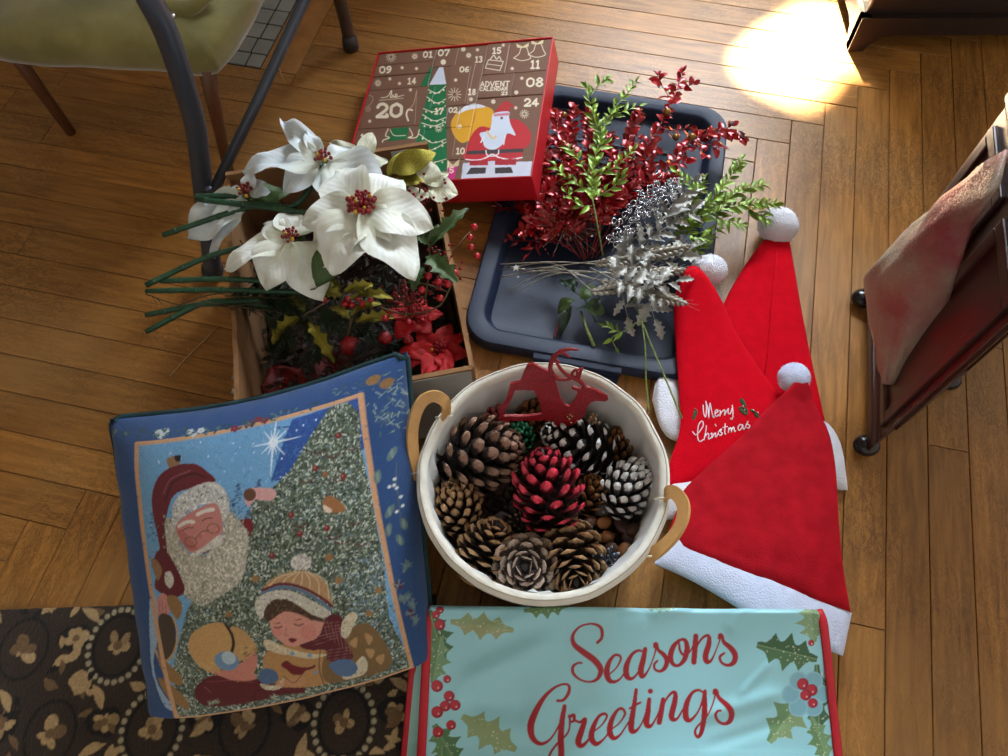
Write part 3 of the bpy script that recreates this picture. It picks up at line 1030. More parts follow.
def holly(cx, cy, L, Wd, ang, col=(72, 112, 74), col2=(104, 142, 96), spikes=4, vein=(150, 176, 128)):
    """holly leaf: concave scallops between spines"""
    L *= 1.18; Wd *= 1.35
    ca, sa = math.cos(ang), math.sin(ang)
    up, lo = [], []
    n = spikes
    for i in range(n * 6 + 1):
        t = i / (n * 6)
        env = math.sin(math.pi * min(max(t, .02), .98)) ** .7 * Wd / 2
        f = 1 - .55 * math.sin(math.pi * ((t * n) % 1)) if 0 < i < n * 6 else 1
        x = (t - .5) * L
        up.append((x, env * f)); lo.append((x, -env * f))
    pts = up + lo[::-1]
    pts = [(cx + x * ca - y * sa, cy + x * sa + y * ca) for x, y in pts]
    tcv.poly(pts, col)
    half = up + [(L / 2, 0), (-L / 2, 0)]
    tcv.poly([(cx + x * ca - y * sa, cy + x * sa + y * ca) for x, y in half], col2, alpha=.7)
    tcv.line([(cx - L / 2 * ca, cy - L / 2 * sa), (cx + L / 2 * ca, cy + L / 2 * sa)], vein, .7)
    for k in range(int(L / 2)):
        a, b = rt_.uniform(-.4, .4) * L, rt_.uniform(-.25, .25) * Wd
        tcv.dot(cx + a * ca - b * sa, cy + a * sa + b * ca, rt_.choice([.4, .5, .7]), (226, 232, 208))


PALE, PALE2 = (148, 168, 122), (122, 160, 118)
# left side
holly(437, 637, 46, 26, R(75)); holly(437, 660, 40, 22, R(100), PALE2, (92, 134, 88)); holly(482, 626, 54, 22, R(8), PALE, (170, 172, 128))
holly(546, 608, 38, 18, R(-8), (84, 126, 84)); holly(489, 733, 54, 30, R(32), PALE, (150, 172, 126)); holly(446, 745, 40, 26, R(60), (82, 124, 84))
holly(440, 775, 50, 26, R(95), (82, 124, 84)); holly(480, 790, 54, 26, R(20)); holly(436, 830, 50, 26, R(80))
# right side
holly(787, 652, 52, 30, R(14), (62, 100, 66), (88, 128, 86), 4); holly(812, 622, 34, 26, R(85), PALE2, (150, 182, 140)); holly(790, 715, 58, 32, R(-52), (110, 148, 104), (150, 176, 130))
holly(818, 700, 60, 22, R(88), (66, 104, 76), (90, 130, 96)); holly(820, 740, 40, 20, R(70), PALE2); holly(800, 800, 60, 30, R(-40)); holly(810, 860, 60, 30, R(60), PALE2)
holly(660, 606, 26, 12, R(5), (120, 160, 140), (140, 176, 150))
# small blue blossoms with berries
for fx, fy, r in ((806, 694, 20),):
    for k in range(6):
        a = k * math.pi / 3
        tcv.dot(fx + r * .75 * math.cos(a), fy + r * .75 * math.sin(a), r * .48, (150, 200, 216)); tcv.dot(fx + r * .75 * math.cos(a), fy + r * .75 * math.sin(a), r * .40, (132, 188, 206))
for x, y, r in ((803, 684, 6), (812, 690, 6), (806, 695, 5.5), (813, 703, 5), (811, 643, 3.2), (440, 625, 5.5), (436, 615, 4), (447, 679, 4), (437, 686, 6), (449, 696, 5.5), (445, 706, 5.5), (455, 705, 5.5),
                (437, 712, 6), (451, 725, 5), (438, 732, 5.5), (440, 610, 4), (810, 780, 6), (440, 800, 6)):
    tcv.dot(x, y, r, (152, 24, 44)); tcv.dot(x - r * .15, y - r * .1, r * .75, (192, 44, 62)); tcv.dot(x + r * .2, y + r * .3, .9, (236, 190, 190))
# greeting in joined script, thick and thin strokes
def ink(pts, ws, n=90): tcv.line(pts, REDP, [w * 1.22 + .25 for w in ws], n)


def zz(pts): return [(560 + x / 5.04, 610 + y / 5.04) for x, y in pts]


def zl(pts): return [(430 + x / 4.8, 600 + y / 4.8) for x, y in pts]


T_, K_ = 1.1, 4.6                                     # hairline and swell
ink(zz([(188, 165), (210, 140), (208, 95), (180, 74), (140, 72), (95, 88), (64, 130), (72, 175), (120, 215), (175, 255), (205, 300), (190, 345), (150, 362), (100, 350), (66, 318), (66, 285), (90, 268), (108, 268)]),
    [2.2, 2.4, 2.6, 2.0, 1.4, 1.6, 2.6, 4.0, 5.0, 5.2, 4.6, 2.8, 1.6, 1.6, 2.4, 2.4, 1.6, 1.6], 150)
ink(zz([(252, 322), (285, 290), (306, 250), (300, 230), (275, 228), (248, 262), (236, 310), (246, 350), (272, 362), (305, 345), (335, 300)]), [T_, T_, 1.6, 2, 2, 3.4, 4.8, 4.2, 2.6, 1.4, T_])
ink(zz([(420, 210), (395, 204), (362, 225), (336, 280), (336, 330), (360, 346), (390, 320), (415, 265), (428, 198)]), [1.4, 2, 2.6, 4.4, 4.6, 2.6, 1.4, 1.8, 3.0])
ink(zz([(430, 196), (420, 250), (408, 300), (412, 332), (428, 328), (452, 290), (475, 230), (488, 178)]), [3.2, 4.4, 4.8, 4, 2.2, T_, T_, 1.4])
ink(zz([(478, 186), (480, 170), (490, 172), (496, 200), (525, 225), (540, 255), (530, 290), (505, 308), (480, 298), (476, 274), (492, 255)]), [2.2, 2.6, 2, 2.6, 3.6, 3.8, 3.4, 2.2, 2, 2, 1.4])
ink(zz([(540, 240), (556, 228), (575, 180), (608, 150), (632, 152), (642, 190), (630, 245), (600, 278), (572, 272), (558, 235), (572, 185), (600, 152)]), [T_, T_, 1.6, 2, 3, 4.2, 4, 2.4, 3, 4.4, 4, 2.2], 110)
ink(zz([(600, 152), (606, 200), (625, 225), (650, 215), (672, 180), (684, 132)]), [1.4, 2, 2, 1.4, T_, 2])
ink(zz([(686, 130), (682, 190), (676, 262)]), [4, 4.4, 4.2], 30)
ink(zz([(678, 220), (700, 165), (730, 132), (752, 132), (752, 170), (736, 225), (740, 258), (762, 255), (785, 210), (808, 150), (814, 124)]), [T_, 1.6, 2, 2.8, 4.2, 4.6, 4, 2, T_, T_, 1.6])
ink(zz([(804, 140), (808, 124), (820, 128), (828, 160), (862, 190), (884, 225), (878, 262), (848, 278), (816, 264), (808, 235), (830, 216)]), [2.2, 2.6, 2, 3, 4.2, 4.6, 4, 2.4, 2, 2.2, 1.6])
ink(zl([(612, 484), (640, 480), (664, 448), (668, 415), (645, 404), (600, 420), (550, 465), (510, 530), (484, 600), (492, 660), (530, 690), (575, 670), (615, 610), (640, 545)]),
    [2.2, 2.2, 2.6, 2.2, 1.6, 2, 3.2, 4.8, 5.6, 4.6, 3, 1.6, 1.4, 2], 140)
ink(zl([(646, 510), (634, 580), (628, 660), (630, 740), (622, 800), (596, 838), (572, 815), (572, 750), (610, 690), (660, 640), (672, 590), (668, 556)]), [3.2, 4.4, 5, 5, 4.4, 3, 2, 1.8, 1.6, 1.4, 1.4, 2], 120)
ink(zl([(670, 562), (690, 552), (690, 580), (672, 585)]), [2.2, 2.6, 2, 1.6], 24)
ink(zl([(690, 575), (720, 586), (745, 572), (730, 620), (712, 680), (728, 700), (760, 672), (785, 630)]), [1.8, 2, 3, 4.6, 5, 3.4, 1.8, T_])
ink(zl([(785, 632), (825, 600), (850, 560), (838, 545), (810, 560), (784, 610), (775, 660), (796, 690), (830, 672), (868, 625)]), [T_, T_, 1.8, 2.2, 2.4, 4, 4.8, 3.8, 1.6, T_])
ink(zz([(262, 600), (300, 570), (328, 525), (316, 498), (290, 505), (262, 555), (252, 610), (270, 645), (305, 628), (350, 560)]), [T_, T_, 1.8, 2.2, 2.4, 4, 4.8, 3.8, 1.6, T_])
ink(zz([(384, 402), (374, 480), (362, 560), (362, 606), (382, 610), (410, 575), (440, 500)]), [2.6, 3.6, 4.6, 4.4, 2.6, T_, T_])
ink(zz([(352, 496), (380, 478), (406, 466)]), [1.4, 2, 1.6], 16)
ink(zz([(450, 450), (444, 510), (436, 570), (450, 586), (470, 570), (500, 510), (520, 452)]), [3, 4.2, 4.6, 3.4, 1.6, T_, 1.6])
tcv.dot(560 + 456 / 5.04, 610 + 409 / 5.04, 2.6, REDP)
ink(zz([(520, 450), (512, 500), (500, 566)]), [3.2, 4.2, 4.2], 24)
ink(zz([(506, 530), (530, 460), (560, 420), (580, 418), (578, 460), (562, 530), (570, 552), (592, 545), (625, 490)]), [T_, 1.4, 2, 2.8, 4.2, 4.6, 3.6, 1.8, T_])
ink(zz([(722, 416), (695, 404), (662, 422), (636, 478), (634, 540), (655, 556), (690, 520), (715, 465), (728, 412)]), [1.4, 2, 2.6, 4.4, 4.8, 2.8, 1.4, 1.6, 2.6])
ink(zz([(730, 410), (728, 480), (722, 560), (712, 615), (695, 640), (680, 620), (690, 590), (735, 540), (770, 470), (788, 405)]), [3, 4.2, 4.2, 3.4, 2.4, 2, 1.6, T_, T_, 1.4], 110)
ink(zz([(776, 420), (780, 404), (792, 408), (800, 440), (838, 480), (862, 520), (856, 558), (828, 574), (796, 560), (780, 530), (792, 510), (806, 508)]), [2.2, 2.6, 2, 3, 4.4, 4.8, 4, 2.4, 2.2, 2.2, 1.8, 1.8], 110)

# sheet: x 0..1 (left to right), y 0..1 (far to near); its far edge is propped up against the basket
NU, NV = 520, 330
uu, vv = np.meshgrid(np.linspace(0, 1, NU), np.linspace(0, 1, NV))
Hc = homography([(0, 0), (1, 0), (1, 1), (0, 1)], [(428, 603), (821, 607), (848, 860), (414, 860)])


def cloth_z(v):
    v = np.asarray(v, float)
    return .034 + .062 * np.clip(1 - v * 1.7, 0, 1) ** 1.4


def at_np(u, v, z):
    dx = (u - CX) / F_PX; k = (CY - v) / F_PX
    dy = _fw.y + _up.y * k; dz = _fw.z + _up.z * k
    t = (z - CAM_H) / dz
    return dx * t, dy * t


Zb = cloth_z(vv)
su, sv = happly(Hc, uu, vv)
Xc, Yc = at_np(su, sv, Zb)


def smooth_noise(X, Y, f, seed):
    r = np.random.default_rng(seed); out = np.zeros_like(X)
    for k in range(9):
        a = r.uniform(0, 6.28); ff = f * r.uniform(.6, 1.5)
        out += np.sin((X * math.cos(a) + Y * math.sin(a)) * ff + r.uniform(0, 6.28))
    return out / 4


def crease(X, Y, x0, y0, x1, y1, w, h):
    d = np.array([x1 - x0, y1 - y0]); L = np.hypot(*d); d = d / L
    s = (X - x0) * d[0] + (Y - y0) * d[1]; q = -(X - x0) * d[1] + (Y - y0) * d[0]
    e = np.clip(np.minimum(s / (.25 * L), (L - s) / (.25 * L)), 0, 1); e = e * e * (3 - 2 * e)
    return h * np.exp(-(q / w) ** 2) * e


Zc = Zb + .0022 * smooth_noise(Xc, Yc, 28, 4) + .0008 * smooth_noise(Xc, Yc, 75, 9)
for (ua, va, ub, vb, w, hh) in ((450, 690, 565, 640, .014, .006), (455, 700, 540, 712, .016, -.006), (470, 640, 560, 612, .010, .004), (640, 622, 690, 606, .008, .004), (690, 720, 790, 690, .009, .005),
                                (700, 750, 800, 716, .007, -.003), (735, 700, 770, 660, .005, .003), (600, 625, 660, 612, .009, -.004), (560, 690, 640, 735, .012, -.003), (720, 640, 740, 606, .008, .003)):
    a, b_ = at(ua, va, TZ), at(ub, vb, TZ)
    Zc += crease(Xc, Yc, a.x, a.y, b_.x, b_.y, w, hh)
# rounded folded far edge and soft sides
ev = np.clip(vv / .035, 0, 1); Zc -= .020 * (1 - np.sqrt(np.clip(1 - (1 - ev) ** 2, 0, 1)))
eu = np.clip(np.minimum(uu, 1 - uu) / .012, 0, 1); Zc -= .010 * (1 - np.sqrt(np.clip(1 - (1 - eu) ** 2, 0, 1)))
P = np.stack([Xc, Yc, Zc], -1)[::-1]
me = grid_mesh('top_layer', P - np.array([CLC.x, CLC.y, 0]))
sx, sy = happly(Hc, uu[::-1].ravel(), vv[::-1].ravel())
set_print(me, tcv.sample(sx, sy))
M_VINYL = paint_mat('vinyl_print', 0.34, bump=0.06, bscale=500)
link('top_layer', me, cloth, M_VINYL)
# folded layers beneath: one slightly askew to the left
M_VINYL2 = mat('vinyl_underside', srgb(150, 196, 190), .4, var=.12, scale=12)
M_HEM = mat('red_binding', srgb(196, 20, 42), .5, var=.06)


def cz(u, v, dz=0.0):
    uu_, v_ = happly(np.linalg.inv(Hc), u, v)
    z = float(cloth_z(max(0, v_))) + dz
    return at(u, v, z)


# folded layers beneath, slightly askew to the left
n = 30; mb = MB(); vs = []; fs = []
for j in range(n + 1):
    t = j / n
    for k in range(n + 1):
        s_ = k / n
        u = lerp(lerp(420, 817, s_), lerp(397, 842, s_), t); v = lerp(613, 858, t)
        p = cz(u, v, -.010); p.z += .0015 * N3(p.x * 18, p.y * 18)
        vs.append(p)
m_ = (n + 1) ** 2
vs += [Vector((p.x, p.y, max(.0125, min(p.z - .03, p.z * .35)))) for p in vs]
for j in range(n):
    for k in range(n):
        a = j * (n + 1) + k
        fs.append((a, a + n + 1, a + n + 2, a + 1)); fs.append((m_ + a, m_ + a + 1, m_ + a + n + 2, m_ + a + n + 1))
for k in range(n):
    for a, b_ in ((k, k + 1), (n * (n + 1) + k + 1, n * (n + 1) + k), ((k + 1) * (n + 1), k * (n + 1)), (k * (n + 1) + n, (k + 1) * (n + 1) + n)):
        fs.append((a, b_, b_ + m_, a + m_))
mb.add(vs, fs).build('under_layer', M_VINYL2, cloth, smooth=False)


def binding(q0, q1, dz, w, drop=.012, name='edge_binding'):
    n = 40; pts = []
    for k in range(n + 1):
        t = k / n
        p = cz(lerp(q0[0], q1[0], t), lerp(q0[1], q1[1], t), dz)
        p.z += .001 * N3(t * 6, 2.0, q0[0]) - drop * max(0, 1 - t * 14) ** 2
        pts.append(p)
    MB().tube(pts, w / 2, 8, flat=.36).build(name, M_HEM, cloth)


binding((429, 604), (416, 859), .001, .0105)
binding((822, 608), (850, 859), .001, .0105)
binding((418, 614), (396, 859), -.012, .0105)
# ================================================================== rug
M_RUG = paint_mat('rug_pile', 0.95, bump=0.9, bscale=420, sheen=0.3)
RUG_O = Vector((-0.80, 0.0, 0))
rug = thing('patterned_rug', RUG_O, 'dark brown rug with beige floral medallions under the tapestry cushion', 'rug')
rcv = Canvas(0, 0, 100, 44, 9.0, (52, 38, 28))
rr = random.Random(21)
BEI, DRK, MID = (186, 156, 112), (20, 16, 14), (120, 92, 62)


def blob(x, y, r, col, n=7, ph=0.0, sp=.12):
    pts = [(x + r * (1 + .28 * math.sin(k * 2.1 + ph) * (k % 2)) * math.cos(k * 2 * math.pi / n + ph), y + r * (1 - .22 * (k % 2)) * math.sin(k * 2 * math.pi / n + ph)) for k in range(n)]
    rcv.poly(pts, col, smooth=4, speck=sp)


def leaf_r(x, y, L, w, a, col):
    pts = []
    for k in range(12):
        t = k / 11; pts.append((t * L, w * math.sin(math.pi * t)))
    for k in range(11, -1, -1):
        t = k / 11; pts.append((t * L, -w * .4 * math.sin(math.pi * t)))
    ca, sa = math.cos(a), math.sin(a)
    rcv.poly([(x + p * ca - q * sa, y + p * sa + q * ca) for p, q in pts], col, speck=.12)


def rosette(x, y, r):
    a0 = rr.uniform(0, 6)
    for k in range(6):
        a = a0 + k * 1.047 + rr.uniform(-.4, .4); q = r * rr.uniform(.5, 1.15)
        rcv.dot(x + .55 * q * math.cos(a), y + .55 * q * math.sin(a), q * .46, rr.choice([BEI, BEI, (160, 132, 92), MID]), ry=q * rr.uniform(.22, .42), ang=a + rr.uniform(-.5, .5), speck=.3)
    rcv.dot(x, y, r * .28, MID, speck=.2)


for gx in range(-1, 7):
    for gy in range(-1, 4):
        ox = gx * 17 + (8 if gy % 2 else 0) + rr.uniform(-1, 1); oy = gy * 14 + 5
        # medallion ring of beads with a flower
        for k in range(26 if (gx + gy) % 2 else 0):
            a = k * 2 * math.pi / 26
            rcv.dot(ox + 5.2 * math.cos(a), oy + 6.2 * math.sin(a), .5, (176, 164, 134))
        rcv.line([(ox + 4.3 * math.cos(k * .3), oy + 5.2 * math.sin(k * .3)) for k in range(22)], DRK, .6)
        rosette(ox, oy, 2.9)
        for k in range(5):
            a = k * 1.257 + rr.random()
            leaf_r(ox + 6.6 * math.cos(a), oy + 7.2 * math.sin(a), rr.uniform(3, 5), 1.2, a + 1.0, rr.choice([BEI, BEI, MID]))
        blob(ox + 9, oy + 1.5, 2.8, DRK, 9, rr.random()); rosette(ox + 9, oy + 1.5, 2.2)
        blob(ox + 4 + rr.uniform(-2, 2), oy + 8, 2.1, BEI, 9, rr.random(), .2)
        for k in range(14):
            x, y = ox + rr.uniform(-8, 8), oy + rr.uniform(-7, 7)
            if math.hypot((x - ox) / 6, (y - oy) / 7) > 1: leaf_r(x, y, rr.uniform(2, 3.6), .8, rr.uniform(0, 6.28), rr.choice([BEI, DRK, MID]))
# pale border stripe at the near-left corner
nx, ny = 640, 300
X, Y = np.meshgrid(np.linspace(0, .69, nx), np.linspace(-.32, .17, ny))
rx = RUG_O.x + X * math.cos(R(2)) - Y * math.sin(R(2)); ry = RUG_O.y + X * math.sin(R(2)) + Y * math.cos(R(2))
Zr = .009 + .0012 * np.random.default_rng(2).random(X.shape)
Pr = np.stack([rx - RUG_O.x, ry - RUG_O.y, Zr], -1)
lowz = Pr.copy(); lowz[..., 2] = .0005
Pr = np.concatenate([lowz[:1], Pr, lowz[-1:]], 0); Pr = np.concatenate([np.concatenate([lowz[:1, :1], lowz[:, :1], lowz[-1:, :1]], 0), Pr, np.concatenate([lowz[:1, -1:], lowz[:, -1:], lowz[-1:, -1:]], 0)], 1)
me = grid_mesh('pile', Pr)
cX = np.pad(X, 1, mode='edge'); cY = np.pad(Y, 1, mode='edge')
rcv.a *= (1 + .5 * (np.random.default_rng(3).random((rcv.h, rcv.w, 1)) - .5)).astype(np.float32)
set_print(me, rcv.sample((cX / .69 * 100).ravel(), ((cY + .32) / .49 * 70 % 44).ravel()))
link('pile', me, rug, M_RUG)

# ================================================================== tapestry cushion
ccv = Canvas(60, 350, 460, 780, 2.6, (38, 74, 126))
rp = random.Random(77)


def A_(pts): return [(140 + x / 3.438, 350 + y / 3.438) for x, y in pts]


def B_(pts): return [(140 + x / 3.438, 536 + y / 3.438) for x, y in pts]


def inpoly(x, y, P):
    c = False
    for i in range(len(P)):
        xa, ya = P[i]; xb, yb = P[i - 1]
        if (ya > y) != (yb > y) and x < (xb - xa) * (y - ya) / (yb - ya) + xa: c = not c
    return c


def dabs(P, n, cols, r=(.5, 1.1)):
    xs = [p[0] for p in P]; ys = [p[1] for p in P]
    for k in range(n):
        x, y = rp.uniform(min(xs), max(xs)), rp.uniform(min(ys), max(ys))
        if inpoly(x, y, P):
            a = rp.uniform(0, 3.14); L = rp.uniform(*r)
            ccv.line([(x - L * math.cos(a), y - L * math.sin(a)), (x + L * math.cos(a), y + L * math.sin(a))], rp.choice(cols), rp.uniform(.7, 1.2))


FRAME_Q = [(131, 446), (355, 397), (408, 672), (172, 722)]
# sky: bands from deep to pale blue
ccv.poly(FRAME_Q, (112, 166, 210))
dabs(FRAME_Q, 1600, [(92, 146, 198), (116, 168, 212), (140, 186, 220)], (1, 2.4))
ccv.poly(A_([(520, 225), (745, 165), (770, 330), (560, 420), (470, 420)]), (44, 84, 156)); dabs(A_([(480, 240), (745, 165), (770, 330), (560, 420), (470, 420)]), 500, [(50, 92, 164), (40, 72, 140), (70, 116, 180)], (1, 3))
dabs(A_([(30, 480), (440, 440), (420, 640), (30, 740)]), 500, [(120, 156, 190), (150, 180, 204), (70, 104, 150)], (.8, 2))
dabs(FRAME_Q, 120, [(220, 232, 240)], (.2, .4))
# far fir trees
for fx, fy, hh in ((362, 470, 80), (432, 450, 70), (335, 520, 60), (60, 560, 130), (400, 540, 50)):
    for k in range(26):
        t = k / 26; w = hh * .28 * t + 2
        x, y = A_([(fx + rp.uniform(-w, w), fy - hh / 2 + hh * t)])[0]
        ccv.line([(x - 1.2, y + .5), (x + 1.2, y)], rp.choice([(44, 72, 116), (60, 92, 136), (84, 118, 152)]), .9)
# the big snowy tree
TREE = A_([(640, 195), (700, 180), (740, 220), (752, 330), (795, 500), (830, 700), (850, 900), (940, 1140), (95, 1310), (120, 1060), (190, 850), (330, 640), (400, 560), (410, 490), (480, 440), (530, 390), (560, 330), (600, 260)])
ccv.poly(TREE, (84, 96, 80))
dabs(TREE, 19000, [(116, 130, 110), (158, 170, 152), (200, 208, 194), (26, 36, 30), (40, 54, 42), (110, 134, 146), (140, 154, 134), (214, 220, 208), (32, 44, 36)], (.4, 1.5))
dabs(A_([(700, 700), (830, 640), (880, 900), (905, 1080), (760, 1090)]), 500, [(140, 164, 184), (110, 138, 164), (70, 86, 90)], (.6, 1.4))
for x, y in ((590, 330), (640, 345), (700, 325), (560, 420), (660, 420), (720, 560), (650, 600), (740, 630), (680, 620), (545, 560)):
    p = A_([(x, y), (x + 26, y + 10), (x + 48, y - 2)]); ccv.line(p, (96, 40, 44), 1.0, 10)
for x, y, c in ((678, 285, 0), (610, 385, 0), (642, 405, 1), (700, 415, 0), (570, 590, 0), (655, 575, 0), (665, 670, 1), (430, 735, 1), (480, 660, 0), (690, 745, 1), (595, 690, 0), (540, 530, 0)):
    q = A_([(x, y)])[0]
    ccv.dot(*q, 3.0, (120, 40, 44) if c == 0 else (132, 96, 62), speck=.2); ccv.dot(q[0] - .6, q[1] - .7, 1.0, (176, 110, 90))
for x, y in ((660, 30), (425, 95), (690, 110), (335, 215), (785, 230), (815, 155)):
    ccv.dot(*B_([(x, y)])[0], 3.2, (150, 110, 66), speck=.25)
# star
sx_, sy_ = A_([(468, 297)])[0]
for a, L in ((90, 26), (270, 32), (10, 26), (190, 22), (45, 17), (135, 15), (225, 15), (315, 17), (70, 12), (110, 12), (250, 12), (290, 12)):
    ccv.line([(sx_, sy_), (sx_ + L * math.cos(R(a)), sy_ - L * math.sin(R(a)))], (216, 232, 246), [2.6, .5])
ccv.dot(sx_, sy_, 4.5, (232, 242, 250))
for x, y in ((400, 300), (540, 260), (560, 245), (250, 345), (330, 300), (110, 345), (70, 380), (500, 350), (600, 230), (215, 300)): ccv.dot(*A_([(x, y)])[0], .8, (230, 240, 248))
# candy-striped glove / toy and small birds
ccv.poly(A_([(385, 470), (400, 445), (470, 445), (490, 465), (470, 485), (420, 482), (400, 505)]), (214, 160, 158), smooth=4, speck=.1); ccv.dot(*A_([(403, 465)])[0], 6, (104, 66, 48), speck=.2)
ccv.poly(A_([(362, 560), (395, 540), (418, 560), (405, 600), (375, 592)]), (116, 28, 38), smooth=4, speck=.15)
for pts, col in (([(638, 490), (660, 472), (700, 500), (712, 522), (672, 528), (645, 515)], (156, 104, 62)), ([(640, 500), (672, 520), (650, 526)], (220, 200, 176)), ([(98, 365), (140, 350), (150, 372), (118, 398)], (150, 112, 78)), ([(125, 352), (148, 348), (150, 366), (135, 370)], (24, 24, 28))):
    ccv.poly(A_(pts), col, smooth=3, speck=.15)
# ---- santa
ccv.poly(A_([(50, 520), (70, 430), (130, 385), (200, 372), (245, 390), (280, 430), (150, 470), (115, 540), (110, 620), (150, 740), (165, 800), (60, 800), (90, 680)]), (104, 24, 34), smooth=5, speck=.12)
ccv.line(A_([(105, 500), (130, 440), (200, 405), (250, 415)]), (58, 12, 20), 1.6, 20); ccv.line(A_([(95, 480), (120, 430), (190, 395)]), (150, 90, 96), .8, 14)
FUR = A_([(135, 560), (140, 500), (200, 450), (280, 428), (330, 470), (335, 530), (300, 560), (250, 500), (160, 560), (140, 610)])
BEARD = A_([(110, 560), (150, 575), (180, 650), (260, 665), (315, 600), (330, 525), (365, 540), (400, 590), (400, 650), (380, 740), (300, 800), (240, 830), (180, 800), (150, 740), (120, 670)])
ccv.poly(BEARD, (176, 170, 154), smooth=4); dabs(BEARD, 1700, [(232, 226, 214), (176, 172, 156), (212, 204, 186), (130, 132, 118), (224, 218, 204)], (.6, 1.6))
for k in range(420):
    i = rp.randrange(len(BEARD)); x, y = BEARD[i]; x2, y2 = BEARD[i - 1]; t = rp.random()
    x, y = lerp(x, x2, t) + rp.gauss(0, 4), lerp(y, y2, t) + rp.gauss(0, 4)
    ccv.line([(x, y), (x + rp.uniform(-1.5, 1.5), y + rp.uniform(-1.5, 1.5))], rp.choice([(190, 184, 168), (150, 152, 136), (110, 122, 104)]), 1.0)
ccv.poly(FUR, (196, 194, 188), smooth=4); dabs(FUR, 520, [(240, 240, 236), (170, 168, 164), (222, 220, 214), (110, 106, 104)], (.5, 1.2))
FACE = A_([(150, 585), (180, 545), (250, 505), (290, 498), (310, 530), (315, 590), (270, 630), (215, 658), (185, 645)])
ccv.poly(FACE, (196, 128, 120), smooth=5, speck=.06)
ccv.poly(A_([(158, 590), (190, 600), (230, 645), (200, 652), (170, 625)]), (176, 96, 92), smooth=4, alpha=.7)
ccv.dot(*A_([(245, 602)])[0], 5.2, (206, 132, 124), ry=4.2); ccv.dot(*A_([(240, 606)])[0], 2.5, (180, 100, 96), alpha=.6)
for e, b0 in ((A_([(175, 592), (195, 580), (215, 580)]), A_([(162, 578), (190, 562), (215, 560)])), (A_([(245, 556), (262, 545), (282, 545)]), A_([(228, 535), (255, 522), (282, 516)]))):
    ccv.line(b0, (222, 214, 204), 3.4, 10); ccv.line(e, (70, 40, 40), .9, 8)
for gx, gy in ((206, 626), (284, 578)):
    q = A_([(gx, gy)])[0]
    ccv.line([(q[0] + 6 * math.cos(k * .3), q[1] + 4.6 * math.sin(k * .3)) for k in range(22)], (112, 84, 40), .9)
ccv.line(A_([(224, 612), (245, 590), (268, 585)]), (112, 84, 40), .9, 8)
MOU = A_([(205, 668), (250, 640), (300, 600), (318, 605), (310, 630), (260, 655), (220, 672)])
ccv.poly(MOU, (206, 202, 192), smooth=4); dabs(MOU, 90, [(230, 228, 220), (170, 166, 156)], (.5, 1))
ccv.line(A_([(250, 660), (275, 648)]), (130, 84, 80), 1.6)
# santa's sleeve, hand and sack at the left
ccv.poly(B_([(60, 60), (110, 20), (180, 130), (160, 170), (110, 180), (80, 150)]), (100, 24, 34), smooth=4, speck=.12)
CUF = B_([(108, 100), (130, 92), (142, 120), (125, 148), (106, 130)]); ccv.poly(CUF, (206, 200, 190), smooth=4); dabs(CUF, 40, [(230, 226, 218), (170, 164, 154)], (.5, 1))
ccv.poly(B_([(62, 230), (66, 195), (95, 170), (118, 188), (116, 235), (90, 258), (66, 255)]), (204, 138, 130), smooth=4, speck=.06)
for k in range(3): ccv.line(B_([(74 + 14 * k, 200 + 3 * k), (76 + 14 * k, 240)]), (160, 92, 88), .7)
ccv.poly(B_([(70, 255), (125, 245), (140, 300), (125, 370), (90, 410), (62, 370)]), (74, 56, 40), smooth=4, speck=.2)
ccv.line(B_([(130, 245), (148, 300), (120, 380), (75, 420), (52, 370), (62, 270)]), (196, 156, 104), 2.2, 24)
for pts in ([(110, 180), (150, 172), (170, 210), (150, 250), (120, 220)], [(60, 400), (110, 430), (150, 470), (130, 500), (80, 470)], [(60, 480), (150, 540), (160, 590), (90, 560)]):
    ccv.poly(B_(pts), (150, 112, 66), smooth=4, speck=.2)
ccv.poly(A_([(45, 705), (70, 700), (95, 730), (75, 770), (55, 740)]), (150, 112, 78), smooth=3, speck=.2)
ccv.poly(B_([(35, 180), (62, 190), (60, 330), (45, 420), (60, 520), (110, 600), (70, 590), (36, 440)]), (150, 176, 200), smooth=3, speck=.15)
# ---- child seen from behind: cap, ear muff, red coat
ccv.poly(B_([(185, 340), (205, 290), (270, 250), (320, 250), (345, 290), (340, 340), (320, 380), (280, 430), (250, 428), (200, 390)]), (196, 154, 98), smooth=5, speck=.1)
ccv.poly(B_([(335, 265), (380, 270), (418, 320), (415, 345), (370, 380), (345, 372)]), (190, 150, 98), smooth=5, speck=.1)
ccv.line(B_([(322, 250), (340, 285), (344, 320), (335, 352)]), (52, 36, 26), 3.0, 14)
ccv.poly(B_([(370, 385), (415, 350), (418, 390), (405, 430), (410, 450), (345, 462), (270, 432), (310, 415)]), (198, 128, 112), smooth=4, speck=.06)
for k in range(26): 
    x, y = rp.uniform(210, 290), rp.uniform(385, 425); ccv.line(B_([(x, y), (x + 10, y + 6)]), (206, 170, 116), .8)
    x, y = rp.uniform(360, 415), rp.uniform(325, 368); ccv.line(B_([(x, y), (x + 12, y - 6)]), rp.choice([(206, 170, 116), (120, 84, 50)]), .8)
ccv.dot(*B_([(316, 384)])[0], 12, (112, 144, 178), ry=10.4, speck=.12); ccv.dot(*B_([(324, 372)])[0], 7, (176, 196, 208), speck=.12)
ccv.poly(B_([(190, 520), (215, 475), (270, 440), (345, 462), (410, 455), (470, 475), (520, 470), (560, 480), (560, 515), (500, 520), (400, 545), (290, 568), (215, 565)]), (92, 22, 28), smooth=5, speck=.12)
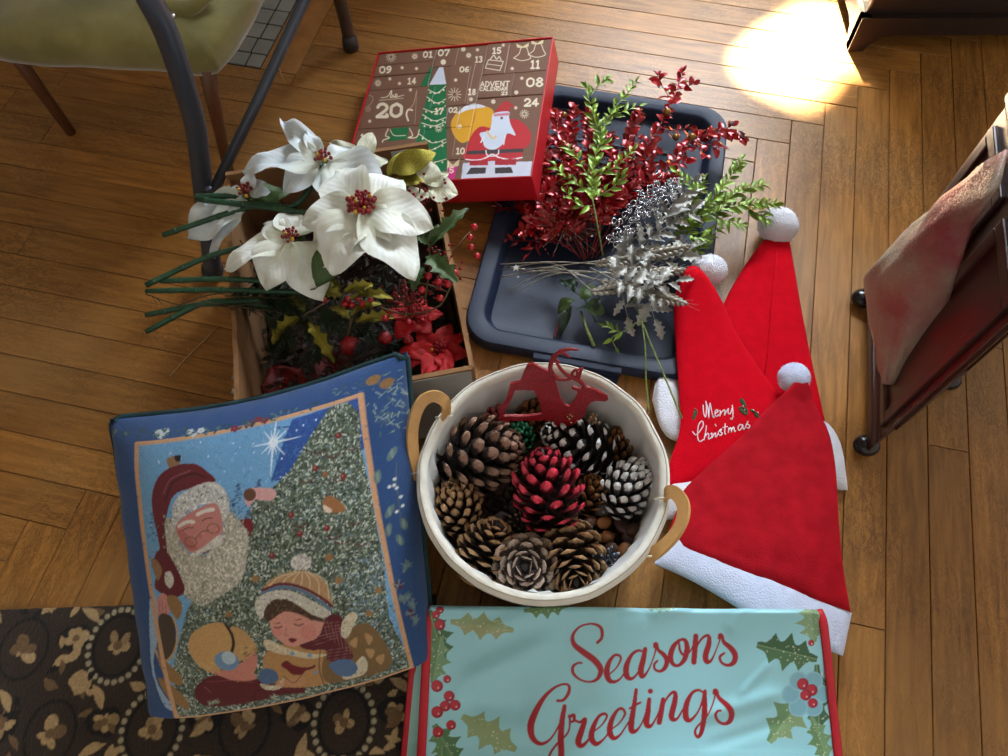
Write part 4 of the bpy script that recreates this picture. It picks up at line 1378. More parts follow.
ccv.line(B_([(240, 470), (320, 458), (400, 465)]), (128, 60, 62), 1.0, 14); ccv.line(B_([(230, 490), (250, 510), (240, 500)]), (132, 78, 78), 1.2); ccv.line(B_([(395, 540), (400, 505), (430, 490)]), (60, 12, 18), 1.2, 10)
# ---- child in knitted hat with a bird
ccv.poly(B_([(450, 350), (520, 320), (640, 350), (660, 420), (640, 485), (500, 485), (440, 420)]), (178, 134, 84), smooth=4, speck=.12)
ccv.poly(B_([(650, 340), (720, 280), (780, 265), (830, 340), (855, 430), (800, 465), (690, 480), (640, 480), (625, 430)]), (122, 94, 58), smooth=4, speck=.12)
ccv.poly(B_([(470, 215), (520, 170), (600, 190), (640, 240), (635, 280), (600, 315), (540, 330), (500, 310), (475, 275)]), (206, 144, 128), smooth=5, speck=.05)
ccv.dot(*B_([(590, 280)])[0], 8, (202, 120, 112), alpha=.55); ccv.dot(*B_([(490, 275)])[0], 5, (202, 120, 112), alpha=.5)
HAIR = B_([(450, 210), (470, 165), (520, 150), (570, 170), (630, 225), (640, 245), (600, 235), (560, 215), (520, 205), (490, 220), (470, 235), (455, 232)])
ccv.poly(HAIR, (72, 50, 34), smooth=4); dabs(HAIR, 130, [(112, 84, 56), (48, 32, 22), (96, 70, 46)], (.8, 2))
ccv.line(B_([(482, 258), (495, 262), (506, 256)]), (60, 36, 32), 1.1, 8); ccv.line(B_([(545, 250), (560, 256), (574, 250)]), (60, 36, 32), 1.1, 8)
ccv.line(B_([(482, 246), (500, 244)]), (110, 72, 56), .8); ccv.line(B_([(545, 236), (572, 234)]), (110, 72, 56), .8)
ccv.line(B_([(520, 265), (514, 285), (524, 290)]), (176, 104, 96), 1.0, 8)
ccv.poly(B_([(525, 302), (540, 300), (553, 306), (540, 315), (530, 312)]), (106, 28, 34), smooth=4)
CROWN = B_([(452, 130), (480, 95), (540, 72), (600, 75), (645, 110), (665, 160), (668, 190), (600, 145), (520, 118)])
ccv.poly(CROWN, (176, 138, 98), smooth=4, speck=.12)
for k in range(7):
    t = k / 6; ccv.line(B_([(470 + 190 * t, 118 + 48 * t), (500 + 150 * t, 92 + 14 * t), (555 + 40 * t, 74)]), (216, 192, 156), .9, 10)
ccv.line(B_([(448, 132), (510, 112), (580, 128), (640, 165), (668, 192)]), (100, 28, 40), 2.6, 20); ccv.line(B_([(448, 142), (510, 122), (580, 140), (636, 178), (664, 205)]), (92, 118, 142), 3.2, 20)
BRIM = B_([(425, 200), (430, 160), (480, 135), (545, 138), (620, 180), (665, 215), (640, 232), (600, 215), (560, 185), (520, 160), (480, 165), (455, 195), (445, 228)])
ccv.poly(BRIM, (196, 190, 176), smooth=4); dabs(BRIM, 260, [(226, 222, 210), (150, 142, 128), (206, 200, 186)], (.5, 1.1))
POM = B_([(540, 40), (555, 20), (585, 18), (604, 38), (598, 62), (570, 68), (545, 60)])
ccv.poly(POM, (204, 198, 190), smooth=4); dabs(POM, 90, [(230, 228, 222), (160, 152, 146)], (.5, 1.1))
COLL = B_([(445, 325), (455, 300), (520, 335), (600, 360), (650, 365), (600, 378), (540, 365), (480, 350)])
ccv.poly(COLL, (204, 188, 156), smooth=3); dabs(COLL, 120, [(226, 216, 190), (160, 140, 106)], (.5, 1))
ccv.poly(B_([(560, 325), (620, 300), (650, 230), (690, 225), (705, 260), (700, 300), (720, 350), (725, 390), (650, 392), (645, 350), (590, 345)]), (92, 26, 36), smooth=3, speck=.15)
for k in range(7): ccv.line(B_([(640 + k * 12, 235 + k * 8), (650 + k * 12, 300 + k * 12)]), (140, 96, 92), .6)
for k in range(6): ccv.line(B_([(600 + k * 8, 330 - k * 16), (700 - k * 2, 300 - k * 10)]), (140, 96, 92), .6)
for k in range(4): ccv.line(B_([(650, 350 + 12 * k), (722, 345 + 12 * k)]), (140, 96, 92), .6)
for P_ in ([(695, 300), (700, 250), (730, 218), (750, 235), (735, 265), (715, 308)], [(735, 415), (760, 385), (775, 420), (760, 460), (700, 475), (690, 455), (735, 450)], [(420, 470), (470, 480), (500, 450), (490, 490), (440, 498)]):
    Q_ = B_(P_); ccv.poly(Q_, (204, 192, 166), smooth=3); dabs(Q_, 60, [(228, 220, 200), (160, 146, 120)], (.5, 1))
ccv.poly(B_([(650, 410), (680, 390), (720, 395), (742, 430), (720, 460), (680, 455)]), (84, 112, 150), smooth=4, speck=.12)
ccv.poly(B_([(418, 440), (440, 410), (475, 420), (482, 455), (450, 472), (425, 465)]), (78, 104, 140), smooth=4, speck=.12)
for pts in ([(720, 330), (745, 310), (740, 350)], [(770, 300), (795, 320), (780, 345)], [(800, 400), (830, 390), (820, 430)], [(770, 360), (800, 370), (785, 400)]): ccv.poly(B_(pts), (176, 140, 92), smooth=3)
ccv.poly(B_([(495, 398), (515, 380), (535, 398), (575, 410), (608, 402), (600, 415), (575, 422), (560, 438), (530, 435), (512, 415)]), (110, 24, 34), smooth=3, speck=.1)
ccv.poly(B_([(470, 470), (560, 445), (565, 480), (500, 490)]), (196, 140, 104), smooth=3, alpha=.7)
ccv.line(B_([(625, 350), (618, 420), (628, 490)]), (70, 50, 34), .9, 10); ccv.line(B_([(500, 440), (530, 470), (560, 440)]), (104, 74, 46), .9, 8)
for x, y in ((535, 355), (590, 365), (605, 432)): ccv.dot(*B_([(x, y)])[0], 2.2, (120, 150, 176))
# foreground twigs of snow
for bx0, by0 in ((265, 548), (130, 395), (460, 530), (150, 440), (140, 610), (245, 555)):
    for k in range(14):
        a = rp.uniform(0, 6.28); L = rp.uniform(6, 16); ccv.line(B_([(bx0, by0), (bx0 + L * math.cos(a), by0 + L * math.sin(a))]), rp.choice([(170, 180, 160), (120, 134, 112), (150, 160, 140)]), .8)
# frame line
fr = FRAME_Q + [FRAME_Q[0]]
for i in range(4): ccv.line([fr[i], fr[i + 1]], (206, 158, 118), 4.6, speck=.1)
# blue border: dabs, holly, mistletoe, pine sprigs
dabs([(60, 350), (460, 350), (460, 780), (60, 780)], 0, [(0, 0, 0)])
for k in range(1500):
    x, y = rp.uniform(62, 458), rp.uniform(352, 778)
    if not inpoly(x, y, FRAME_Q): ccv.line([(x, y), (x + rp.uniform(-2, 2), y + rp.uniform(-1, 1))], rp.choice([(32, 64, 112), (48, 88, 142), (36, 70, 120)]), .9)
for x, y in ((835, 360), (805, 425), (845, 540), (888, 590), (880, 640), (845, 600)):
    q = A_([(x, y)])[0]; ccv.dot(*q, 6.4, (96, 120, 122), ry=2.9, ang=rp.uniform(.9, 2.2), speck=.2); ccv.dot(*q, 4.6, (124, 146, 140), ry=1.2, ang=1.4)
ccv.line(A_([(850, 390), (855, 450), (870, 520), (880, 600)]), (84, 100, 96), .9, 12)
for x, y in ((850, 440), (858, 470), (838, 462), (880, 530), (865, 545), (850, 460), (872, 500)): ccv.dot(*A_([(x, y)])[0], 1.5, (214, 222, 226))
for k in range(70):
    x, y = rp.gauss(820, 22), rp.gauss(210, 45); p = A_([(x, y), (x + rp.uniform(-16, 16), y + rp.uniform(4, 18))]); ccv.line(p, rp.choice([(120, 144, 148), (84, 108, 112), (150, 168, 160)]), .8)
for k in range(60):
    x, y = rp.uniform(640, 830), rp.gauss(110, 16) - 0; p = A_([(x, y + (830 - x) * .14), (x + rp.uniform(-14, 14), y + (830 - x) * .14 + rp.uniform(-8, 8))]); ccv.line(p, rp.choice([(120, 144, 148), (74, 98, 102), (60, 84, 84)]), .8)
for x, y in ((795, 135), (760, 110)): ccv.dot(*A_([(x, y)])[0], 4.8, (140, 104, 62), ry=6, speck=.3)
for x, y, c in ((45, 270, 0), (70, 262, 0), (60, 285, 0), (165, 262, 0), (205, 255, 0), (180, 272, 0), (380, 232, 1), (425, 222, 1), (325, 250, 1), (400, 215, 1)):
    q = A_([(x, y)])[0]
    for k in range(5): ccv.dot(q[0] + 2.6 * math.cos(k * 1.257), q[1] + 2.2 * math.sin(k * 1.257), 1.9, (200, 208, 212) if c == 0 else (124, 34, 52), speck=.15)
for k in range(70):
    x = rp.uniform(-150, 600); y = 285 - .11 * x - (max(0, x - 300) * .14) + rp.uniform(-22, 14); q = A_([(x, y)])[0]; ccv.dot(*q, 2.6, rp.choice([(52, 92, 84), (84, 116, 108), (40, 70, 76)]), ry=1.2, ang=rp.uniform(0, 3))
for x, y, c in ((905, 90, 0), (880, 150, 1), (910, 200, 0), (930, 230, 0), (925, 260, 1), (895, 200, 0), (945, 290, 0)):
    q = B_([(x, y)])[0]
    ccv.dot(*q, 5, (96, 120, 126) if c == 0 else (96, 34, 60), ry=3.2, ang=rp.uniform(0, 3), speck=.3)
    for k in range(8): a = rp.uniform(0, 6.28); ccv.line([q, (q[0] + 6 * math.cos(a), q[1] + 6 * math.sin(a))], (120, 144, 150), .7)

_g = np.random.default_rng(6)
ccv.a *= (1 + .30 * (_g.random((ccv.h, ccv.w, 1)) - .5) + .10 * (_g.random((ccv.h, ccv.w, 3)) - .5)).astype(np.float32)
# ---- the body: a stuffed square leaning on the carton
FZ = [.235, .270, .098, .095]
FC = [at(u, v, z) for (u, v), z in zip(FRAME_Q, FZ)]
C0 = (FC[0] + FC[1] + FC[2] + FC[3]) / 4
nrm = (FC[2] - FC[0]).cross(FC[1] - FC[3]).normalized()
FS = 0.79                                                     # the woven frame sits at this share of the half size
cush = thing('tapestry_cushion', (C0.x, C0.y, 0), 'blue tapestry cushion picturing a bearded man and two children by a snowy tree', 'cushion')


def quad(s, t):
    """s,t = +-1 at the frame corners; t = +1 is the top"""
    a, b = (s + 1) / 2, (t + 1) / 2
    return (FC[0] * (1 - a) + FC[1] * a) * b + (FC[3] * (1 - a) + FC[2] * a) * (1 - b)


def cpoint(s, t, side):
    def ext(q, e):
        a = abs(q)
        r = a / FS if a <= FS else 1 + (a - FS) / (1 - FS) * (e - 1)
        return math.copysign(r, q)
    pin = .018
    up_ = (t + 1) / 2
    ss = ext(s, lerp(1.10, 1.42, up_ ** .8) if s > 0 else 1.34) * (1.025 - pin * (1 - t * t))
    tt = ext(t, 1.19 if t > 0 else 1.03) * (1.03 - (.085 * (1 - s * s) * t if t > 0 else 0))
    g = max(0.0, (1 - s * s)) * max(0.0, (1 - t * t))
    puff = g ** .45
    h = (.090 * puff - .056) if side > 0 else (-.050 - .020 * puff)
    if t < -FS: h -= .022 * ((-t - FS) / (1 - FS)) ** 1.5 * (1 - s * s * .6)
    wr = .0022 * N3(s * 3.1 + 4, t * 3.3) + .0030 * N3(s * 9, t * 2.0, 3.0) * max(abs(s), abs(t)) ** 6
    # soft puckers along the seam
    wr += .0014 * math.sin((s * 23 if abs(t) > abs(s) else t * 23)) * max(abs(s), abs(t)) ** 10
    p = quad(ss, tt) + nrm * (h + wr)
    p.z = max(p.z, .0125)
    return p


NS = 340
Pf = np.zeros((NS, NS, 3)); ss_ = np.linspace(-1, 1, NS)
for j, t in enumerate(ss_):
    for i, s in enumerate(ss_):
        p = cpoint(s, t, 1); Pf[j, i] = (p.x - C0.x, p.y - C0.y, p.z)
me = grid_mesh('front_panel', Pf)
Hq = homography([(-FS, FS), (FS, FS), (FS, -FS), (-FS, -FS)], FRAME_Q)
S_, T_g = np.meshgrid(ss_, ss_)
sx, sy = happly(Hq, S_.ravel(), T_g.ravel())
set_print(me, ccv.sample(sx, sy))
link('front_panel', me, cush, paint_mat('tapestry_weave', 0.92, bump=0.55, bscale=700, sheen=0.15))
n2 = 40; Pb = np.zeros((n2, n2, 3))
for j, t in enumerate(np.linspace(-1, 1, n2)):
    for i, s in enumerate(np.linspace(1, -1, n2)):
        p = cpoint(s, t, -1); Pb[j, i] = (p.x - C0.x, p.y - C0.y, p.z)
link('back_panel', grid_mesh('back_panel', Pb), cush, mat('cushion_back', srgb(34, 60, 96), .9, bump=.3, bscale=500))
pts = []
for k in range(160):
    q = k / 40; e = int(q); f = (q - e) * 2 - 1
    s, t = [(f, 1), (1, -f), (-f, -1), (-1, f)][e]
    rr_ = .97 if abs(f) > .985 else 1
    pts.append(cpoint(s * rr_, t * rr_, 1) + nrm * .0005)
pts.append(pts[0])
MB().tube(pts, .0042, 8, cap=False).build('piping', mat('piping_cord', srgb(22, 58, 62), .85, bump=.3, bscale=600), cush)
# ================================================================== santa hats lying in a heap
from mathutils.bvhtree import BVHTree
M_FELT = mat('plush_red', srgb(208, 0, 26), 0.95, var=0.05, scale=60, bump=0.5, bscale=500, spec=.15)
M_FELT2 = mat('felt_red', srgb(172, 18, 32), 0.95, var=0.12, scale=45, bump=0.3, bscale=500, spec=.15)
M_FUR = mat('white_plush', srgb(226, 228, 238), 0.95, var=0.05, scale=60, bump=0.8, bscale=420, sheen=0.5)
M_FUR2 = mat('white_felt_trim', srgb(206, 214, 240), 0.95, var=0.05, scale=60, bump=0.6, bscale=420, sheen=0.3)


def pick(o_mesh, origin, u, v):
    """point of a finished mesh under a pixel (for things sewn onto it)"""
    vs = [Vector(q.co) + Vector(origin) for q in o_mesh.vertices]
    if not hasattr(pick, 'cache'): pick.cache = {}
    if o_mesh.name not in pick.cache:
        pick.cache[o_mesh.name] = BVHTree.FromPolygons([tuple(q) for q in vs], [tuple(p.vertices) for p in o_mesh.polygons])
    d = (at(u, v, 0) - _C).normalized()
    loc, n, i, dist = pick.cache[o_mesh.name].ray_cast(_C, d)
    return (loc, n) if loc is not None else (at(u, v, .04), Vector((0, 0, 1)))


def flat_loft(rows, nu=26, nv=40, wr=.0016, seed=1.0, power=2.4):
    """rows: (uL, vL, uR, vR, z base, thickness): a stuffed-flat shape between two outlines"""
    q = spline([(*at2(r[0], r[1], r[4] + r[5] * .4), *at2(r[2], r[3], r[4] + r[5] * .4), r[4], r[5]) for r in rows], nv + 1)
    mb = MB()
    top = []; bot = []
    for j in range(nv + 1):
        lx, ly, rx, ry, zb, th = q[j]
        th = max(th, .001)
        for i in range(nu + 1):
            s = -1 + 2 * i / nu
            s = math.sin(s * math.pi / 2)
            x = lerp(lx, rx, (s + 1) / 2); y = lerp(ly, ry, (s + 1) / 2)
            e = max(0.0, 1 - abs(s) ** power) ** .5
            en = 1.0
            if j == 0 or j == nv: en = .15
            elif j == 1 or j == nv - 1: en = .7
            w = wr * (N3(x * 22, y * 22, seed) + .6 * N3(x * 60, y * 60, seed + 3)) * e
            top.append((x, y, zb + th * (.35 + .65 * e * en) + w)); bot.append((x, y, zb + th * .35 * (1 - e * en)))
    n = nu + 1; m = len(top); fs = []
    for j in range(nv):
        for i in range(nu):
            a = j * n + i
            fs.append((a, a + n, a + n + 1, a + 1)); fs.append((m + a, m + a + 1, m + a + n + 1, m + a + n))
        a = j * n
        fs.append((a, m + a, m + a + n, a + n)); b_ = j * n + nu
        fs.append((b_, b_ + n, m + b_ + n, m + b_))
    for i in range(nu):
        fs.append((i, i + 1, m + i + 1, m + i)); a = nv * n + i
        fs.append((a + 1, a, m + a, m + a + 1))
    return mb.add(top + bot, fs)


def fuzz(c, r, parent, m, n=1100, L=.0042, sq=(1, 1, 1), seed=1):
    """a pompom: soft core and a coat of short fibres"""
    rf = random.Random(seed); c = Vector(c)
    mb = MB().ball(c, r, 24, 16, sq)
    for i, p in enumerate(mb.v):
        d = Vector(p) - c
        mb.v[i] = tuple(c + d * (1 + .07 * N3(d.x * 90, d.y * 90, d.z * 90)))
    pom = mb.build('pompom', m, parent)
    fb = MB()
    for k in range(n):
        z = rf.uniform(-1, 1); a = rf.uniform(0, 6.283); q = math.sqrt(1 - z * z)
        d = Vector((q * math.cos(a), q * math.sin(a), z))
        p = c + Vector((d.x * sq[0], d.y * sq[1], d.z * sq[2])) * r * .97
        t = Vector((rf.gauss(0, 1), rf.gauss(0, 1), rf.gauss(0, 1))); t = (t - d * t.dot(d)).normalized()
        s = d.cross(t) * .0005; e = p + (d * .8 + t * rf.uniform(.4, 1.6)).normalized() * L * rf.uniform(.6, 1.2)
        if e.z < .001: continue
        fb.add([p - s, p + s, e], [(0, 1, 2)])
    o = fb.build('fibres', m, pom, smooth=False); o['kind'] = 'stuff'
    return pom


def trim_fibres(mesh_o, parent, m, n, L, seed):
    rf = random.Random(seed); me = mesh_o.data; fb = MB()
    org = parent.matrix_basis.translation
    ps = [p for p in me.polygons if p.normal.z > -.2]
    for k in range(n):
        p = rf.choice(ps)
        c = Vector((0, 0, 0)); ws = [rf.random() + .01 for _ in p.vertices]; tw = sum(ws)
        for w, vi in zip(ws, p.vertices): c += me.vertices[vi].co * (w / tw)
        c = c + org; d = p.normal
        t = Vector((rf.gauss(0, 1), rf.gauss(0, 1), rf.gauss(0, 1))); t = (t - d * t.dot(d)).normalized()
        s = d.cross(t) * .0005; e = c + (d * .7 + t).normalized() * L * rf.uniform(.6, 1.2)
        if e.z < .0012: continue
        fb.add([c - s, c + s, e], [(0, 1, 2)])
    o = fb.build('fibres', m, mesh_o, smooth=False) if False else None
    return fb


# --- plush hat lying undermost, tip pointing away
pA = at(740, 350, 0)
hatA = thing('santa_hat', pA, 'bright red plush santa hat lying undermost, its pompom by the green spray', 'santa hat', 'santa hats in a heap')
flat_loft([(765, 238, 789, 238, .012, .016), (742, 270, 795, 272, .006, .022), (723, 305, 801, 306, .003, .022), (708, 345, 810, 352, .003, .020), (692, 388, 826, 424, .002, .018)], seed=2).build('cone', M_FELT, hatA)
flat_loft([(655, 383, 652, 400, .010, .016), (664, 374, 662, 430, .010, .018), (690, 384, 680, 442, .002, .022), (740, 390, 728, 446, .002, .020), (800, 414, 800, 468, .002, .020), (828, 424, 834, 488, .002, .024), (843, 452, 848, 490, .003, .020)], nu=14, nv=30, seed=3).build('brim', M_FUR, hatA)
MB().tube([at(*q) for q in ((777, 252, .031), (772, 300, .0268), (768, 350, .0245), (762, 395, .0225))], .0011, 6).build('seam', M_FELT, hatA)
c = at(778, 226, .03)
fuzz((c.x, c.y, .031), .0305, hatA, M_FUR, seed=4, sq=(1.05, 1, .95))
# --- embroidered hat in the middle, its tip bent over the lid's rim
pB = at(710, 420, 0)
hatB = thing('santa_hat', pB, 'bright red plush santa hat embroidered Merry Christmas in white', 'santa hat', 'santa hats in a heap')
coneB = flat_loft([(688, 266, 696, 266, .062, .012), (679, 280, 709, 281, .052, .026), (674, 308, 722, 302, .037, .030), (676, 348, 737, 334, .034, .020), (679, 392, 760, 369, .030, .018), (680, 428, 784, 402, .026, .018),
                   (670, 462, 802, 432, .026, .016), (666, 494, 818, 462, .025, .014)], seed=5).build('cone', M_FELT, hatB)
flat_loft([(664, 484, 664, 520, .022, .018), (700, 478, 704, 516, .023, .016), (760, 468, 764, 500, .024, .015), (816, 458, 820, 486, .024, .015)], nu=12, nv=20, seed=6).build('brim', M_FUR, hatB)
c = at(709, 270, .046)
fuzz((c.x, c.y, .046), .0255, hatB, M_FUR, seed=5, sq=(1.1, .95, .9))
M_WTHR = mat('white_thread', srgb(244, 236, 240), .6)
M_GTHR = mat('green_thread', srgb(28, 84, 44), .6)
M_DTHR = mat('dark_red_thread', srgb(110, 20, 40), .6)


def sew(strokes, name, m, r, parent, mesh_o, org, n=14):
    mb = MB()
    for st in strokes:
        P_ = []
        for u, v in spline(st, max(4, n * (len(st) - 1) // 3 + 3)):
            loc, nn = pick(mesh_o.data, org, 660 + u / 7.56, 380 + v / 7.56)
            P_.append(loc + nn * .0005)
        mb.tube(P_, r, 5)
    return mb.build(name, m, parent)


MERRY = [[(325, 190), (330, 255), (345, 280), (350, 215), (345, 160)], [(345, 160), (360, 215), (368, 290)], [(368, 290), (372, 205), (378, 175)], [(378, 175), (388, 230), (402, 282), (412, 280)],
         [(412, 258), (436, 240), (432, 225), (418, 235), (415, 265), (428, 276), (445, 262)], [(445, 230), (455, 238), (450, 275), (460, 250), (480, 228)], [(482, 225), (490, 232), (486, 268), (498, 244), (512, 222)],
         [(516, 215), (514, 250), (530, 255), (545, 215)], [(545, 190), (550, 240), (548, 285), (538, 298), (530, 288)]]
XMAS = [[(245, 392), (275, 415), (325, 350), (318, 312), (290, 345), (284, 430), (300, 466), (330, 450)], [(332, 455), (345, 390), (350, 345)], [(340, 430), (358, 405), (368, 415), (366, 448), (385, 438)],
        [(382, 410), (392, 405), (390, 440), (402, 420), (412, 402)], [(420, 400), (418, 432), (432, 420), (440, 400)], [(415, 335), (425, 350)], [(440, 395), (462, 372), (458, 395), (470, 405), (456, 420), (445, 412)],
        [(492, 330), (488, 400), (500, 412)], [(474, 362), (510, 352)], [(515, 400), (520, 362)], [(518, 380), (534, 362), (540, 395)], [(540, 378), (556, 358), (562, 390), (572, 385)],
        [(622, 345), (604, 338), (588, 362), (598, 382), (618, 360), (624, 340), (628, 372), (640, 370)], [(640, 365), (664, 312), (660, 335), (678, 345), (668, 366), (652, 360)]]
so = hatB.matrix_basis.translation
sew(MERRY + XMAS, 'embroidered_lettering', M_WTHR, .00085, hatB, coneB, so)
for st in ([[(612, 140), (622, 170), (640, 195), (618, 175), (606, 150)], [(625, 150), (640, 185), (648, 205)]], [[(595, 215), (620, 210), (655, 235), (650, 260), (620, 245), (600, 222)], [(610, 225), (640, 245)], [(650, 215), (656, 240)]], [[(680, 232), (710, 240), (745, 285), (715, 262)], [(690, 225), (742, 262)]], [[(258, 218), (276, 238), (258, 285), (246, 300)], [(262, 240), (250, 290)]]):
    sew(st, 'embroidered_leaf', M_GTHR, .0015, hatB, coneB, so)
mb = MB()
for u, v in ((690, 235), (704, 228), (738, 246), (630, 195), (640, 225)):
    loc, nn = pick(coneB.data, so, 660 + u / 7.56, 380 + v / 7.56); mb.ball(loc + nn * .0006, .0011, 6, 5)
mb.build('embroidered_dots', M_WTHR, hatB)
# --- felt hat on top
pC = at(770, 520, 0)
hatC = thing('santa_hat', pC, 'darker red felt santa hat on top of the heap with a smooth pale trim', 'santa hat', 'santa hats in a heap')
flat_loft([(795, 381, 806, 379, .064, .008), (786, 391, 811, 389, .058, .011), (768, 407, 815, 404, .048, .013), (742, 436, 828, 430, .044, .014), (708, 466, 834, 455, .042, .014), (684, 490, 837, 482, .042, .013), (676, 512, 839, 520, .041, .013),
           (668, 532, 843, 565, .038, .013), (664, 546, 851, 612, .034, .013)], seed=9, wr=.0045, nu=34, nv=50).build('cone', M_FELT2, hatC)
flat_loft([(674, 528, 654, 564, .033, .016), (700, 543, 690, 580, .031, .015), (735, 560, 728, 602, .030, .015), (780, 580, 770, 628, .029, .015), (820, 598, 812, 645, .028, .015), (852, 613, 843, 656, .027, .015)], nu=14, nv=34, seed=11, wr=.001).build('brim', M_FUR2, hatC)
c = at(794, 378, .054)
fuzz((c.x, c.y, .054), .0225, hatC, M_FUR2, n=900, L=.003, seed=6, sq=(1, 1, .9))
# ================================================================== metal frame and stool at the hearth
M_TUBE = mat('grey_tube', srgb(74, 80, 92), 0.3, metal=0.3, var=0.08, scale=12)
M_BROWN = mat('brown_leg', srgb(104, 66, 44), 0.38, var=0.15, scale=14)
M_RUBBER = mat('rubber_foot', srgb(50, 46, 46), 0.6)
M_VELVET = mat('green_velvet', srgb(112, 104, 46), 0.7, var=0.22, scale=16, bump=0.3, bscale=60, sheen=0.6, col2=srgb(140, 130, 70))
f0 = at(212, 272, 0)
frame = thing('folding_chair', f0, 'grey tubular metal folding chair with a slanting brace', 'chair')
leg_pts = spline([tuple(at(*q)) for q in ((213, 273, .012), (209, 235, .08), (203, 190, .15), (196, 130, .25), (184, 85, .33), (167, 35, .41), (150, 0, .46), (128, -42, .50))], 30)
MB().tube(leg_pts, .0138, 14).build('leg', M_TUBE, frame)
MB().tube([at(213, 273, .0), at(212.5, 268, .024)], .0165, 14).build('foot_cap', M_RUBBER, frame)
MB().tube([at(213, 192, .15), at(258, 100, .225), at(305, -2, .31), at(330, -55, .35)], .0078, 12).build('brace', M_TUBE, frame)
c = at(208, 192, .152)
MB().ball(c + Vector((.004, -.002, .010)), .006, 10, 8, (1, 1, .5)).build('rivet', M_TUBE, frame)
far = spline([tuple(at(*q)) for q in ((351, 47, .004), (343, 12, .08), (330, -30, .19), (305, -75, .33))], 16)
fl_ = MB().tube(far, .0118, 12).build('leg', mat('dark_tube', srgb(82, 72, 66), .4, metal=.5), frame)
MB().tube([at(351, 48, 0), at(350, 42, .018), at(349, 36, .030)], [.0152, .0150, .0128], 14).build('foot_cap', M_RUBBER, frame)
# far side rail that carries both legs, above the picture
MB().tube([Vector(leg_pts[-1]), Vector(far[-1])], .010, 10).build('seat_rail', M_TUBE, frame)

s0 = at(228, 168, 0)
stool = thing('upholstered_stool', s0, 'low stool with olive green velvet seat and brown legs behind the metal chair', 'stool')
MB().tube([at(229, 172, .0), at(217, 118, .125), at(206, 66, .240)], [.0085, .0105, .0125], 12).build('leg', M_BROWN, stool)
zS = .265
sp = [at(*q, zS) for q in ((214, 58), (236, 36), (250, 14), (264, -14), (275, -55), (60, -80), (-40, -20), (-30, 44), (90, 52), (150, 56), (190, 60))]
cen = sum(sp, Vector((0, 0, 0))) / len(sp)
ring = [Vector(p) for p in spline([tuple(p) for p in sp + [sp[0]]], 73)][:-1]
mb = MB(); vs = []; fs = []; n = len(ring); lv = [(.93, -.030), (.945, -.02), (.95, -.008), (.935, .002), (.90, .008), (.78, .016), (.55, .022), (.28, .026)]
for k, dz in lv:
    for p in ring:
        q = cen + (p - cen) * k
        vs.append((q.x, q.y, zS + dz + .006 * N3(q.x * 14, q.y * 14, k) + (.010 * max(0, N3(q.x * 7, q.y * 9, 3.0)) if k < .95 else 0)))
for i in range(len(lv) - 1):
    for k in range(n):
        a = i * n + k; b_ = i * n + (k + 1) % n
        fs.append((a, b_, b_ + n, a + n))
fs.append(tuple((len(lv) - 1) * n + k for k in range(n))); fs.append(tuple(range(n - 1, -1, -1)))
MB().add(vs, fs).build('seat', M_VELVET, stool)
fold = []
for k in range(14):
    t = k / 13; p = at(lerp(140, 222, t), -6 + 10 * math.sin(t * 3.1), zS + .03); fold.append(p + Vector((0, 0, .006 * math.sin(t * 9))))
MB().tube(fold, [.006 + .012 * math.sin(math.pi * k / 13) for k in range(14)], 10, flat=.6).build('gathered_fold', M_VELVET, stool)
for q in ((60, -60), (-10, 20)):
    p = at(*q, .23); MB().tube([Vector((p.x, p.y, 0)), Vector((p.x, p.y, .235))], [.0085, .012], 10).build('leg', M_BROWN, stool)
c = at(172, 19, .30); MB().ball((c.x, c.y, .305), .008, 12, 8, (1, 1, .6)).build('button', mat('chrome', srgb(200, 200, 205), .15, metal=1), stool)

# ================================================================== dark cabinet on ball feet (right), canted corner
M_MAHO = mat('mahogany', srgb(58, 26, 20), 0.33, var=0.25, scale=14, bump=0.05)
M_BALL = mat('black_ball', srgb(24, 20, 22), 0.2)
P0 = at(868, 452, .03); P1 = at(868, 286, .03)
dL = (P0 - P1); dL.z = 0; dL.normalize()
dF = Vector((.80, .60, 0)); dB = Vector((.995, -.1, 0))
Q = [P1, P0, P0 + dF * .20, P0 + dF * .20 + Vector((.14, .12, 0)), P1 + Vector((.26, -.02, 0))]
cab = thing('mahogany_cabinet', (P0.x, P0.y, 0), 'small dark mahogany cabinet on black ball feet with panelled sides', 'cabinet')
pol = [(p.x, p.y) for p in Q]
ctr = Vector((sum(p[0] for p in pol) / 5, sum(p[1] for p in pol) / 5))


def scl(k): return [tuple(ctr + (Vector(p) - ctr) * k) for p in pol]


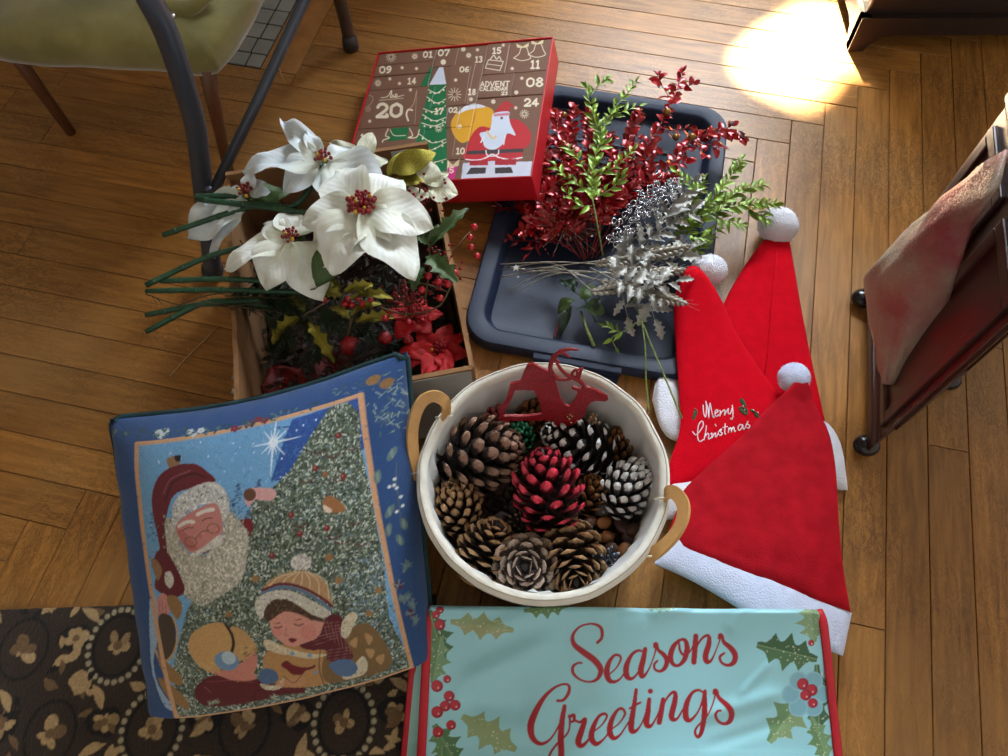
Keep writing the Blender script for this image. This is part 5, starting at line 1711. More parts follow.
MB().prism(scl(1.0), .024, .046).build('plinth', M_MAHO, cab, smooth=False, bevel=.004)
MB().prism(scl(.955), .046, .40).build('body', M_MAHO, cab, smooth=False, bevel=.003)
MB().prism(scl(.985), .046, .058).build('moulding', M_MAHO, cab, smooth=False, bevel=.004)
MB().prism(scl(1.01), .40, .425).build('top', M_MAHO, cab, smooth=False, bevel=.006)
b5 = [Vector((*p, 0)) for p in scl(.955)]
for ia, ib, w in ((0, 1, 2), (1, 2, 1)):                       # framed panels
    a, b_ = b5[ia], b5[ib]; d = (b_ - a); L = d.length; d.normalize(); nn = Vector((d.y, -d.x, 0))
    if nn.dot(a - Vector((*ctr, 0))) < 0: nn = -nn
    for k in range(w):
        x0, x1 = L * (k + .10) / w, L * (k + .90) / w
        pn = MB()
        cc = a + d * ((x0 + x1) / 2) + nn * .0012; rot = Matrix.Rotation(math.atan2(d.y, d.x), 3, 'Z')
        for (ox, oz, sx_, sz_) in ((0, .075, x1 - x0, .016), (0, .37, x1 - x0, .016), (-(x1 - x0) / 2 + .008, .2225, .016, .28), ((x1 - x0) / 2 - .008, .2225, .016, .28)):
            pn.box(cc + d * ox + Vector((0, 0, oz)), (sx_, .008, sz_), rot)
        pn.build('panel_frame', M_MAHO, cab, smooth=False, bevel=.002)
for u, v in ((861, 298), (864, 445)):
    p = at(u, v, .014); MB().ball((p.x + .004, p.y, .0132), .0165, 16, 12, (1.15, 1, .8)).build('ball_foot', M_BALL, cab)
for q in (Q[2], Q[4]):
    MB().ball((q.x - .01, q.y, .0132), .0165, 12, 10, (1.1, 1, .8)).build('ball_foot', M_BALL, cab)
# glittery cloth hanging over its side
M_GLIT = mat('glitter_cloth', srgb(140, 50, 60), 0.45, var=0.0, scale=9.0, col2=srgb(158, 148, 128), sparkle=0.5, spscale=700)
gl = thing('glitter_cloth', (P1.x + .03, P1.y - .1, .30), 'red and silver glitter cloth hanging over the mahogany cabinet', 'cloth')
rows_l = [(906, 238, .20), (888, 256, .165), (872, 276, .13), (869, 290, .12), (873, 318, .10), (879, 348, .085), (883, 372, .078), (889, 382, .076)]
rows_r = [(1010, 150, .425), (1000, 180, .42), (990, 205, .40), (975, 225, .36), (960, 270, .30), (945, 315, .22), (925, 350, .15), (905, 382, .095)]
Lp = spline([tuple(at(*q)) for q in rows_l], 26); Rp = spline([tuple(at(*q)) for q in rows_r], 26)
mb = MB()
def fg(u, v):
    j = min(int(round(v * 25)), 25); a, b_ = Vector(Lp[j]), Vector(Rp[j]); p = a.lerp(b_, u)
    return p + Vector((-.020, -.010, .014)) * math.sin(math.pi * min(1, u * .8 + .12)) + Vector((-.006, 0, .004)) * (N3(u * 4, v * 5) + .5 * N3(u * 11, v * 9))
mb.grid(fg, 22, 25).build('drape', M_GLIT, gl, solid=.004)
p = at(888, 370, .09)
MB().ball(p, .012, 12, 8, (1, 1, .35)).build('sequin_patch', mat('silver_sequins', srgb(200, 196, 190), .3, metal=.6, sparkle=.7, spscale=500), gl)

# ================================================================== dark chest at the back with bracket feet
M_CHEST = mat('dark_chest_wood', srgb(40, 26, 20), 0.4, var=0.2, scale=12)
cx0, cy0 = .612, 1.208
chest = thing('chest', (cx0 + .25, cy0 + .2, 0), 'dark wooden chest with bracket feet standing in the patch of sun', 'chest')
MB().box((cx0 + .27, cy0 + .205, .33), (.52, .385, .52)).build('body', M_CHEST, chest, smooth=False, bevel=.003)
prof_f = [(0, 0), (.028, 0), (.034, .012), (.05, .030), (.075, .036), (.49, .036), (.515, .03), (.525, 0), (.55, 0), (.55, .072), (0, .072)]
def apron(mb, o, d, t):
    n = len(prof_f); vs = []
    for s in (0, 1):
        for a, z in prof_f:
            vs.append(Vector(o) + Vector(d) * a + Vector(t) * s + Vector((0, 0, z)))
    mb.add(vs, [tuple(range(n - 1, -1, -1)), tuple(range(n, 2 * n))] + [(i, (i + 1) % n, n + (i + 1) % n, n + i) for i in range(n)])
mb = MB(); apron(mb, (cx0, cy0, 0), (1, 0, 0), (0, .018, 0)); mb.build('front_apron', M_CHEST, chest, smooth=False)
mb = MB(); apron(mb, (cx0, cy0 + .001, 0), (0, .75, 0), (.018, 0, 0)); mb.build('side_apron', M_CHEST, chest, smooth=False)
mb = MB(); apron(mb, (cx0 + .532, cy0 + .001, 0), (0, .75, 0), (.018, 0, 0)); mb.build('side_apron', M_CHEST, chest, smooth=False)
MB().box((cx0 + .275, cy0 + .207, .60), (.56, .42, .022)).build('lid', M_CHEST, chest, smooth=False, bevel=.004)
for z in (.12, .34):
    MB().box((cx0 + .27, cy0 + .0125, z + .1), (.46, .010, .19)).build('drawer_front', M_CHEST, chest, smooth=False, bevel=.003)
    MB().box((cx0 + .0105, cy0 + .205, z + .1), (.012, .30, .19)).build('side_panel', M_CHEST, chest, smooth=False, bevel=.003)
    for kx in (.16, .38):
        MB().ball((cx0 + kx, cy0 - .001, z + .1), .010, 10, 8).build('knob', mat('brass', srgb(150, 116, 60), .3, metal=1), chest)
# ================================================================== pine cones in the basket
def cone_mat(name, base, mid, tip, edge=.55, frost=0.0, rough=.7, sparkle=0.0):
    m, nt, bs, new, lk = nodes(name)
    tc = new('ShaderNodeTexCoord'); oi = new('ShaderNodeObjectInfo')
    sp = new('ShaderNodeSeparateXYZ'); lk(tc.outputs['Object'], sp.inputs[0])
    nz = new('ShaderNodeTexNoise'); nz.inputs['Scale'].default_value = 5; nz.inputs['Detail'].default_value = 4
    ad = new('ShaderNodeVectorMath'); lk(tc.outputs['Object'], ad.inputs[0])
    sc = new('ShaderNodeVectorMath'); sc.operation = 'SCALE'; sc.inputs[0].default_value = (17, 9, 5); lk(oi.outputs['Random'], sc.inputs['Scale']); lk(sc.outputs[0], ad.inputs[1])
    lk(ad.outputs[0], nz.inputs['Vector'])
    mu = new('ShaderNodeMath'); mu.operation = 'MULTIPLY_ADD'; mu.inputs[1].default_value = .3; lk(nz.outputs[0], mu.inputs[0])
    lk(sp.outputs['Y'], mu.inputs[2])
    cr = new('ShaderNodeValToRGB'); e = cr.color_ramp.elements
    e[0].position = .45; e[0].color = (*srgb(base), 1); e[1].position = 1.08; e[1].color = (*srgb(tip), 1)
    x = e.new(edge + .35); x.color = (*srgb(mid), 1)
    lk(mu.outputs[0], cr.inputs[0])
    out = cr.outputs[0]
    hs = new('ShaderNodeHueSaturation'); mr = new('ShaderNodeMapRange'); mr.inputs[3].default_value = .75; mr.inputs[4].default_value = 1.2
    lk(oi.outputs['Random'], mr.inputs[0]); lk(mr.outputs[0], hs.inputs['Value']); lk(out, hs.inputs['Color'])
    lk(hs.outputs[0], bs.inputs['Base Color'])
    bs.inputs['Roughness'].default_value = rough
    bp = new('ShaderNodeBump'); bp.inputs['Strength'].default_value = .4; bp.inputs['Distance'].default_value = .05; lk(nz.outputs[0], bp.inputs['Height']); lk(bp.outputs[0], bs.inputs['Normal'])
    return m


def scale_mesh(name, wide=.8, tipr=.5, curl=.25, thick=.10):
    """one woody scale, unit long along +y, its face towards +z"""
    secs = [(0, .16, .05), (.3, .28, .06), (.62, .78 * wide * .5 + .12, .07), (.84, wide * .5, thick), (.95, wide * .42, thick * 1.1), (1.0, wide * tipr * .45, thick * .6)]
    mb = MB(); vs = []; fs = []
    for y, w, h in secs:
        zc = curl * y ** 3
        for x, z in ((-1, 0), (-.55, .8), (.0, 1.15), (.55, .8), (1, 0), (0, -1)):
            vs.append((x * w, y - (.07 * abs(x) if y > .8 else 0), zc + z * h))
    for i in range(len(secs) - 1):
        for k in range(6):
            a = i * 6 + k; b_ = i * 6 + (k + 1) % 6
            fs.append((a, b_, b_ + 6, a + 6))
    fs += [tuple(range(5, -1, -1)), tuple((len(secs) - 1) * 6 + k for k in range(6))]
    return mb.add(vs, fs).mesh(name)


SM = {'plain': scale_mesh('scale', .8, .6, .22), 'pointed': scale_mesh('scale', .70, .30, .42, .09), 'round': scale_mesh('scale', .95, .85, .10, .07), 'spiky': scale_mesh('scale', .32, .15, .1, .07)}
GA = math.pi * (3 - 5 ** .5)


def pine_cone(cpx, z, L, Rm, axis, m, label, kind='plain', n=70, open_=1.0, name='pine_cone', slen=.62, seed=1):
    rr_ = random.Random(seed)
    L *= 1.12; Rm *= 1.12; z += .008
    c = at(cpx[0], cpx[1], z)
    ax = Vector(axis).normalized()
    q = ax.to_track_quat('Z', 'Y')
    o = thing(name, (0, 0, 0), label, 'pine cone', 'pine cones in the canvas basket')
    o.matrix_basis = Matrix.Translation(c - ax * (L / 2)) @ q.to_matrix().to_4x4() @ Matrix.Rotation(rr_.uniform(0, 6.28), 4, 'Z')
    prof_c = []
    mb = MB()
    mb.tube([(0, 0, L * t) for t in (0.02, .2, .45, .7, .9, 1.0)], [Rm * .25, Rm * .36, Rm * .36, Rm * .26, Rm * .15, Rm * .05], 8)
    link('core', mb.mesh('core'), o, m, Matrix.Identity(4))
    me = SM[kind]
    key = kind + m.name
    if key not in SM:
        me2 = me.copy(); me2.materials.clear(); me2.materials.append(m); SM[key] = me2
    me = SM[key]
    for i in range(n):
        t = (i + .5) / n
        rad = Rm * (math.sin(math.pi * min(1, .16 + .80 * t)) ** .62) * (1.0 if t < .55 else 1 - .35 * (t - .55) / .45)
        core_r = Rm * .30 * (1 - .75 * t)
        a = i * GA
        tilt = lerp(R(-18), R(68), t ** 1.15) / open_ if open_ > 1 else lerp(R(10), R(72), t)   # 0 = straight out, 90 = along the axis
        ln = (rad - core_r) / max(.45, math.cos(tilt)) * 1.02
        ln = min(ln, Rm * 1.05)
        zpos = L * (t ** .9) * .96 - math.sin(tilt) * ln * .55
        zpos = max(zpos, -L * .02)
        d = Vector((math.cos(a) * math.cos(tilt), math.sin(a) * math.cos(tilt), math.sin(tilt)))
        side = Vector((-math.sin(a), math.cos(a), 0))
        up = side.cross(d) * -1
        if up.z < 0: up = -up; side = -side
        w = Rm * slen * lerp(1.0, .62, t) * rr_.uniform(.92, 1.08)
        M = Matrix.Identity(4)
        M.col[0][:3] = d.cross(up) * w; M.col[1][:3] = d * ln * rr_.uniform(.94, 1.05); M.col[2][:3] = up * ln * .9
        M.col[3][:3] = Vector((math.cos(a) * core_r, math.sin(a) * core_r, zpos))
        link('scale', me, o, None, M)
    return o


CM_BROWN = cone_mat('cone_brown', (22, 14, 12), (50, 33, 27), (150, 114, 94))
CM_TAN = cone_mat('cone_tan', (28, 18, 13), (72, 48, 32), (178, 138, 98))
CM_ORANGE = cone_mat('cone_orange', (48, 28, 16), (112, 70, 34), (150, 100, 54))
CM_FROST = cone_mat('cone_frosted', (20, 15, 14), (46, 36, 33), (232, 230, 232), edge=.64)
CM_WHITE = cone_mat('cone_white', (30, 27, 27), (84, 80, 82), (244, 244, 246), edge=.56)
CM_RED = cone_mat('cone_red', (28, 10, 11), (92, 12, 22), (220, 54, 78), edge=.54, rough=.35)
CM_GREEN = cone_mat('cone_green', (14, 34, 24), (20, 84, 56), (70, 190, 140), edge=.5, rough=.3)
CM_GREY = cone_mat('cone_grey', (34, 26, 24), (84, 68, 60), (186, 162, 144))
CM_DRED = cone_mat('cone_dark_red', (36, 16, 16), (84, 24, 28), (170, 90, 90))
CM_SLATE = cone_mat('cone_slate', (40, 42, 50), (92, 98, 112), (170, 178, 192))
pine_cone((532, 414), .085, .065, .030, (.3, .5, .75), CM_ORANGE, 'orange-brown closed pine cone behind the red reindeer cut-out', 'plain', 80, slen=.45, seed=12)
pine_cone((487, 425), .100, .055, .028, (-.1, .5, .8), CM_DRED, 'dark red tinted pine cone behind the largest brown cone', 'plain', 60, seed=11)
pine_cone((478, 455), .135, .105, .045, (.93, .22, .25), CM_BROWN, 'largest dark brown pine cone, lying on its side by the handle next to the cushion', 'pointed', 78, 1.35, seed=1)
pine_cone((578, 443), .128, .088, .037, (-.80, .12, .42), CM_FROST, 'brown pine cone with frosted white tips beside the reindeer', 'pointed', 66, 1.3, seed=2)
pine_cone((621, 450), .096, .066, .027, (.15, .55, .75), CM_ORANGE, 'light brown tightly closed pine cone against the basket lining', 'plain', 90, slen=.42, seed=3)
pine_cone((628, 488), .122, .070, .033, (.45, .35, .70), CM_WHITE, 'pine cone painted white all over near the santa hat handle', 'plain', 76, slen=.5, seed=4)
pine_cone((548, 489), .150, .090, .040, (-.15, .72, .62), CM_RED, 'glossy red painted pine cone in the middle of the basket', 'pointed', 62, 1.35, seed=5)
pine_cone((520, 437), .118, .040, .0185, (.0, .2, .95), CM_GREEN, 'tiny metallic green pine cone', 'plain', 46, slen=.5, seed=6)
pine_cone((457, 507), .112, .062, .031, (-.15, .45, .85), CM_TAN, 'tan-tipped pine cone at the lining below the largest cone', 'plain', 72, slen=.52, seed=7)
pine_cone((487, 549), .108, .068, .035, (.35, .62, .70), CM_TAN, 'brown pine cone with pale edges between the tan-tipped and wide open cones', 'round', 66, 1.1, seed=8)
pine_cone((526, 566), .118, .056, .036, (-.05, -.25, .95), CM_GREY, 'grey-brown wide open pine cone showing its flat base', 'round', 60, 1.5, seed=9)
pine_cone((572, 559), .114, .085, .038, (.05, -.72, .60), CM_TAN, 'plump light brown pine cone with broad rounded scales', 'round', 74, 1.1, seed=10)
pine_cone((589, 497), .104, .052, .023, (.3, .6, .7), CM_ORANGE, 'small narrow brown cone between the red and white cones', 'round', 48, seed=13)
pine_cone((607, 562), .110, .026, .018, (.2, -.2, .95), CM_SLATE, 'tiny slate grey open cone like a star', 'spiky', 34, 1.6, slen=.7, seed=14)
pine_cone((524, 531), .100, .034, .024, (-.1, .1, .95), CM_BROWN, 'small dark spiky cone below the red cone', 'spiky', 44, 1.6, slen=.7, seed=15)
pine_cone((512, 578), .085, .042, .020, (.6, -.5, .4), CM_TAN, 'half hidden pale cone under the wide open one', 'round', 46, seed=16)
pine_cone((560, 520), .080, .050, .026, (.5, .3, .5), CM_BROWN, 'half hidden brown cone under the red cone', 'plain', 50, seed=17)
# dried petals, pods and nuts between the cones
rn = random.Random(4)
bed = MB()
for k in range(1300):
    a = rn.uniform(0, 6.28); rr_ = .115 * math.sqrt(rn.random()); zz_ = .088 + rn.uniform(-.012, .012)
    p = Vector((BKC.x + rr_ * math.cos(a), BKC.y + rr_ * math.sin(a), zz_))
    rot = Euler((rn.uniform(-1, 1), rn.uniform(-1, 1), rn.uniform(0, 6))).to_matrix()
    s = rn.uniform(.005, .012)
    vs = [rot @ Vector((x * s, y * s * .7, z_ * s * .3)) + p for x, y, z_ in ((-1, 0, 0), (-.4, .7, .3), (.5, .8, 0), (1, .1, .4), (.4, -.7, 0), (-.6, -.6, .2), (0, 0, .7))]
    bed.add(vs, [(0, 1, 6), (1, 2, 6), (2, 3, 6), (3, 4, 6), (4, 5, 6), (5, 0, 6), (5, 4, 3, 2, 1, 0)])
vs = [bk(2 * math.pi * k / 40, .114, .074) for k in range(40)]
bed.add(vs, [tuple(range(40))])
potp = bed.build('potpourri', mat('potpourri_chips', srgb(70, 50, 40), .85, var=.5, scale=30), None, smooth=False)
tag(potp, 'dark dried petals and bark chips filling the basket under the cones', 'potpourri', kind='stuff')
NUTM = [mat('nut_%s' % n, srgb(c), r_, var=.25, scale=60, bump=.2) for n, c, r_ in (('amber', (150, 96, 50), .45), ('umber', (84, 54, 40), .6), ('plum', (72, 48, 50), .55), ('straw', (176, 140, 92), .6), ('grey', (100, 90, 88), .7))]
NUTS = [((593, 541), .104, .010, 3, 'pale straw nut half beside the slate grey cone', 'nut'), ((607, 537), .104, .010, 0, 'ridged amber seed pod among the potpourri', 'seed pod'), ((624, 551), .106, .012, 0, 'amber acorn at the lining by the slate grey cone', 'acorn'),
        ((604, 523), .102, .011, 0, 'broken amber husk under the white cone', 'husk'), ((622, 525), .104, .014, 2, 'plum brown curled petal by the lining under the white cone', 'petal'), ((604, 508), .104, .013, 4, 'grey brown pod between the small and white cones', 'seed pod'),
        ((630, 540), .100, .012, 2, 'dark plum dried petal against the lining beside the handle', 'petal'), ((597, 548), .100, .007, 3, 'small straw seed next to the star cone', 'seed'), ((560, 535), .098, .022, 1, 'large flat brown shell above the plump cone', 'shell'),
        ((575, 536), .098, .010, 3, 'pale chip beside the flat brown shell', 'chip'), ((602, 580), .095, .014, 3, 'tan curled husk at the lining by the tablecloth', 'husk'), ((500, 517), .098, .008, 4, 'grey petal beside the spiky cone', 'petal'),
        ((507, 515), .102, .007, 4, 'pale grey sliver above the spiky cone', 'sliver'), ((528, 521), .094, .010, 4, 'light grey flake beneath the red cone', 'flake'), ((616, 572), .098, .012, 1, 'umber husk between the slate cone and the lining', 'husk'), ((634, 530), .106, .011, 1, 'umber seed pod under the white cone by the lining', 'seed pod'), ((612, 548), .106, .009, 1, 'small umber nut touching the slate grey cone', 'nut'),
        ((590, 522), .106, .010, 1, 'umber nut below the small narrow cone', 'nut'), ((618, 510), .106, .010, 2, 'plum petal tucked under the white cone', 'petal'),
        ((638, 545), .100, .008, 0, 'small amber chip by the santa hat handle', 'chip')]
for i, (px_, z, r_, mi, lab, cat_) in enumerate(NUTS):
    c = at(*px_, z + .006); mb = MB()
    rot = Euler((rn.uniform(-.6, .6), rn.uniform(-.6, .6), rn.uniform(0, 6))).to_matrix()
    flat_ = .35 if cat_ in ('petal', 'shell', 'chip', 'sliver', 'flake', 'husk') else .8
    mb.ball(c, r_, 14, 10, (1.0, .72 if cat_ != 'sliver' else .3, flat_), rot)
    for k, p in enumerate(mb.v):
        d = Vector(p) - c; ridged = .10 * math.sin(math.atan2(d.y, d.x) * 7) if cat_ in ('seed pod', 'shell') else 0
        bend = .5 * (d.length / r_) ** 2 * r_ * .5 if flat_ < .5 else 0
        mb.v[k] = tuple(c + d * (1 + ridged + .12 * N3(d.x * 160, d.y * 160, i)) + Vector((0, 0, bend)))
    o = mb.build(cat_.replace(' ', '_'), NUTM[mi]); tag(o, lab, cat_)

# ================================================================== red glitter reindeer cut-out
M_RGLIT = mat('red_glitter', srgb(140, 14, 26), .38, var=.3, scale=300, sparkle=.55, spscale=1100)
dy0, dz0, dy1, dz1 = .338, .085, .388, .235                       # leans back onto the rim
dn = Vector((0, -(dz1 - dz0), (dy1 - dy0))).normalized()


def atplane(u, v):
    d = at(u, v, 0) - _C; o = Vector((0, dy0, dz0))
    return _C + d * ((o - _C).dot(dn) / d.dot(dn))


def dz_(x, y): return atplane(490 + x / 7.56, 340 + y / 7.56)


c = dz_(450, 640)
deer = thing('reindeer_ornament', c, 'flat red glitter reindeer cut-out leaning on the basket rim', 'ornament')
OUT = [(285, 182), (325, 172), (370, 200), (440, 235), (470, 275), (495, 310), (510, 360), (535, 440), (565, 485), (600, 497), (640, 450), (668, 400), (655, 378), (615, 362), (630, 348), (690, 365), (720, 348), (760, 355), (830, 390),
       (890, 425), (893, 442), (872, 457), (800, 452), (765, 462), (740, 490), (715, 565), (670, 605), (600, 645), (545, 665), (495, 645), (470, 600), (380, 600), (250, 602), (110, 605), (60, 600), (75, 575), (110, 568), (250, 570),
       (395, 555), (370, 450), (335, 375), (262, 370), (190, 372), (165, 432), (115, 535), (90, 568), (62, 545), (65, 525), (125, 440), (155, 325), (228, 310), (255, 245)]
n = len(OUT); pts = [dz_(*q) for q in OUT]
mb = MB().add([p + dn * .0018 for p in pts] + [p - dn * .0018 for p in pts], [tuple(range(n)), tuple(range(2 * n - 1, n - 1, -1))] + [(i, n + i, n + (i + 1) % n, (i + 1) % n) for i in range(n)])
mb.build('body', M_RGLIT, deer, smooth=False)


def antler(lists):
    mb = MB()
    for pts_, ws in lists:
        q = spline([(*dz_(x, y), w) for (x, y), w in zip(pts_, ws)], 28)
        mb.tube([Vector(p[:3]) for p in q], [p[3] for p in q], 7)
    return mb.build('antler', M_RGLIT, deer)


antler([([(612, 295), (560, 300), (505, 288), (465, 245), (458, 190), (480, 130), (530, 90), (600, 68), (668, 76)], [.0017, .002, .0024, .0028, .0026, .0026, .0025, .002, .0012]), ([(530, 90), (565, 105), (604, 132)], [.002, .0018, .001]), ([(476, 150), (505, 155), (528, 168)], [.002, .0016, .001])])
antler([([(715, 350), (680, 310), (640, 290), (580, 262), (535, 220), (505, 170), (498, 140)], [.0024, .0026, .0026, .0022, .002, .0018, .0012]), ([(640, 290), (620, 255), (650, 225), (662, 262), (640, 290)], [.0018] * 5), ([(670, 300), (680, 250), (702, 212)], [.0018, .002, .0012]), ([(650, 235), (690, 212)], [.0015, .001])])
mb = MB()
for x, y in ((585, 565), (605, 550), (612, 610), (620, 562), (600, 580)): mb.ball(dz_(x, y) + dn * .003, .0016, 8, 6)
mb.build('bell_cluster', mat('gold_bells', srgb(200, 170, 120), .25, metal=.9), deer)
cl = MB()
for x, y in ((770, 480), (785, 500), (795, 525), (822, 548), (780, 545), (760, 510), (800, 490), (750, 530)): cl.ball(dz_(x, y) + Vector((0, -.012, -.004)), .0024, 8, 6)
cl.tube([dz_(760, 560) + Vector((0, -.012, -.01)), dz_(785, 500) + Vector((0, -.012, -.004))], .0008, 5)
o = cl.build('berry_pick', mat('bronze_berries', srgb(120, 92, 66), .3, metal=.6)); tag(o, 'small bronze berry pick between the reindeer and the frosted cone', 'berry pick')
# ================================================================== leaves
def leaf_mesh(name, kind, cup=.1, curl=.15, fold=.12, nv=8, nu=4, wave=.0, seed=0.0, spikes=4):
    """unit leaf along +y, upper side +z"""
    mb = MB(); vs = []
    for j in range(nv + 1):
        t = j / nv
        if kind == 'petal':
            w = .5 * (math.sin(math.pi * t ** .78) ** .72) if 0 < t < 1 else (.05 if t == 0 else .0)
        elif kind == 'oval':
            w = .5 * math.sin(math.pi * min(.985, max(.03, t))) ** .6
        elif kind == 'lance':
            w = .5 * math.sin(math.pi * t ** .7) ** .9 if 0 < t < 1 else .02
        elif kind == 'holly':
            env = math.sin(math.pi * min(.98, max(.03, t))) ** .5
            w = .5 * env * (1 - .48 * math.sin(math.pi * ((t * spikes) % 1.0)) if 0 < j < nv else .3)
        for i in range(nu + 1):
            s = -1 + 2 * i / nu
            x = s * w
            z = fold * abs(s) * w * 1.2 - cup * (s * s) * w + curl * (4 * t * (1 - t)) * .5 - curl * t * t * .6
            z += wave * N3(t * 3.2 + seed, s * 1.7, seed) + wave * .6 * math.sin(t * 9 + seed) * s
            vs.append((x, t, z))
    fs = []
    for j in range(nv):
        for i in range(nu):
            a = j * (nu + 1) + i
            fs.append((a, a + 1, a + nu + 2, a + nu + 1))
    return mb.add(vs, fs).mesh(name)


_lm = {}


def leaf_for(base, m):
    """mesh copy that carries a material (shared by all alike leaves)"""
    k = (base.name, m.name)
    if k not in _lm:
        c = base.copy(); c.materials.clear(); c.materials.append(m); _lm[k] = c
    return _lm[k]


def aim(base, tip, width, up=Vector((0, 0, 1)), roll=0.0):
    d = Vector(tip) - Vector(base); L = max(d.length, 1e-4); d = d / L
    x = d.cross(up)
    if x.length < 1e-3: x = Vector((1, 0, 0))
    x.normalize(); z = x.cross(d)
    if roll:
        q = Matrix.Rotation(roll, 3, d); x = q @ x; z = q @ z
    M = Matrix.Identity(4)
    M.col[0][:3] = x * width; M.col[1][:3] = d * L; M.col[2][:3] = z * L
    M.col[3][:3] = Vector(base)
    return M


def put(name, me, parent, base, tip, width, roll=0.0, up=Vector((0, 0, 1))):
    M = aim(base, tip, width, up, roll)
    M.translation = M.translation - parent.matrix_basis.translation
    return link(name, me, parent, None, M)


LP = [leaf_mesh('petal', 'petal', .10, c_, .16, 14, 8, wave=.085, seed=k * 3.7) for k, c_ in enumerate((.16, .26, .08, .20))]
LO = [leaf_mesh('leaf', 'oval', .1, .15, .2, 6, 4, wave=.03, seed=k * 2.1) for k in range(2)]
LL = [leaf_mesh('leaf', 'lance', .1, c_, .25, 5, 2, seed=1.0) for c_ in (.1, .3)]
LF = leaf_mesh('leaf', 'petal', .02, .06, .10, 10, 4, wave=.03)
LH = [leaf_mesh('leaf', 'holly', .1, .2, .35, 24, 4, wave=.05, seed=k * 5.0, spikes=4) for k in range(2)]

def petal_mat(name, c1, c2, base=(210, 214, 180), rough=.55, sparkle=.25):
    """cloth petal: greener at its base, raised veins, fine iridescent glitter"""
    m = mat(name, srgb(c1), rough, var=0, scale=5, col2=srgb(c2), rand=.06, sparkle=sparkle, spscale=1500, sheen=.1)
    nt = m.node_tree; new = nt.nodes.new; lk = nt.links.new
    bs = nt.nodes['Principled BSDF']
    tc = new('ShaderNodeTexCoord'); sp = new('ShaderNodeSeparateXYZ'); lk(tc.outputs['Object'], sp.inputs[0])
    src = bs.inputs['Base Color'].links[0].from_socket
    mr = new('ShaderNodeMapRange'); mr.inputs[1].default_value = .05; mr.inputs[2].default_value = .5; mr.inputs[3].default_value = .55; mr.inputs[4].default_value = 0
    lk(sp.outputs['Y'], mr.inputs[0])
    mx = new('ShaderNodeMix'); mx.data_type = 'RGBA'; mx.inputs[7].default_value = (*srgb(base), 1); lk(mr.outputs[0], mx.inputs[0]); lk(src, mx.inputs[6]); lk(mx.outputs[2], bs.inputs['Base Color'])
    ab = new('ShaderNodeMath'); ab.operation = 'ABSOLUTE'; lk(sp.outputs['X'], ab.inputs[0])
    ma = new('ShaderNodeMath'); ma.operation = 'MULTIPLY_ADD'; ma.inputs[1].default_value = -1.1; lk(ab.outputs[0], ma.inputs[0]); lk(sp.outputs['Y'], ma.inputs[2])
    mu = new('ShaderNodeMath'); mu.operation = 'MULTIPLY'; mu.inputs[1].default_value = 48; lk(ma.outputs[0], mu.inputs[0])
    sn = new('ShaderNodeMath'); sn.operation = 'SINE'; lk(mu.outputs[0], sn.inputs[0])
    mid = new('ShaderNodeMapRange'); mid.inputs[1].default_value = 0; mid.inputs[2].default_value = .05; mid.inputs[3].default_value = 2.2; mid.inputs[4].default_value = 0; lk(ab.outputs[0], mid.inputs[0])
    ad = new('ShaderNodeMath'); lk(sn.outputs[0], ad.inputs[0]); lk(mid.outputs[0], ad.inputs[1])
    bp = new('ShaderNodeBump'); bp.inputs['Strength'].default_value = .09; bp.inputs['Distance'].default_value = .0012; lk(ad.outputs[0], bp.inputs['Height'])
    if bs.inputs['Normal'].links: lk(bs.inputs['Normal'].links[0].from_socket, bp.inputs['Normal'])
    lk(bp.outputs[0], bs.inputs['Normal'])
    return m


M_WPET = petal_mat('white_petal', (228, 231, 218), (240, 243, 240), sparkle=.4)
M_DAYPET = petal_mat('daylit_white_petal', (214, 228, 238), (232, 240, 244), sparkle=.35)  # white petal with the blue daylight on it put into the colour
M_CPET = petal_mat('cream_petal', (206, 202, 172), (226, 226, 208))
M_RPET = mat('red_velvet_petal', srgb(176, 4, 16), .7, var=.15, scale=40, rand=.2)
M_DRPET = mat('dark_red_petal', srgb(120, 24, 20), .6, var=.3, scale=40, rand=.2)
M_GLEAF = mat('green_leaf', srgb(70, 96, 48), .5, var=.25, scale=30, rand=.15, bump=.2)
M_DLEAF = mat('dark_green_leaf', srgb(30, 52, 34), .5, var=.3, scale=30, rand=.2)
M_GOLD = mat('gold_leaf', srgb(142, 132, 52), .28, metal=.75, var=.3, scale=30, rand=.2, bump=.3, bscale=120)
M_STEM = mat('green_stem', srgb(36, 74, 50), .45, var=.25, scale=60)
M_STEM2 = mat('brown_stem', srgb(96, 78, 52), .7, var=.25, scale=60)
M_BERRY = mat('red_berry', srgb(176, 8, 26), .18, var=.1, coat=.6)
M_SBERRY = mat('stamen_red', srgb(134, 16, 26), .35, var=.3, scale=200, sparkle=.3)
M_YEL = mat('stamen_yellow', srgb(206, 160, 50), .5)
M_GBALL = mat('red_glitter_ball', srgb(150, 20, 30), .35, var=.4, scale=300, sparkle=.6, spscale=900)
rf = random.Random(42)


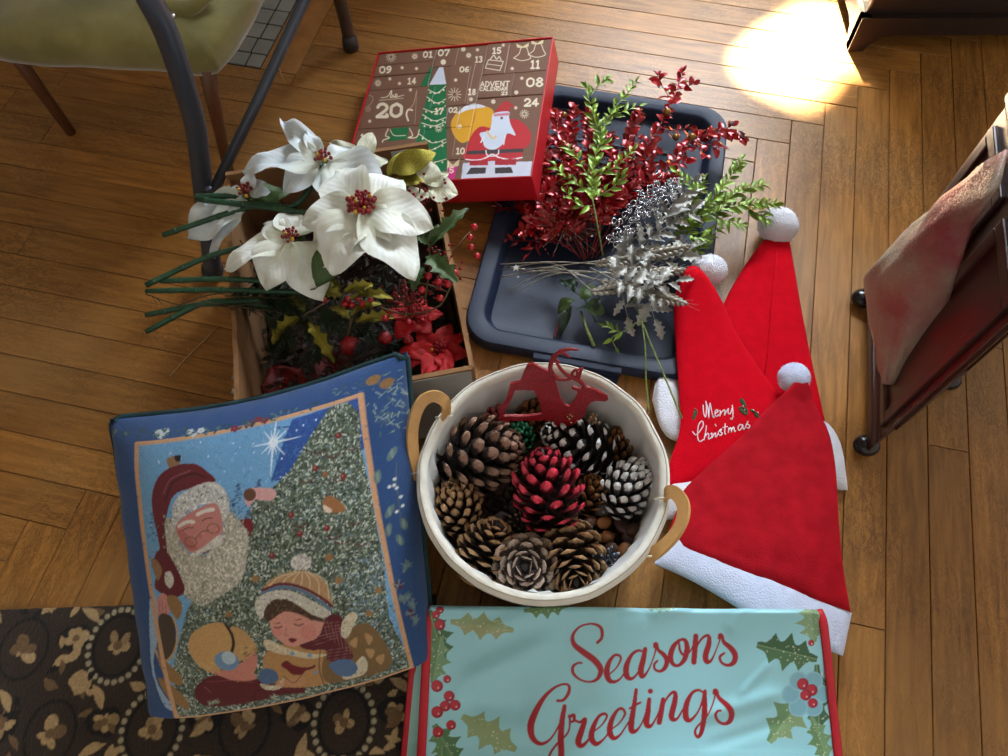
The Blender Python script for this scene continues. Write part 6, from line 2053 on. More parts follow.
def flower(cpx, z, petals, label, stem=None, m=M_WPET, name='poinsettia', centre=16, leaves=(), grp='white poinsettias in the cardboard box', cr=.0022, cspread=.011, cat='flower'):
    c = at(*cpx, z)
    o = thing(name, c, label, cat, grp)
    for k, (u, v, zt, wpx) in enumerate(petals):
        tip = at(u, v, zt)
        d = (tip - c)
        base = c + d.normalized() * .004 - Vector((0, 0, .002))
        w = wpx / F_PX * ((tip - _C).dot(_fw)) * 1.12
        put('petal', leaf_for(LP[k % 4], m), o, base, tip, w, rf.uniform(-.25, .25))
    for (u, v, zt, wpx) in leaves:
        tip = at(u, v, zt); w = wpx / F_PX * ((tip - _C).dot(_fw))
        put('leaf', leaf_for(LP[2], M_GLEAF), o, c - Vector((0, 0, .012)), tip, w, rf.uniform(-.2, .2))
    if centre:
        mb = MB(); yb = MB()
        for k in range(centre):
            a = k * GA; rr_ = cspread * math.sqrt(k / centre)
            p = c + Vector((rr_ * math.cos(a), rr_ * math.sin(a), .006 + .006 * (1 - rr_ / cspread) + rf.uniform(0, .003)))
            mb.tube([c, p], .0006, 4, cap=False)
            (yb if k % 6 == 4 else mb).ball(p, cr * rf.uniform(.8, 1.2), 7, 5, (1, 1, 1.25))
        mb.build('stamen_cluster', M_SBERRY, o)
        if yb.v: yb.build('stamen_tips', M_YEL, o)
    if stem:
        P_ = spline([tuple(c - Vector((0, 0, .006)))] + [tuple(at(*q)) for q in stem], 20)
        mb = MB(); mb.tube(P_, .0036, 8)
        for k in range(3, 19, 3): mb.tube([Vector(P_[k]), Vector(P_[k]) + (Vector(P_[k + 1 if k < 19 else k]) - Vector(P_[k])) * .3], .0040, 8)
        mb.build('stem', M_STEM, o)
    return o


flower((246, 194), .246, [(252, 171, .262, 14), (264, 180, .250, 22), (184, 237, .212, 42), (207, 257, .195, 22), (222, 205, .235, 34), (270, 190, .24, 16)], 'white poinsettia nearest the grey chair leg, petals drooping', [(215, 196, .244), (196, 197, .240)], M_DAYPET, centre=12, leaves=[(290, 190, .225, 26)])
flower((292, 238), .258, [(221, 266, .232, 34), (262, 288, .236, 46), (322, 300, .232, 44), (262, 222, .252, 26), (302, 214, .262, 32), (285, 208, .255, 26)], 'white poinsettia lying below the largest bloom', [(250, 246, .238), (205, 258, .226), (146, 285, .215)], leaves=[(318, 275, .23, 30), (310, 250, .235, 22)])
flower((425, 186), .252, [(458, 193, .248, 26), (432, 160, .262, 22), (448, 172, .258, 18), (412, 202, .25, 22)], 'small cream poinsettia against the advent calendar', None, M_CPET, centre=0)
flower((362, 164), .258, [(328, 140, .256, 20), (372, 130, .270, 17), (388, 160, .254, 18), (352, 182, .250, 18)], 'small greyish white poinsettia in front of calendar door 19', None, M_CPET, centre=6, leaves=[(340, 158, .248, 14)])
flower((324, 160), .288, [(239, 166, .262, 42), (280, 190, .268, 38), (280, 118, .282, 22), (304, 129, .296, 14), (384, 196, .268, 56), (350, 202, .262, 44), (352, 148, .278, 20)], 'white poinsettia tinted with bluish daylight behind the largest bloom', [(295, 205, .26), (250, 207, .242), (163, 235, .226)], M_DAYPET, centre=14, leaves=[(300, 138, .268, 22)])
flower((363, 207), .300, [(320, 266, .262, 58), (418, 240, .268, 40), (310, 240, .268, 42), (330, 168, .288, 48), (404, 178, .292, 40), (434, 224, .282, 46), (417, 277, .270, 52), (328, 272, .272, 56), (300, 222, .288, 40)],
       'largest white poinsettia, wide open with a red bead centre', [(320, 214, .268), (270, 208, .254), (196, 199, .245)], centre=34, cr=.0028, cspread=.018, leaves=[(372, 168, .275, 16), (310, 290, .24, 36)])
for k, (st, lab) in enumerate((([(290, 283, .228), (225, 279, .218), (160, 281, .214)], 'straight green flower stem sticking out over the box edge'), ([(300, 292, .222), (220, 290, .214), (146, 291, .209)], 'long green flower stem just below the straight one'),
                               ([(270, 306, .200), (225, 301, .206), (196, 306, .203), (146, 332, .196)], 'curved green stem bending down towards the floor boards'), ([(260, 300, .21), (205, 304, .205), (146, 315, .195)], 'dark green stem lying over the brown twig'), ([(280, 205, .25), (230, 203, .245), (199, 198, .243)], 'thick green stem crossing the poinsettia by the chair leg'))):
    o = thing('flower_stem', at(*st[0]), lab, 'stem', 'loose stems over the box edge')
    P_ = spline([tuple(at(*q)) for q in st], 18); mb = MB(); mb.tube(P_, [.0035] * 17 + [.0030], 8)
    for q in range(2, 17, 3): mb.tube([Vector(P_[q]), Vector(P_[q]).lerp(Vector(P_[q + 1]), .3)], .0040, 8)
    mb.build('stalk', M_STEM, o)
# red velvet blooms deeper in the box
flower((438, 352), .150, [(400, 350, .165, 18), (424, 374, .170, 19), (468, 354, .160, 18), (416, 328, .155, 16), (450, 322, .15, 16), (452, 370, .165, 17), (468, 332, .15, 14), (404, 368, .16, 16), (438, 378, .165, 15)], 'bright red velvet poinsettia in the box corner next to the basket', None, M_RPET, centre=10, grp='red poinsettias in the cardboard box')
flower((412, 318), .160, [(384, 312, .16, 17), (396, 338, .16, 17), (432, 332, .16, 17), (425, 298, .16, 15), (444, 312, .155, 15), (402, 298, .155, 14)], 'deep red poinsettia under the red berries', None, M_RPET, centre=10, grp='red poinsettias in the cardboard box')
flower((288, 388), .085, [(262, 385, .10, 28), (285, 412, .10, 28), (312, 395, .10, 26), (300, 368, .10, 26), (270, 366, .095, 26)], 'dark red poinsettia deep down behind the cushion', None, M_DRPET, centre=8, grp='red poinsettias in the cardboard box')
flower((335, 372), .085, [(310, 372, .10, 28), (340, 396, .10, 28), (365, 376, .10, 26), (345, 352, .10, 26)], 'dark red poinsettia beside the silver tinsel sprig', None, M_DRPET, centre=8, grp='red poinsettias in the cardboard box')


def sprig(name, label, stem, leafs, m_leaf, n, ln, wr, cat='sprig', grp=None, m_stem=None, sr=.0012, ang=50, branches=(), jit=.2, z_up=.0, start=.2, sub='leaf', tipleaf=True, seed=1, rollj=.8, lift=.15):
    """stem: px,z points. branches: px,z polylines. Leaves alternate along every line"""
    rs = random.Random(seed)
    o = thing(name, at(*stem[0]), label, cat, grp)
    lines = [spline([tuple(at(*q)) for q in stem], 22)] + [spline([tuple(at(*q)) for q in b_], 14) for b_ in branches]
    mb = MB()
    for k, P_ in enumerate(lines):
        mb.tube([Vector(p) for p in P_], [sr * (1 if k == 0 else .7) * (1 - .5 * i / len(P_)) for i in range(len(P_))], 6)
    mb.build('stem', m_stem or m_leaf, o)
    tot = [sum((Vector(P_[i + 1]) - Vector(P_[i])).length for i in range(len(P_) - 1)) for P_ in lines]
    for k, P_ in enumerate(lines):
        cnt = max(3, int(n * tot[k] / sum(tot)))
        st = start if k == 0 else .12
        for i in range(cnt):
            t = st + (1 - st) * (i + rs.uniform(-.2, .2)) / max(1, cnt - 1); t = min(max(t, 0), .999)
            q = t * (len(P_) - 1); a = int(q); f = q - a
            p = Vector(P_[a]).lerp(Vector(P_[a + 1]), f); d = (Vector(P_[a + 1]) - Vector(P_[a])).normalized()
            sd = d.cross(Vector((0, 0, 1))).normalized() * (1 if i % 2 else -1)
            th = R(ang * rs.uniform(.7, 1.3)) if i < cnt - 1 or not tipleaf else 0
            dr = d * math.cos(th) + sd * math.sin(th) + Vector((0, 0, rs.uniform(-jit, jit) + lift))
            L = ln * rs.uniform(.75, 1.15) * (1 - .25 * t)
            e = p + dr.normalized() * L
            if e.z < .014: e.z = .014
            put(sub, leaf_for(rs.choice(leafs), m_leaf), o, p, e, L * wr * rs.uniform(.85, 1.15), rs.uniform(-rollj, rollj))
    return o


def beads(o, pts, r, m, name='berry'):
    for q in pts:
        c = at(*q) if not isinstance(q, Vector) else q
        MB().ball(c, r * rf.uniform(.9, 1.1), 12, 8).build(name, m, o)


# holly and berry picks in the box
o = sprig('holly_sprig', 'green holly sprig with bare berry wire at the box wall next to the bin lid', [(425, 300, .20), (430, 262, .235), (428, 240, .25)], LH, M_GLEAF, 0, .03, .6, 'holly', start=.9, m_stem=M_STEM2)
for b_, t_, w in (((430, 248, .245), (468, 206, .262), .020), ((428, 256, .24), (456, 280, .245), .030), ((424, 268, .236), (412, 288, .232), .026)):
    put('leaf', leaf_for(LH[0], M_GLEAF), o, at(*b_), at(*t_), w, .2)
mb = MB(); mb.tube(spline([tuple(at(*q)) for q in ((432, 250, .24), (452, 250, .252), (462, 240, .258), (470, 232, .25))], 14), .0007, 5); mb.build('wire', M_STEM2, o)
beads(o, [(474, 227, .245), (470, 237, .244), (471, 247, .240), (477, 256, .232)], .0048, M_BERRY)
for k, (lab, lv, st) in enumerate((('ribbed gold leaf spray touching the advent calendar', [((392, 172, .262), (436, 152, .272), .034), ((396, 178, .255), (424, 182, .262), .020), ((388, 176, .255), (405, 150, .262), .016)], [(380, 190, .235), (394, 174, .26)]),
                                  ('gold holly sprig under the largest poinsettia', [((345, 292, .215), (372, 284, .225), .020), ((342, 296, .212), (316, 290, .222), .020), ((350, 300, .21), (392, 296, .215), .022), ((340, 290, .21), (330, 278, .215), .014)], [(330, 320, .17), (345, 294, .215)]),
                                  ('gold leaf sprig hanging inside the box wall next to the chair leg', [((300, 318, .19), (270, 342, .178), .028), ((304, 312, .195), (292, 292, .205), .016), ((308, 322, .185), (334, 362, .17), .020), ((298, 308, .2), (288, 296, .21), .014)], [(330, 300, .18), (302, 316, .195)]),
                                  ('gold holly sprig beside the red glitter ball', [((352, 316, .195), (380, 302, .205), .022), ((350, 320, .19), (330, 306, .20), .018), ((356, 322, .19), (394, 316, .195), .020)], [(345, 345, .16), (352, 318, .195)]))):
    o = thing('gold_holly_sprig', at(*st[0]), lab, 'holly', 'gold leaf sprigs in the cardboard box')
    MB().tube(spline([tuple(at(*q)) for q in st], 6) if len(st) > 2 else [at(*q) for q in st], .0014, 6).build('stem', M_STEM2, o)
    for b_, t_, w in lv:
        put('leaf', leaf_for(LH[k % 2] if k else LF, M_GOLD), o, at(*b_), at(*t_), w, rf.uniform(-.3, .3))
o = thing('berry_branch', at(455, 320, .18), 'twig of shiny red berries arching over the red poinsettia', 'berry branch')
mb = MB(); mb.tube(spline([tuple(at(*q)) for q in ((455, 275, .235), (448, 292, .225), (436, 308, .212), (405, 314, .20), (370, 304, .20))], 22), .0011, 6); mb.tube(spline([tuple(at(*q)) for q in ((448, 292, .225), (425, 284, .222), (400, 282, .215))], 10), .0009, 6)
mb.build('twig', M_STEM2, o)
beads(o, [(448, 284, .23), (438, 282, .232), (422, 290, .228), (409, 322, .205), (430, 318, .208), (385, 318, .20), (455, 273, .238), (440, 298, .225), (428, 276, .232), (413, 275, .22)], .0046, M_BERRY)
o = thing('berry_branch', at(345, 318, .17), 'cluster of small red berries beneath the largest poinsettia', 'berry branch')
mb = MB(); mb.tube([at(330, 320, .17), at(345, 303, .205), at(372, 300, .205)], .0009, 6); mb.build('twig', M_STEM2, o)
beads(o, [(348, 299, .21), (358, 298, .21), (371, 300, .208), (345, 304, .207), (324, 300, .205), (362, 304, .205), (352, 305, .204)], .0040, M_BERRY)
for (u, v, z), r_, lab in (((350, 346, .18), .0125, 'larger red glitter ball on a wire in the box'), ((385, 338, .18), .0085, 'smaller red glitter ball next to the large one'), ((408, 340, .172), .0068, 'smallest red glitter ball by the velvet poinsettia')):
    c = at(u, v, z); o = thing('glitter_ball', c, lab, 'bauble', 'red glitter balls in the cardboard box')
    mb = MB().ball(c, r_, 22, 16)
    for k, p in enumerate(mb.v):
        d = Vector(p) - c; mb.v[k] = tuple(c + d * (1 + .10 * N3(d.x * 420, d.y * 420, d.z * 420)))
    mb.build('ball', M_GBALL, o); MB().tube([c - Vector((0, 0, r_ * .8)), c + Vector((.02, .01, -.05))], .0009, 5).build('wire', M_STEM, o)


def bead_cluster(name, label, cen_px, z, spread, n, r_, m, cat, grp=None, seed=1, flat=.6):
    rs = random.Random(seed); c = at(*cen_px, z)
    o = thing(name, c, label, cat, grp); mb = MB(); st = MB()
    for k in range(n):
        p = c + Vector((rs.gauss(0, spread[0]), rs.gauss(0, spread[1]), rs.gauss(0, spread[0] * flat)))
        p.z = max(p.z, .016)
        mb.ball(p, r_ * rs.uniform(.7, 1.2), 6, 5)
        if k % 3 == 0: st.tube([c - Vector((0, 0, .01)), p], .0005, 4, cap=False)
    b_ = mb.build('bead_cluster', m, o); b_['kind'] = 'stuff'; st.build('wires', M_STEM2, o)
    return o


bead_cluster('berry_spray', 'dark red beaded spray beside the gold ribbed leaf', (418, 196), .245, (.016, .011), 90, .0021, M_SBERRY, 'berry spray', 'dark red beaded sprays in the box', 2)
bead_cluster('berry_spray', 'dark red beaded spray below the green holly leaf', (408, 300), .19, (.018, .012), 110, .0022, M_SBERRY, 'berry spray', 'dark red beaded sprays in the box', 3)
bead_cluster('berry_spray', 'dark red beaded spray at the box wall next to the bin lid', (440, 268), .215, (.014, .014), 80, .0021, M_SBERRY, 'berry spray', 'dark red beaded sprays in the box', 4)


def needle_sprig(name, label, stem, m, n, L, seed, cat='sprig', grp=None, branches=(), r_=.0009):
    rs = random.Random(seed); o = thing(name, at(*stem[0]), label, cat, grp)
    lines = [spline([tuple(at(*q)) for q in stem], 18)] + [spline([tuple(at(*q)) for q in b_], 10) for b_ in branches]
    mb = MB(); nd = MB()
    for P_ in lines:
        mb.tube([Vector(p) for p in P_], r_, 5)
        for k in range(n):
            q = rs.uniform(.05, .999) * (len(P_) - 1); a = int(q); p = Vector(P_[a]).lerp(Vector(P_[a + 1]), q - a); d = (Vector(P_[a + 1]) - Vector(P_[a])).normalized()
            t = Vector((rs.gauss(0, 1), rs.gauss(0, 1), rs.gauss(0, .7))); t = (t - d * t.dot(d)).normalized()
            e = p + (d * .6 + t).normalized() * L * rs.uniform(.6, 1.1); e.z = max(e.z, .012)
            s = t.cross(d) * .0007
            nd.add([p - s, p + s, e + s * .4, e - s * .4], [(0, 1, 2, 3)])
    mb.build('stem', M_STEM2, o); x = nd.build('needles', m, o, smooth=False); x['kind'] = 'stuff'
    return o


M_CEDAR = mat('cedar_green', srgb(44, 62, 38), .6, var=.3, scale=60)
M_TINSEL = mat('silver_tinsel', srgb(196, 200, 206), .18, metal=.95)
GR = 'dark green cedar sprigs in the cardboard box'
CED = [([(205, 302, .21), (262, 310, .20), (318, 318, .18), (345, 332, .16)], 'cedar sprig hanging over the box wall next to the chair leg', [[(262, 310, .2), (280, 330, .18), (290, 345, .165)], [(290, 314, .19), (312, 334, .17), (325, 348, .155)], [(318, 318, .18), (340, 312, .17)]]),
       ([(225, 296, .215), (270, 298, .212), (310, 300, .205)], 'cedar sprig among the loose stems', [[(260, 298, .21), (285, 306, .2)], [(280, 299, .21), (300, 312, .195)]]),
       ([(300, 345, .10), (330, 330, .14), (370, 330, .14), (400, 350, .11)], 'cedar sprig under the red glitter ball', [[(330, 330, .14), (310, 360, .12)], [(370, 330, .14), (385, 365, .11)]]),
       ([(390, 260, .19), (380, 285, .17), (395, 320, .14), (430, 340, .12)], 'cedar sprig deep down under the red berries', [[(380, 285, .17), (350, 320, .13)], [(395, 320, .14), (440, 300, .14)]]),
       ([(240, 240, .20), (260, 270, .18), (290, 300, .15), (330, 340, .11)], 'cedar sprig along the box wall near the chair leg', [[(260, 270, .18), (250, 310, .15)], [(290, 300, .15), (270, 350, .10)]]),
       ([(300, 190, .20), (350, 180, .20), (410, 200, .19), (440, 240, .17)], 'cedar sprig at the box wall next to the calendar', [[(350, 180, .2), (340, 210, .18)], [(410, 200, .19), (400, 240, .17)]]),
       ([(260, 360, .06), (300, 380, .07), (350, 370, .08), (410, 370, .08), (450, 350, .08)], 'cedar sprig lying on the box bottom', [[(300, 380, .07), (280, 340, .08)], [(350, 370, .08), (360, 330, .09)], [(410, 370, .08), (420, 330, .09)]])]
for k, (st, lab, br) in enumerate(CED):
    needle_sprig('cedar_sprig', lab, st, M_CEDAR, 300, .017, 30 + k, 'cedar sprig', GR, br)
needle_sprig('tinsel_sprig', 'silver tinsel sprig behind the cushion corner', [(335, 372, .17), (358, 358, .185), (378, 348, .185)], M_TINSEL, 260, .011, 50, 'tinsel sprig', None, [[(350, 362, .182), (372, 366, .18)], [(356, 358, .184), (362, 344, .185)]])
needle_sprig('dry_twig', 'thin dry brown twig with wiry ends beside the green stems', [(146, 294, .205), (180, 305, .205), (225, 306, .205), (262, 303, .205)], M_STEM2, 20, .012, 51, 'twig', None, [[(180, 305, .205), (205, 296, .21), (240, 290, .212)]])
o = MB().tube([at(170, 376, .003), at(190, 354, .003), at(205, 340, .003), at(219, 326, .003)], .0011, 6).build('straw', mat('straw', srgb(190, 156, 104), .7)); tag(o, 'single pale straw lying on the floor boards by the box', 'straw')
o = MB().tube([at(279, 66, .003), at(281, 74, .003), at(284.5, 83, .003)], .0009, 5).build('straw', bpy.data.materials['straw']); tag(o, 'tiny straw bit at the hearth border', 'straw')

# loose dark foliage that fills the carton
hp = MB(); rs_ = random.Random(71)
for k in range(1500):
    a, b_ = rs_.uniform(.02, BW - .02), rs_.uniform(.02, BL - .02)
    z = rs_.uniform(.06, .135) * (1 - .25 * max(0, 1 - b_ / .14))
    p = bx(a, b_, z)
    d = Vector((rs_.gauss(0, 1), rs_.gauss(0, 1), rs_.gauss(0, .4))).normalized(); t = d.cross(Vector((rs_.gauss(0, 1), rs_.gauss(0, 1), 1))).normalized()
    L = rs_.uniform(.008, .020); w = L * .22
    q = bx(a, b_, 0); 
    hp.add([p, p + d * L * .5 + t * w, p + d * L, p + d * L * .5 - t * w], [(0, 1, 2, 3)])
hp.add([bx(.008, .008, .055), bx(BW - .008, .008, .055), bx(BW - .008, BL - .008, .055), bx(.008, BL - .008, .055)], [(0, 1, 2, 3)])
o = hp.build('foliage_clippings', mat('dark_foliage', srgb(34, 40, 26), .6, var=.5, scale=25, col2=srgb(60, 26, 20)), None, smooth=False)
tag(o, 'dark green and brown artificial foliage filling the carton', 'foliage', kind='stuff')
# ================================================================== glitter sprays on the bin lid
M_RLEAF = mat('red_foil_leaf', srgb(150, 8, 18), .25, metal=.35, var=.4, scale=60, rand=.3, coat=.4)
M_RDARK = mat('wine_leaf', srgb(96, 10, 22), .4, var=.3, scale=60, rand=.3)
M_RSTEM = mat('red_stem', srgb(120, 20, 30), .5)
M_LIME = mat('lime_glitter_leaf', srgb(112, 140, 40), .32, metal=.2, var=.4, scale=70, rand=.3, sparkle=.2)
M_LSTEM = mat('lime_stem', srgb(118, 132, 64), .5, var=.3, scale=200)
M_SILV = mat('silver_leaf', srgb(148, 146, 140), .45, metal=.55, var=.2, scale=40, rand=.2, bump=.2)
M_SBRIGHT = mat('silver_bright', srgb(190, 192, 198), .2, metal=.85, var=.1, rand=.2)
M_WHEAT = mat('silver_wheat', srgb(158, 152, 140), .4, metal=.4, var=.2, scale=80)
M_GBEAD = mat('gold_bead', srgb(150, 112, 60), .3, metal=.7)
GRR = 'red glitter sprays on the bin lid'
RED = [([(585, 258, .03), (570, 200, .06), (560, 150, .075), (556, 112, .075)], 'red foil spray with tip at the calendar corner', [[(566, 180, .065), (548, 160, .07), (545, 135, .07)], [(562, 150, .075), (575, 128, .085)]]),
       ([(588, 258, .03), (585, 200, .07), (590, 150, .08), (588, 112, .08)], 'red foil spray behind the tall green sprig', [[(586, 190, .07), (568, 165, .08)], [(588, 160, .08), (612, 135, .085)]]),
       ([(592, 258, .03), (612, 200, .06), (645, 150, .075), (668, 110, .085), (683, 72, .09)], 'red foil spray reaching over the lid rim opposite the latch', [[(630, 170, .07), (640, 140, .08)], [(655, 132, .08), (690, 128, .08)], [(672, 102, .085), (660, 82, .09), (659, 76, .09)], [(676, 90, .088), (694, 84, .092)]]),
       ([(595, 258, .03), (625, 215, .05), (665, 170, .07), (690, 142, .08), (718, 132, .085), (744, 138, .08)], 'red foil spray hooking over the lid corner', [[(665, 170, .07), (690, 160, .075)], [(690, 142, .08), (705, 155, .08)], [(718, 132, .085), (732, 126, .085)], [(700, 138, .082), (712, 146, .08), (722, 148, .08)]]),
       ([(580, 258, .03), (555, 225, .05), (535, 195, .06), (525, 170, .06)], 'red foil spray tucked under the calendar edge', [[(555, 225, .05), (530, 222, .05)], [(540, 200, .058), (560, 180, .07)]]),
       ([(590, 255, .03), (605, 215, .06), (640, 185, .07), (672, 178, .07)], 'red foil spray next to the silver curls', [[(610, 210, .06), (615, 180, .075)], [(640, 185, .07), (650, 165, .075)]]),
       ([(586, 258, .03), (575, 225, .06), (600, 185, .08), (618, 160, .085)], 'red foil spray in the thick of the pile', [[(580, 215, .065), (560, 200, .07)], [(600, 185, .08), (580, 170, .085)]]),
       ([(592, 255, .03), (600, 225, .055), (585, 190, .07), (570, 140, .075), (575, 108, .075)], 'red foil spray with a darker tip beside the tall green sprig', [[(588, 200, .065), (605, 200, .07), (620, 196, .07)], [(578, 160, .075), (556, 140, .07)]]),
       ([(596, 250, .03), (618, 210, .055), (625, 170, .075), (630, 135, .08), (640, 112, .08)], 'red foil spray filling the middle of the lid', [[(622, 190, .065), (645, 170, .07)], [(628, 150, .08), (655, 150, .075)], [(622, 170, .075), (606, 150, .08)]]),
       ([(578, 255, .03), (550, 235, .045), (528, 215, .05), (520, 195, .045)], 'red foil spray spreading over the lid below the calendar', [[(550, 235, .045), (565, 215, .06)], [(540, 225, .05), (520, 232, .04)]]),
       ([(584, 260, .03), (560, 210, .055), (545, 180, .06), (540, 150, .06)], 'red foil spray below the calendar side', [[(556, 205, .055), (575, 190, .065)], [(545, 180, .06), (530, 165, .055)]])]
for k, (st, lab, br) in enumerate(RED):
    o = sprig('red_spray', lab, st, LO + [LL[0]], M_RLEAF, 110 if k not in (2, 3) else 84, .0205, .58, 'spray', GRR, M_RSTEM, .0011, 55, br, .45, seed=60 + k, start=.25, lift=.05)
    if k in (2, 3):
        for bq in ((660, 76), (683, 70), (694, 84), (659, 88)) if k == 2 else ((744, 138), (722, 148), (733, 126), (714, 150)):
            b_ = at(*bq, .088); put('tip_leaf', leaf_for(LO[0], M_RDARK), o, b_, b_ + Vector((rf.uniform(-.01, .01), rf.uniform(-.004, .014), .003)), .008, rf.uniform(-.5, .5))
        beads(o, [(667, 112, .09)] if k == 2 else [(692, 137, .088), (676, 137, .08)], .0062, M_GBEAD, 'gold_bead')
    if k in (0, 1): beads(o, [(564, 115, .085)] if k == 0 else [(589, 121, .088)], .0055, M_GBEAD, 'gold_bead')
bead_cluster('beaded_spray', 'fine red beaded tinsel spray at the lower end of the red pile', (566, 222), .055, (.030, .026), 420, .0014, mat('red_tinsel_bead', srgb(140, 16, 28), .25, metal=.4, var=.4, scale=300), 'spray', seed=9, flat=.35)
bead_cluster('beaded_spray', 'red beaded tinsel spray in the middle of the red pile', (590, 175), .06, (.034, .034), 420, .0016, bpy.data.materials['red_tinsel_bead'], 'spray', seed=10, flat=.3)
sprig('red_fern', 'dark red pointed fern on the bin lid beside the wheat stalks', [(560, 232, .03), (535, 240, .03), (512, 240, .026), (497, 236, .024)], LL, M_RLEAF, 14, .024, .28, 'fern', None, M_RSTEM, .0011, 45, [[(540, 240, .03), (528, 255, .022)]], .1, seed=80, start=.2)
sprig('red_fern', 'small red pointed fern just under the calendar', [(540, 215, .035), (515, 208, .03), (498, 208, .034)], LL, M_RDARK, 12, .022, .28, 'fern', None, M_RSTEM, .001, 45, [], .1, seed=81)
GL = 'lime green glitter sprigs'
sprig('green_sprig', 'tall lime green glitter sprig standing over the red sprays', [(603, 256, .05), (597, 222, .085), (592, 190, .095), (597, 150, .10), (608, 118, .10), (636, 82, .10)], LL, M_LIME, 150, .0235, .36, 'sprig', GL, M_LSTEM, .0014, 40,
      [[(593, 185, .095), (578, 160, .10), (566, 146, .10)], [(594, 178, .095), (618, 165, .10), (632, 150, .10)], [(592, 200, .09), (612, 188, .095), (622, 176, .10)], [(593, 192, .095), (572, 182, .095), (556, 168, .10)], [(600, 136, .10), (592, 112, .105), (586, 86, .105)],
       [(606, 118, .10), (622, 112, .10), (640, 106, .10)], [(596, 155, .1), (603, 142, .1), (598, 124, .105)], [(592, 206, .09), (578, 205, .09), (566, 192, .092)], [(590, 96, .105), (600, 84, .105), (606, 80, .105)]], .15, seed=90, start=.34, lift=.08)
sprig('green_sprig', 'bushy lime green glitter sprig hanging over the lid towards the pompom', [(655, 262, .05), (680, 232, .07), (712, 214, .08), (745, 205, .08), (776, 204, .075)], LL, M_LIME, 200, .0235, .36, 'sprig', GL, M_LSTEM, .0014, 40,
      [[(672, 240, .065), (690, 205, .08), (704, 180, .085)], [(680, 232, .07), (698, 238, .07), (716, 232, .07)], [(690, 222, .075), (716, 196, .085), (742, 160, .085)], [(712, 214, .08), (738, 192, .085), (764, 186, .08)], [(740, 205, .08), (758, 214, .07), (768, 220, .07)],
       [(700, 200, .08), (690, 186, .085), (676, 172, .085)], [(668, 246, .06), (690, 252, .055), (704, 246, .055)], [(712, 214, .08), (728, 222, .075), (742, 224, .07)]], .15, seed=91, start=.2, lift=.08)
o = sprig('green_sprig', 'lime green glitter sprig whose bare stems rest on the santa hat brim', [(682, 418, .062), (666, 380, .058), (650, 342, .06), (640, 322, .062), (622, 332, .058), (606, 326, .05)], LL, M_LIME, 9, .019, .36, 'sprig', GL, M_LSTEM, .0015, 45, [[(622, 332, .058), (612, 338, .05), (616, 348, .045)]], .15, seed=92, start=.8)
o = sprig('green_sprig', 'second bare lime stem hanging straight down past the lid latch', [(649, 412, .03), (646, 380, .045), (645, 345, .06), (640, 316, .065), (630, 300, .065)], LL, M_LIME, 3, .016, .34, 'sprig', GL, M_LSTEM, .0015, 45, [], .1, seed=93, start=.9)
# silver sprays
o = thing('silver_curl_spray', at(618, 244, .06), 'bright silver spray of curled foil rings by the green sprig', 'spray')
P_ = spline([tuple(at(*q)) for q in ((612, 252, .055), (630, 225, .075), (650, 205, .085), (668, 186, .09))], 20)
MB().tube(P_, .001, 5).build('stem', M_SBRIGHT, o)
rs = random.Random(5)
for k in range(130):
    p = Vector(P_[rs.randrange(3, 20)]) + Vector((rs.gauss(0, .012), rs.gauss(0, .012), rs.gauss(.003, .006)))
    mb = MB(); rr_ = rs.uniform(.0032, .0052); q = Euler((rs.uniform(-.9, .9), rs.uniform(-.9, .9), rs.uniform(0, 6))).to_matrix()
    mb.tube([p + q @ Vector((rr_ * math.cos(a * .7), rr_ * math.sin(a * .7), .0006 * a)) for a in range(9)], .0011, 5)
    mb.build('curl', M_SBRIGHT, o)
o = sprig('silver_leaf_spray', 'matte silver leaf spray fanning out between wheat and green sprig', [(585, 285, .045), (620, 262, .06), (655, 235, .075), (690, 212, .08)], LH, M_SILV, 34, .044, .55, 'spray', None, M_SILV, .0013, 50, [[(635, 250, .065), (665, 262, .07), (690, 250, .07)], [(655, 235, .075), (672, 205, .08), (690, 188, .08)]], .2, seed=95, start=.35, rollj=.5)
o = sprig('silver_leaf_spray', 'matte silver leaf spray drooping below the wheat ears', [(590, 268, .07), (615, 280, .085), (640, 288, .085), (668, 300, .075)], LH, M_SILV, 30, .038, .55, 'spray', None, M_SILV, .0013, 60, [[(620, 285, .085), (628, 318, .06)], [(640, 288, .085), (676, 282, .08)], [(610, 276, .08), (640, 262, .085)], [(645, 290, .08), (655, 320, .06)]], .2, seed=96, start=.3, rollj=.5)
EARS = [((598, 264), (644, 256)), ((594, 292), (642, 282)), ((640, 256), (690, 246)), ((604, 282), (662, 294)), ((640, 276), (684, 270)), ((646, 292), (686, 304)), ((610, 272), (655, 268))]
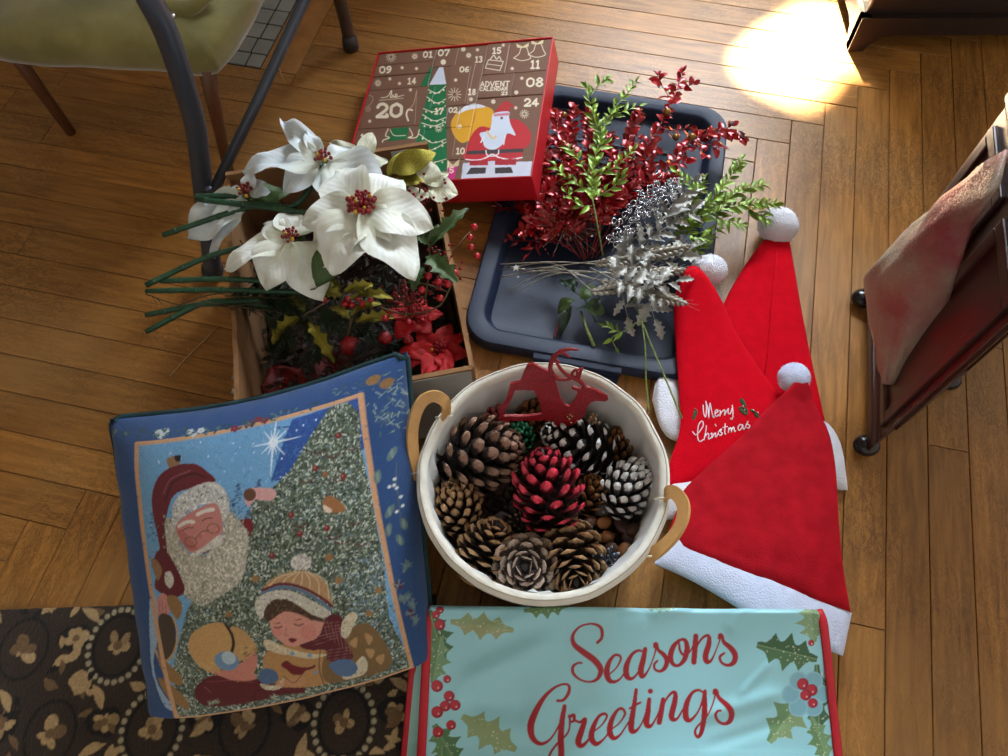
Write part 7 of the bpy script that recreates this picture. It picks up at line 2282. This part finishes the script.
for k, (a, b_) in enumerate(EARS):
    z0 = .055 + .008 * (k % 3)
    pa, pb = at(*a, z0), at(*b_, z0 + .012)
    o = thing('wheat_ear', pa, 'silver painted wheat ear in the bundle on the bin lid', 'wheat ear', 'silver wheat ears on the bin lid')
    d = (pb - pa); L = d.length; d.normalize(); sd = d.cross(Vector((0, 0, 1))).normalized(); up = sd.cross(d)
    for j in range(9):
        t = j / 8
        for s in (-1, 0, 1):
            w = math.sin(math.pi * (.15 + .75 * t))
            p = pa + d * (L * t * .92 + (.004 if s == 0 else 0)) + sd * (s * .0068 * w) + up * (.004 * (1 - abs(s)) * w)
            rot = Matrix((sd, d, up)).transposed() @ Matrix.Rotation(s * -.6, 3, 'Z')
            MB().ball(p, .0056 * (.7 + .4 * w), 7, 5, (.55, 1.15, .55), rot).build('grain', M_WHEAT, o, local=None)
    e = at(500 + 10 * (k % 4), 264 + 3.2 * k if k < 5 else 290, .034)
    mid = at(555, 268 + (k - 3) * 2.0, .05)
    st = MB(); st.tube(spline([tuple(pa), tuple(mid), tuple(e)], 14), .0009, 6)
    for j in range(6):
        q = pa + d * L * (.5 + .08 * j); st.tube([q, q + (d + sd * rs.uniform(-.25, .25) + up * rs.uniform(0, .25)) * .03], [.0004, .0002], 4)
    st.build('stalk', M_WHEAT, o)
o = sprig('leafy_stem', 'plain dark green leafy stem end below the wheat', [(596, 322, .03), (585, 300, .045), (572, 290, .05), (560, 276, .045)], LP, M_DLEAF, 0, .03, .5, 'leaf stem', None, M_STEM, .0014, 50, [], .1, seed=98)
for b_, t_, w in (((575, 292, .05), (560, 278, .04), .020), ((580, 298, .05), (598, 285, .05), .022), ((574, 300, .045), (556, 312, .03), .022), ((586, 306, .045), (606, 312, .035), .026), ((572, 306, .04), (558, 338, .022), .016), ((590, 312, .04), (600, 296, .05), .018)):
    put('leaf', leaf_for(LP[1], M_GLEAF if w > .0215 else M_DLEAF), o, at(*b_), at(*t_), w, .2)
o = MB().tube([at(581, 311, .036), at(587, 330, .03), at(594, 346, .033)], [.0020, .0024, .0027], 8).build('cut_stem', M_LSTEM); tag(o, 'short thick cut stem leaning on the lid rim beside the latch', 'stem')
o = MB().tube([at(563, 310, .03), at(558, 325, .024), at(554, 337, .033)], .0016, 7).build('cut_stem', M_RSTEM); tag(o, 'thin red wrapped stem end on the lid', 'stem')
o = thing('star_wire', at(517, 268, .03), 'tiny pale star on a silver wire at the ends of the wheat stalks', 'wire star')
c = at(516, 268, .036); mb = MB()
pts_ = [(c.x + (.007 if k % 2 == 0 else .003) * math.sin(k * math.pi / 5), c.y + (.007 if k % 2 == 0 else .003) * math.cos(k * math.pi / 5)) for k in range(10)]
mb.prism(pts_, c.z, c.z + .0015).build('star', M_WHEAT, o, smooth=False); MB().tube([at(498, 270, .033), c, at(545, 272, .04)], .0007, 5).build('wire', M_SBRIGHT, o)
for k, (u, v) in enumerate(((592, 236), (518, 277), (500, 250), (504, 222))):
    c = at(u, v, .060 if k == 0 else .0125)
    o = MB().ball((c.x, c.y, c.z), .0022, 6, 5, (1, .8, .5)).build('foam_crumb', bpy.data.materials['white_card']); tag(o, 'tiny white foam crumb lying on the lid', 'crumb', 'foam crumbs on the lid')
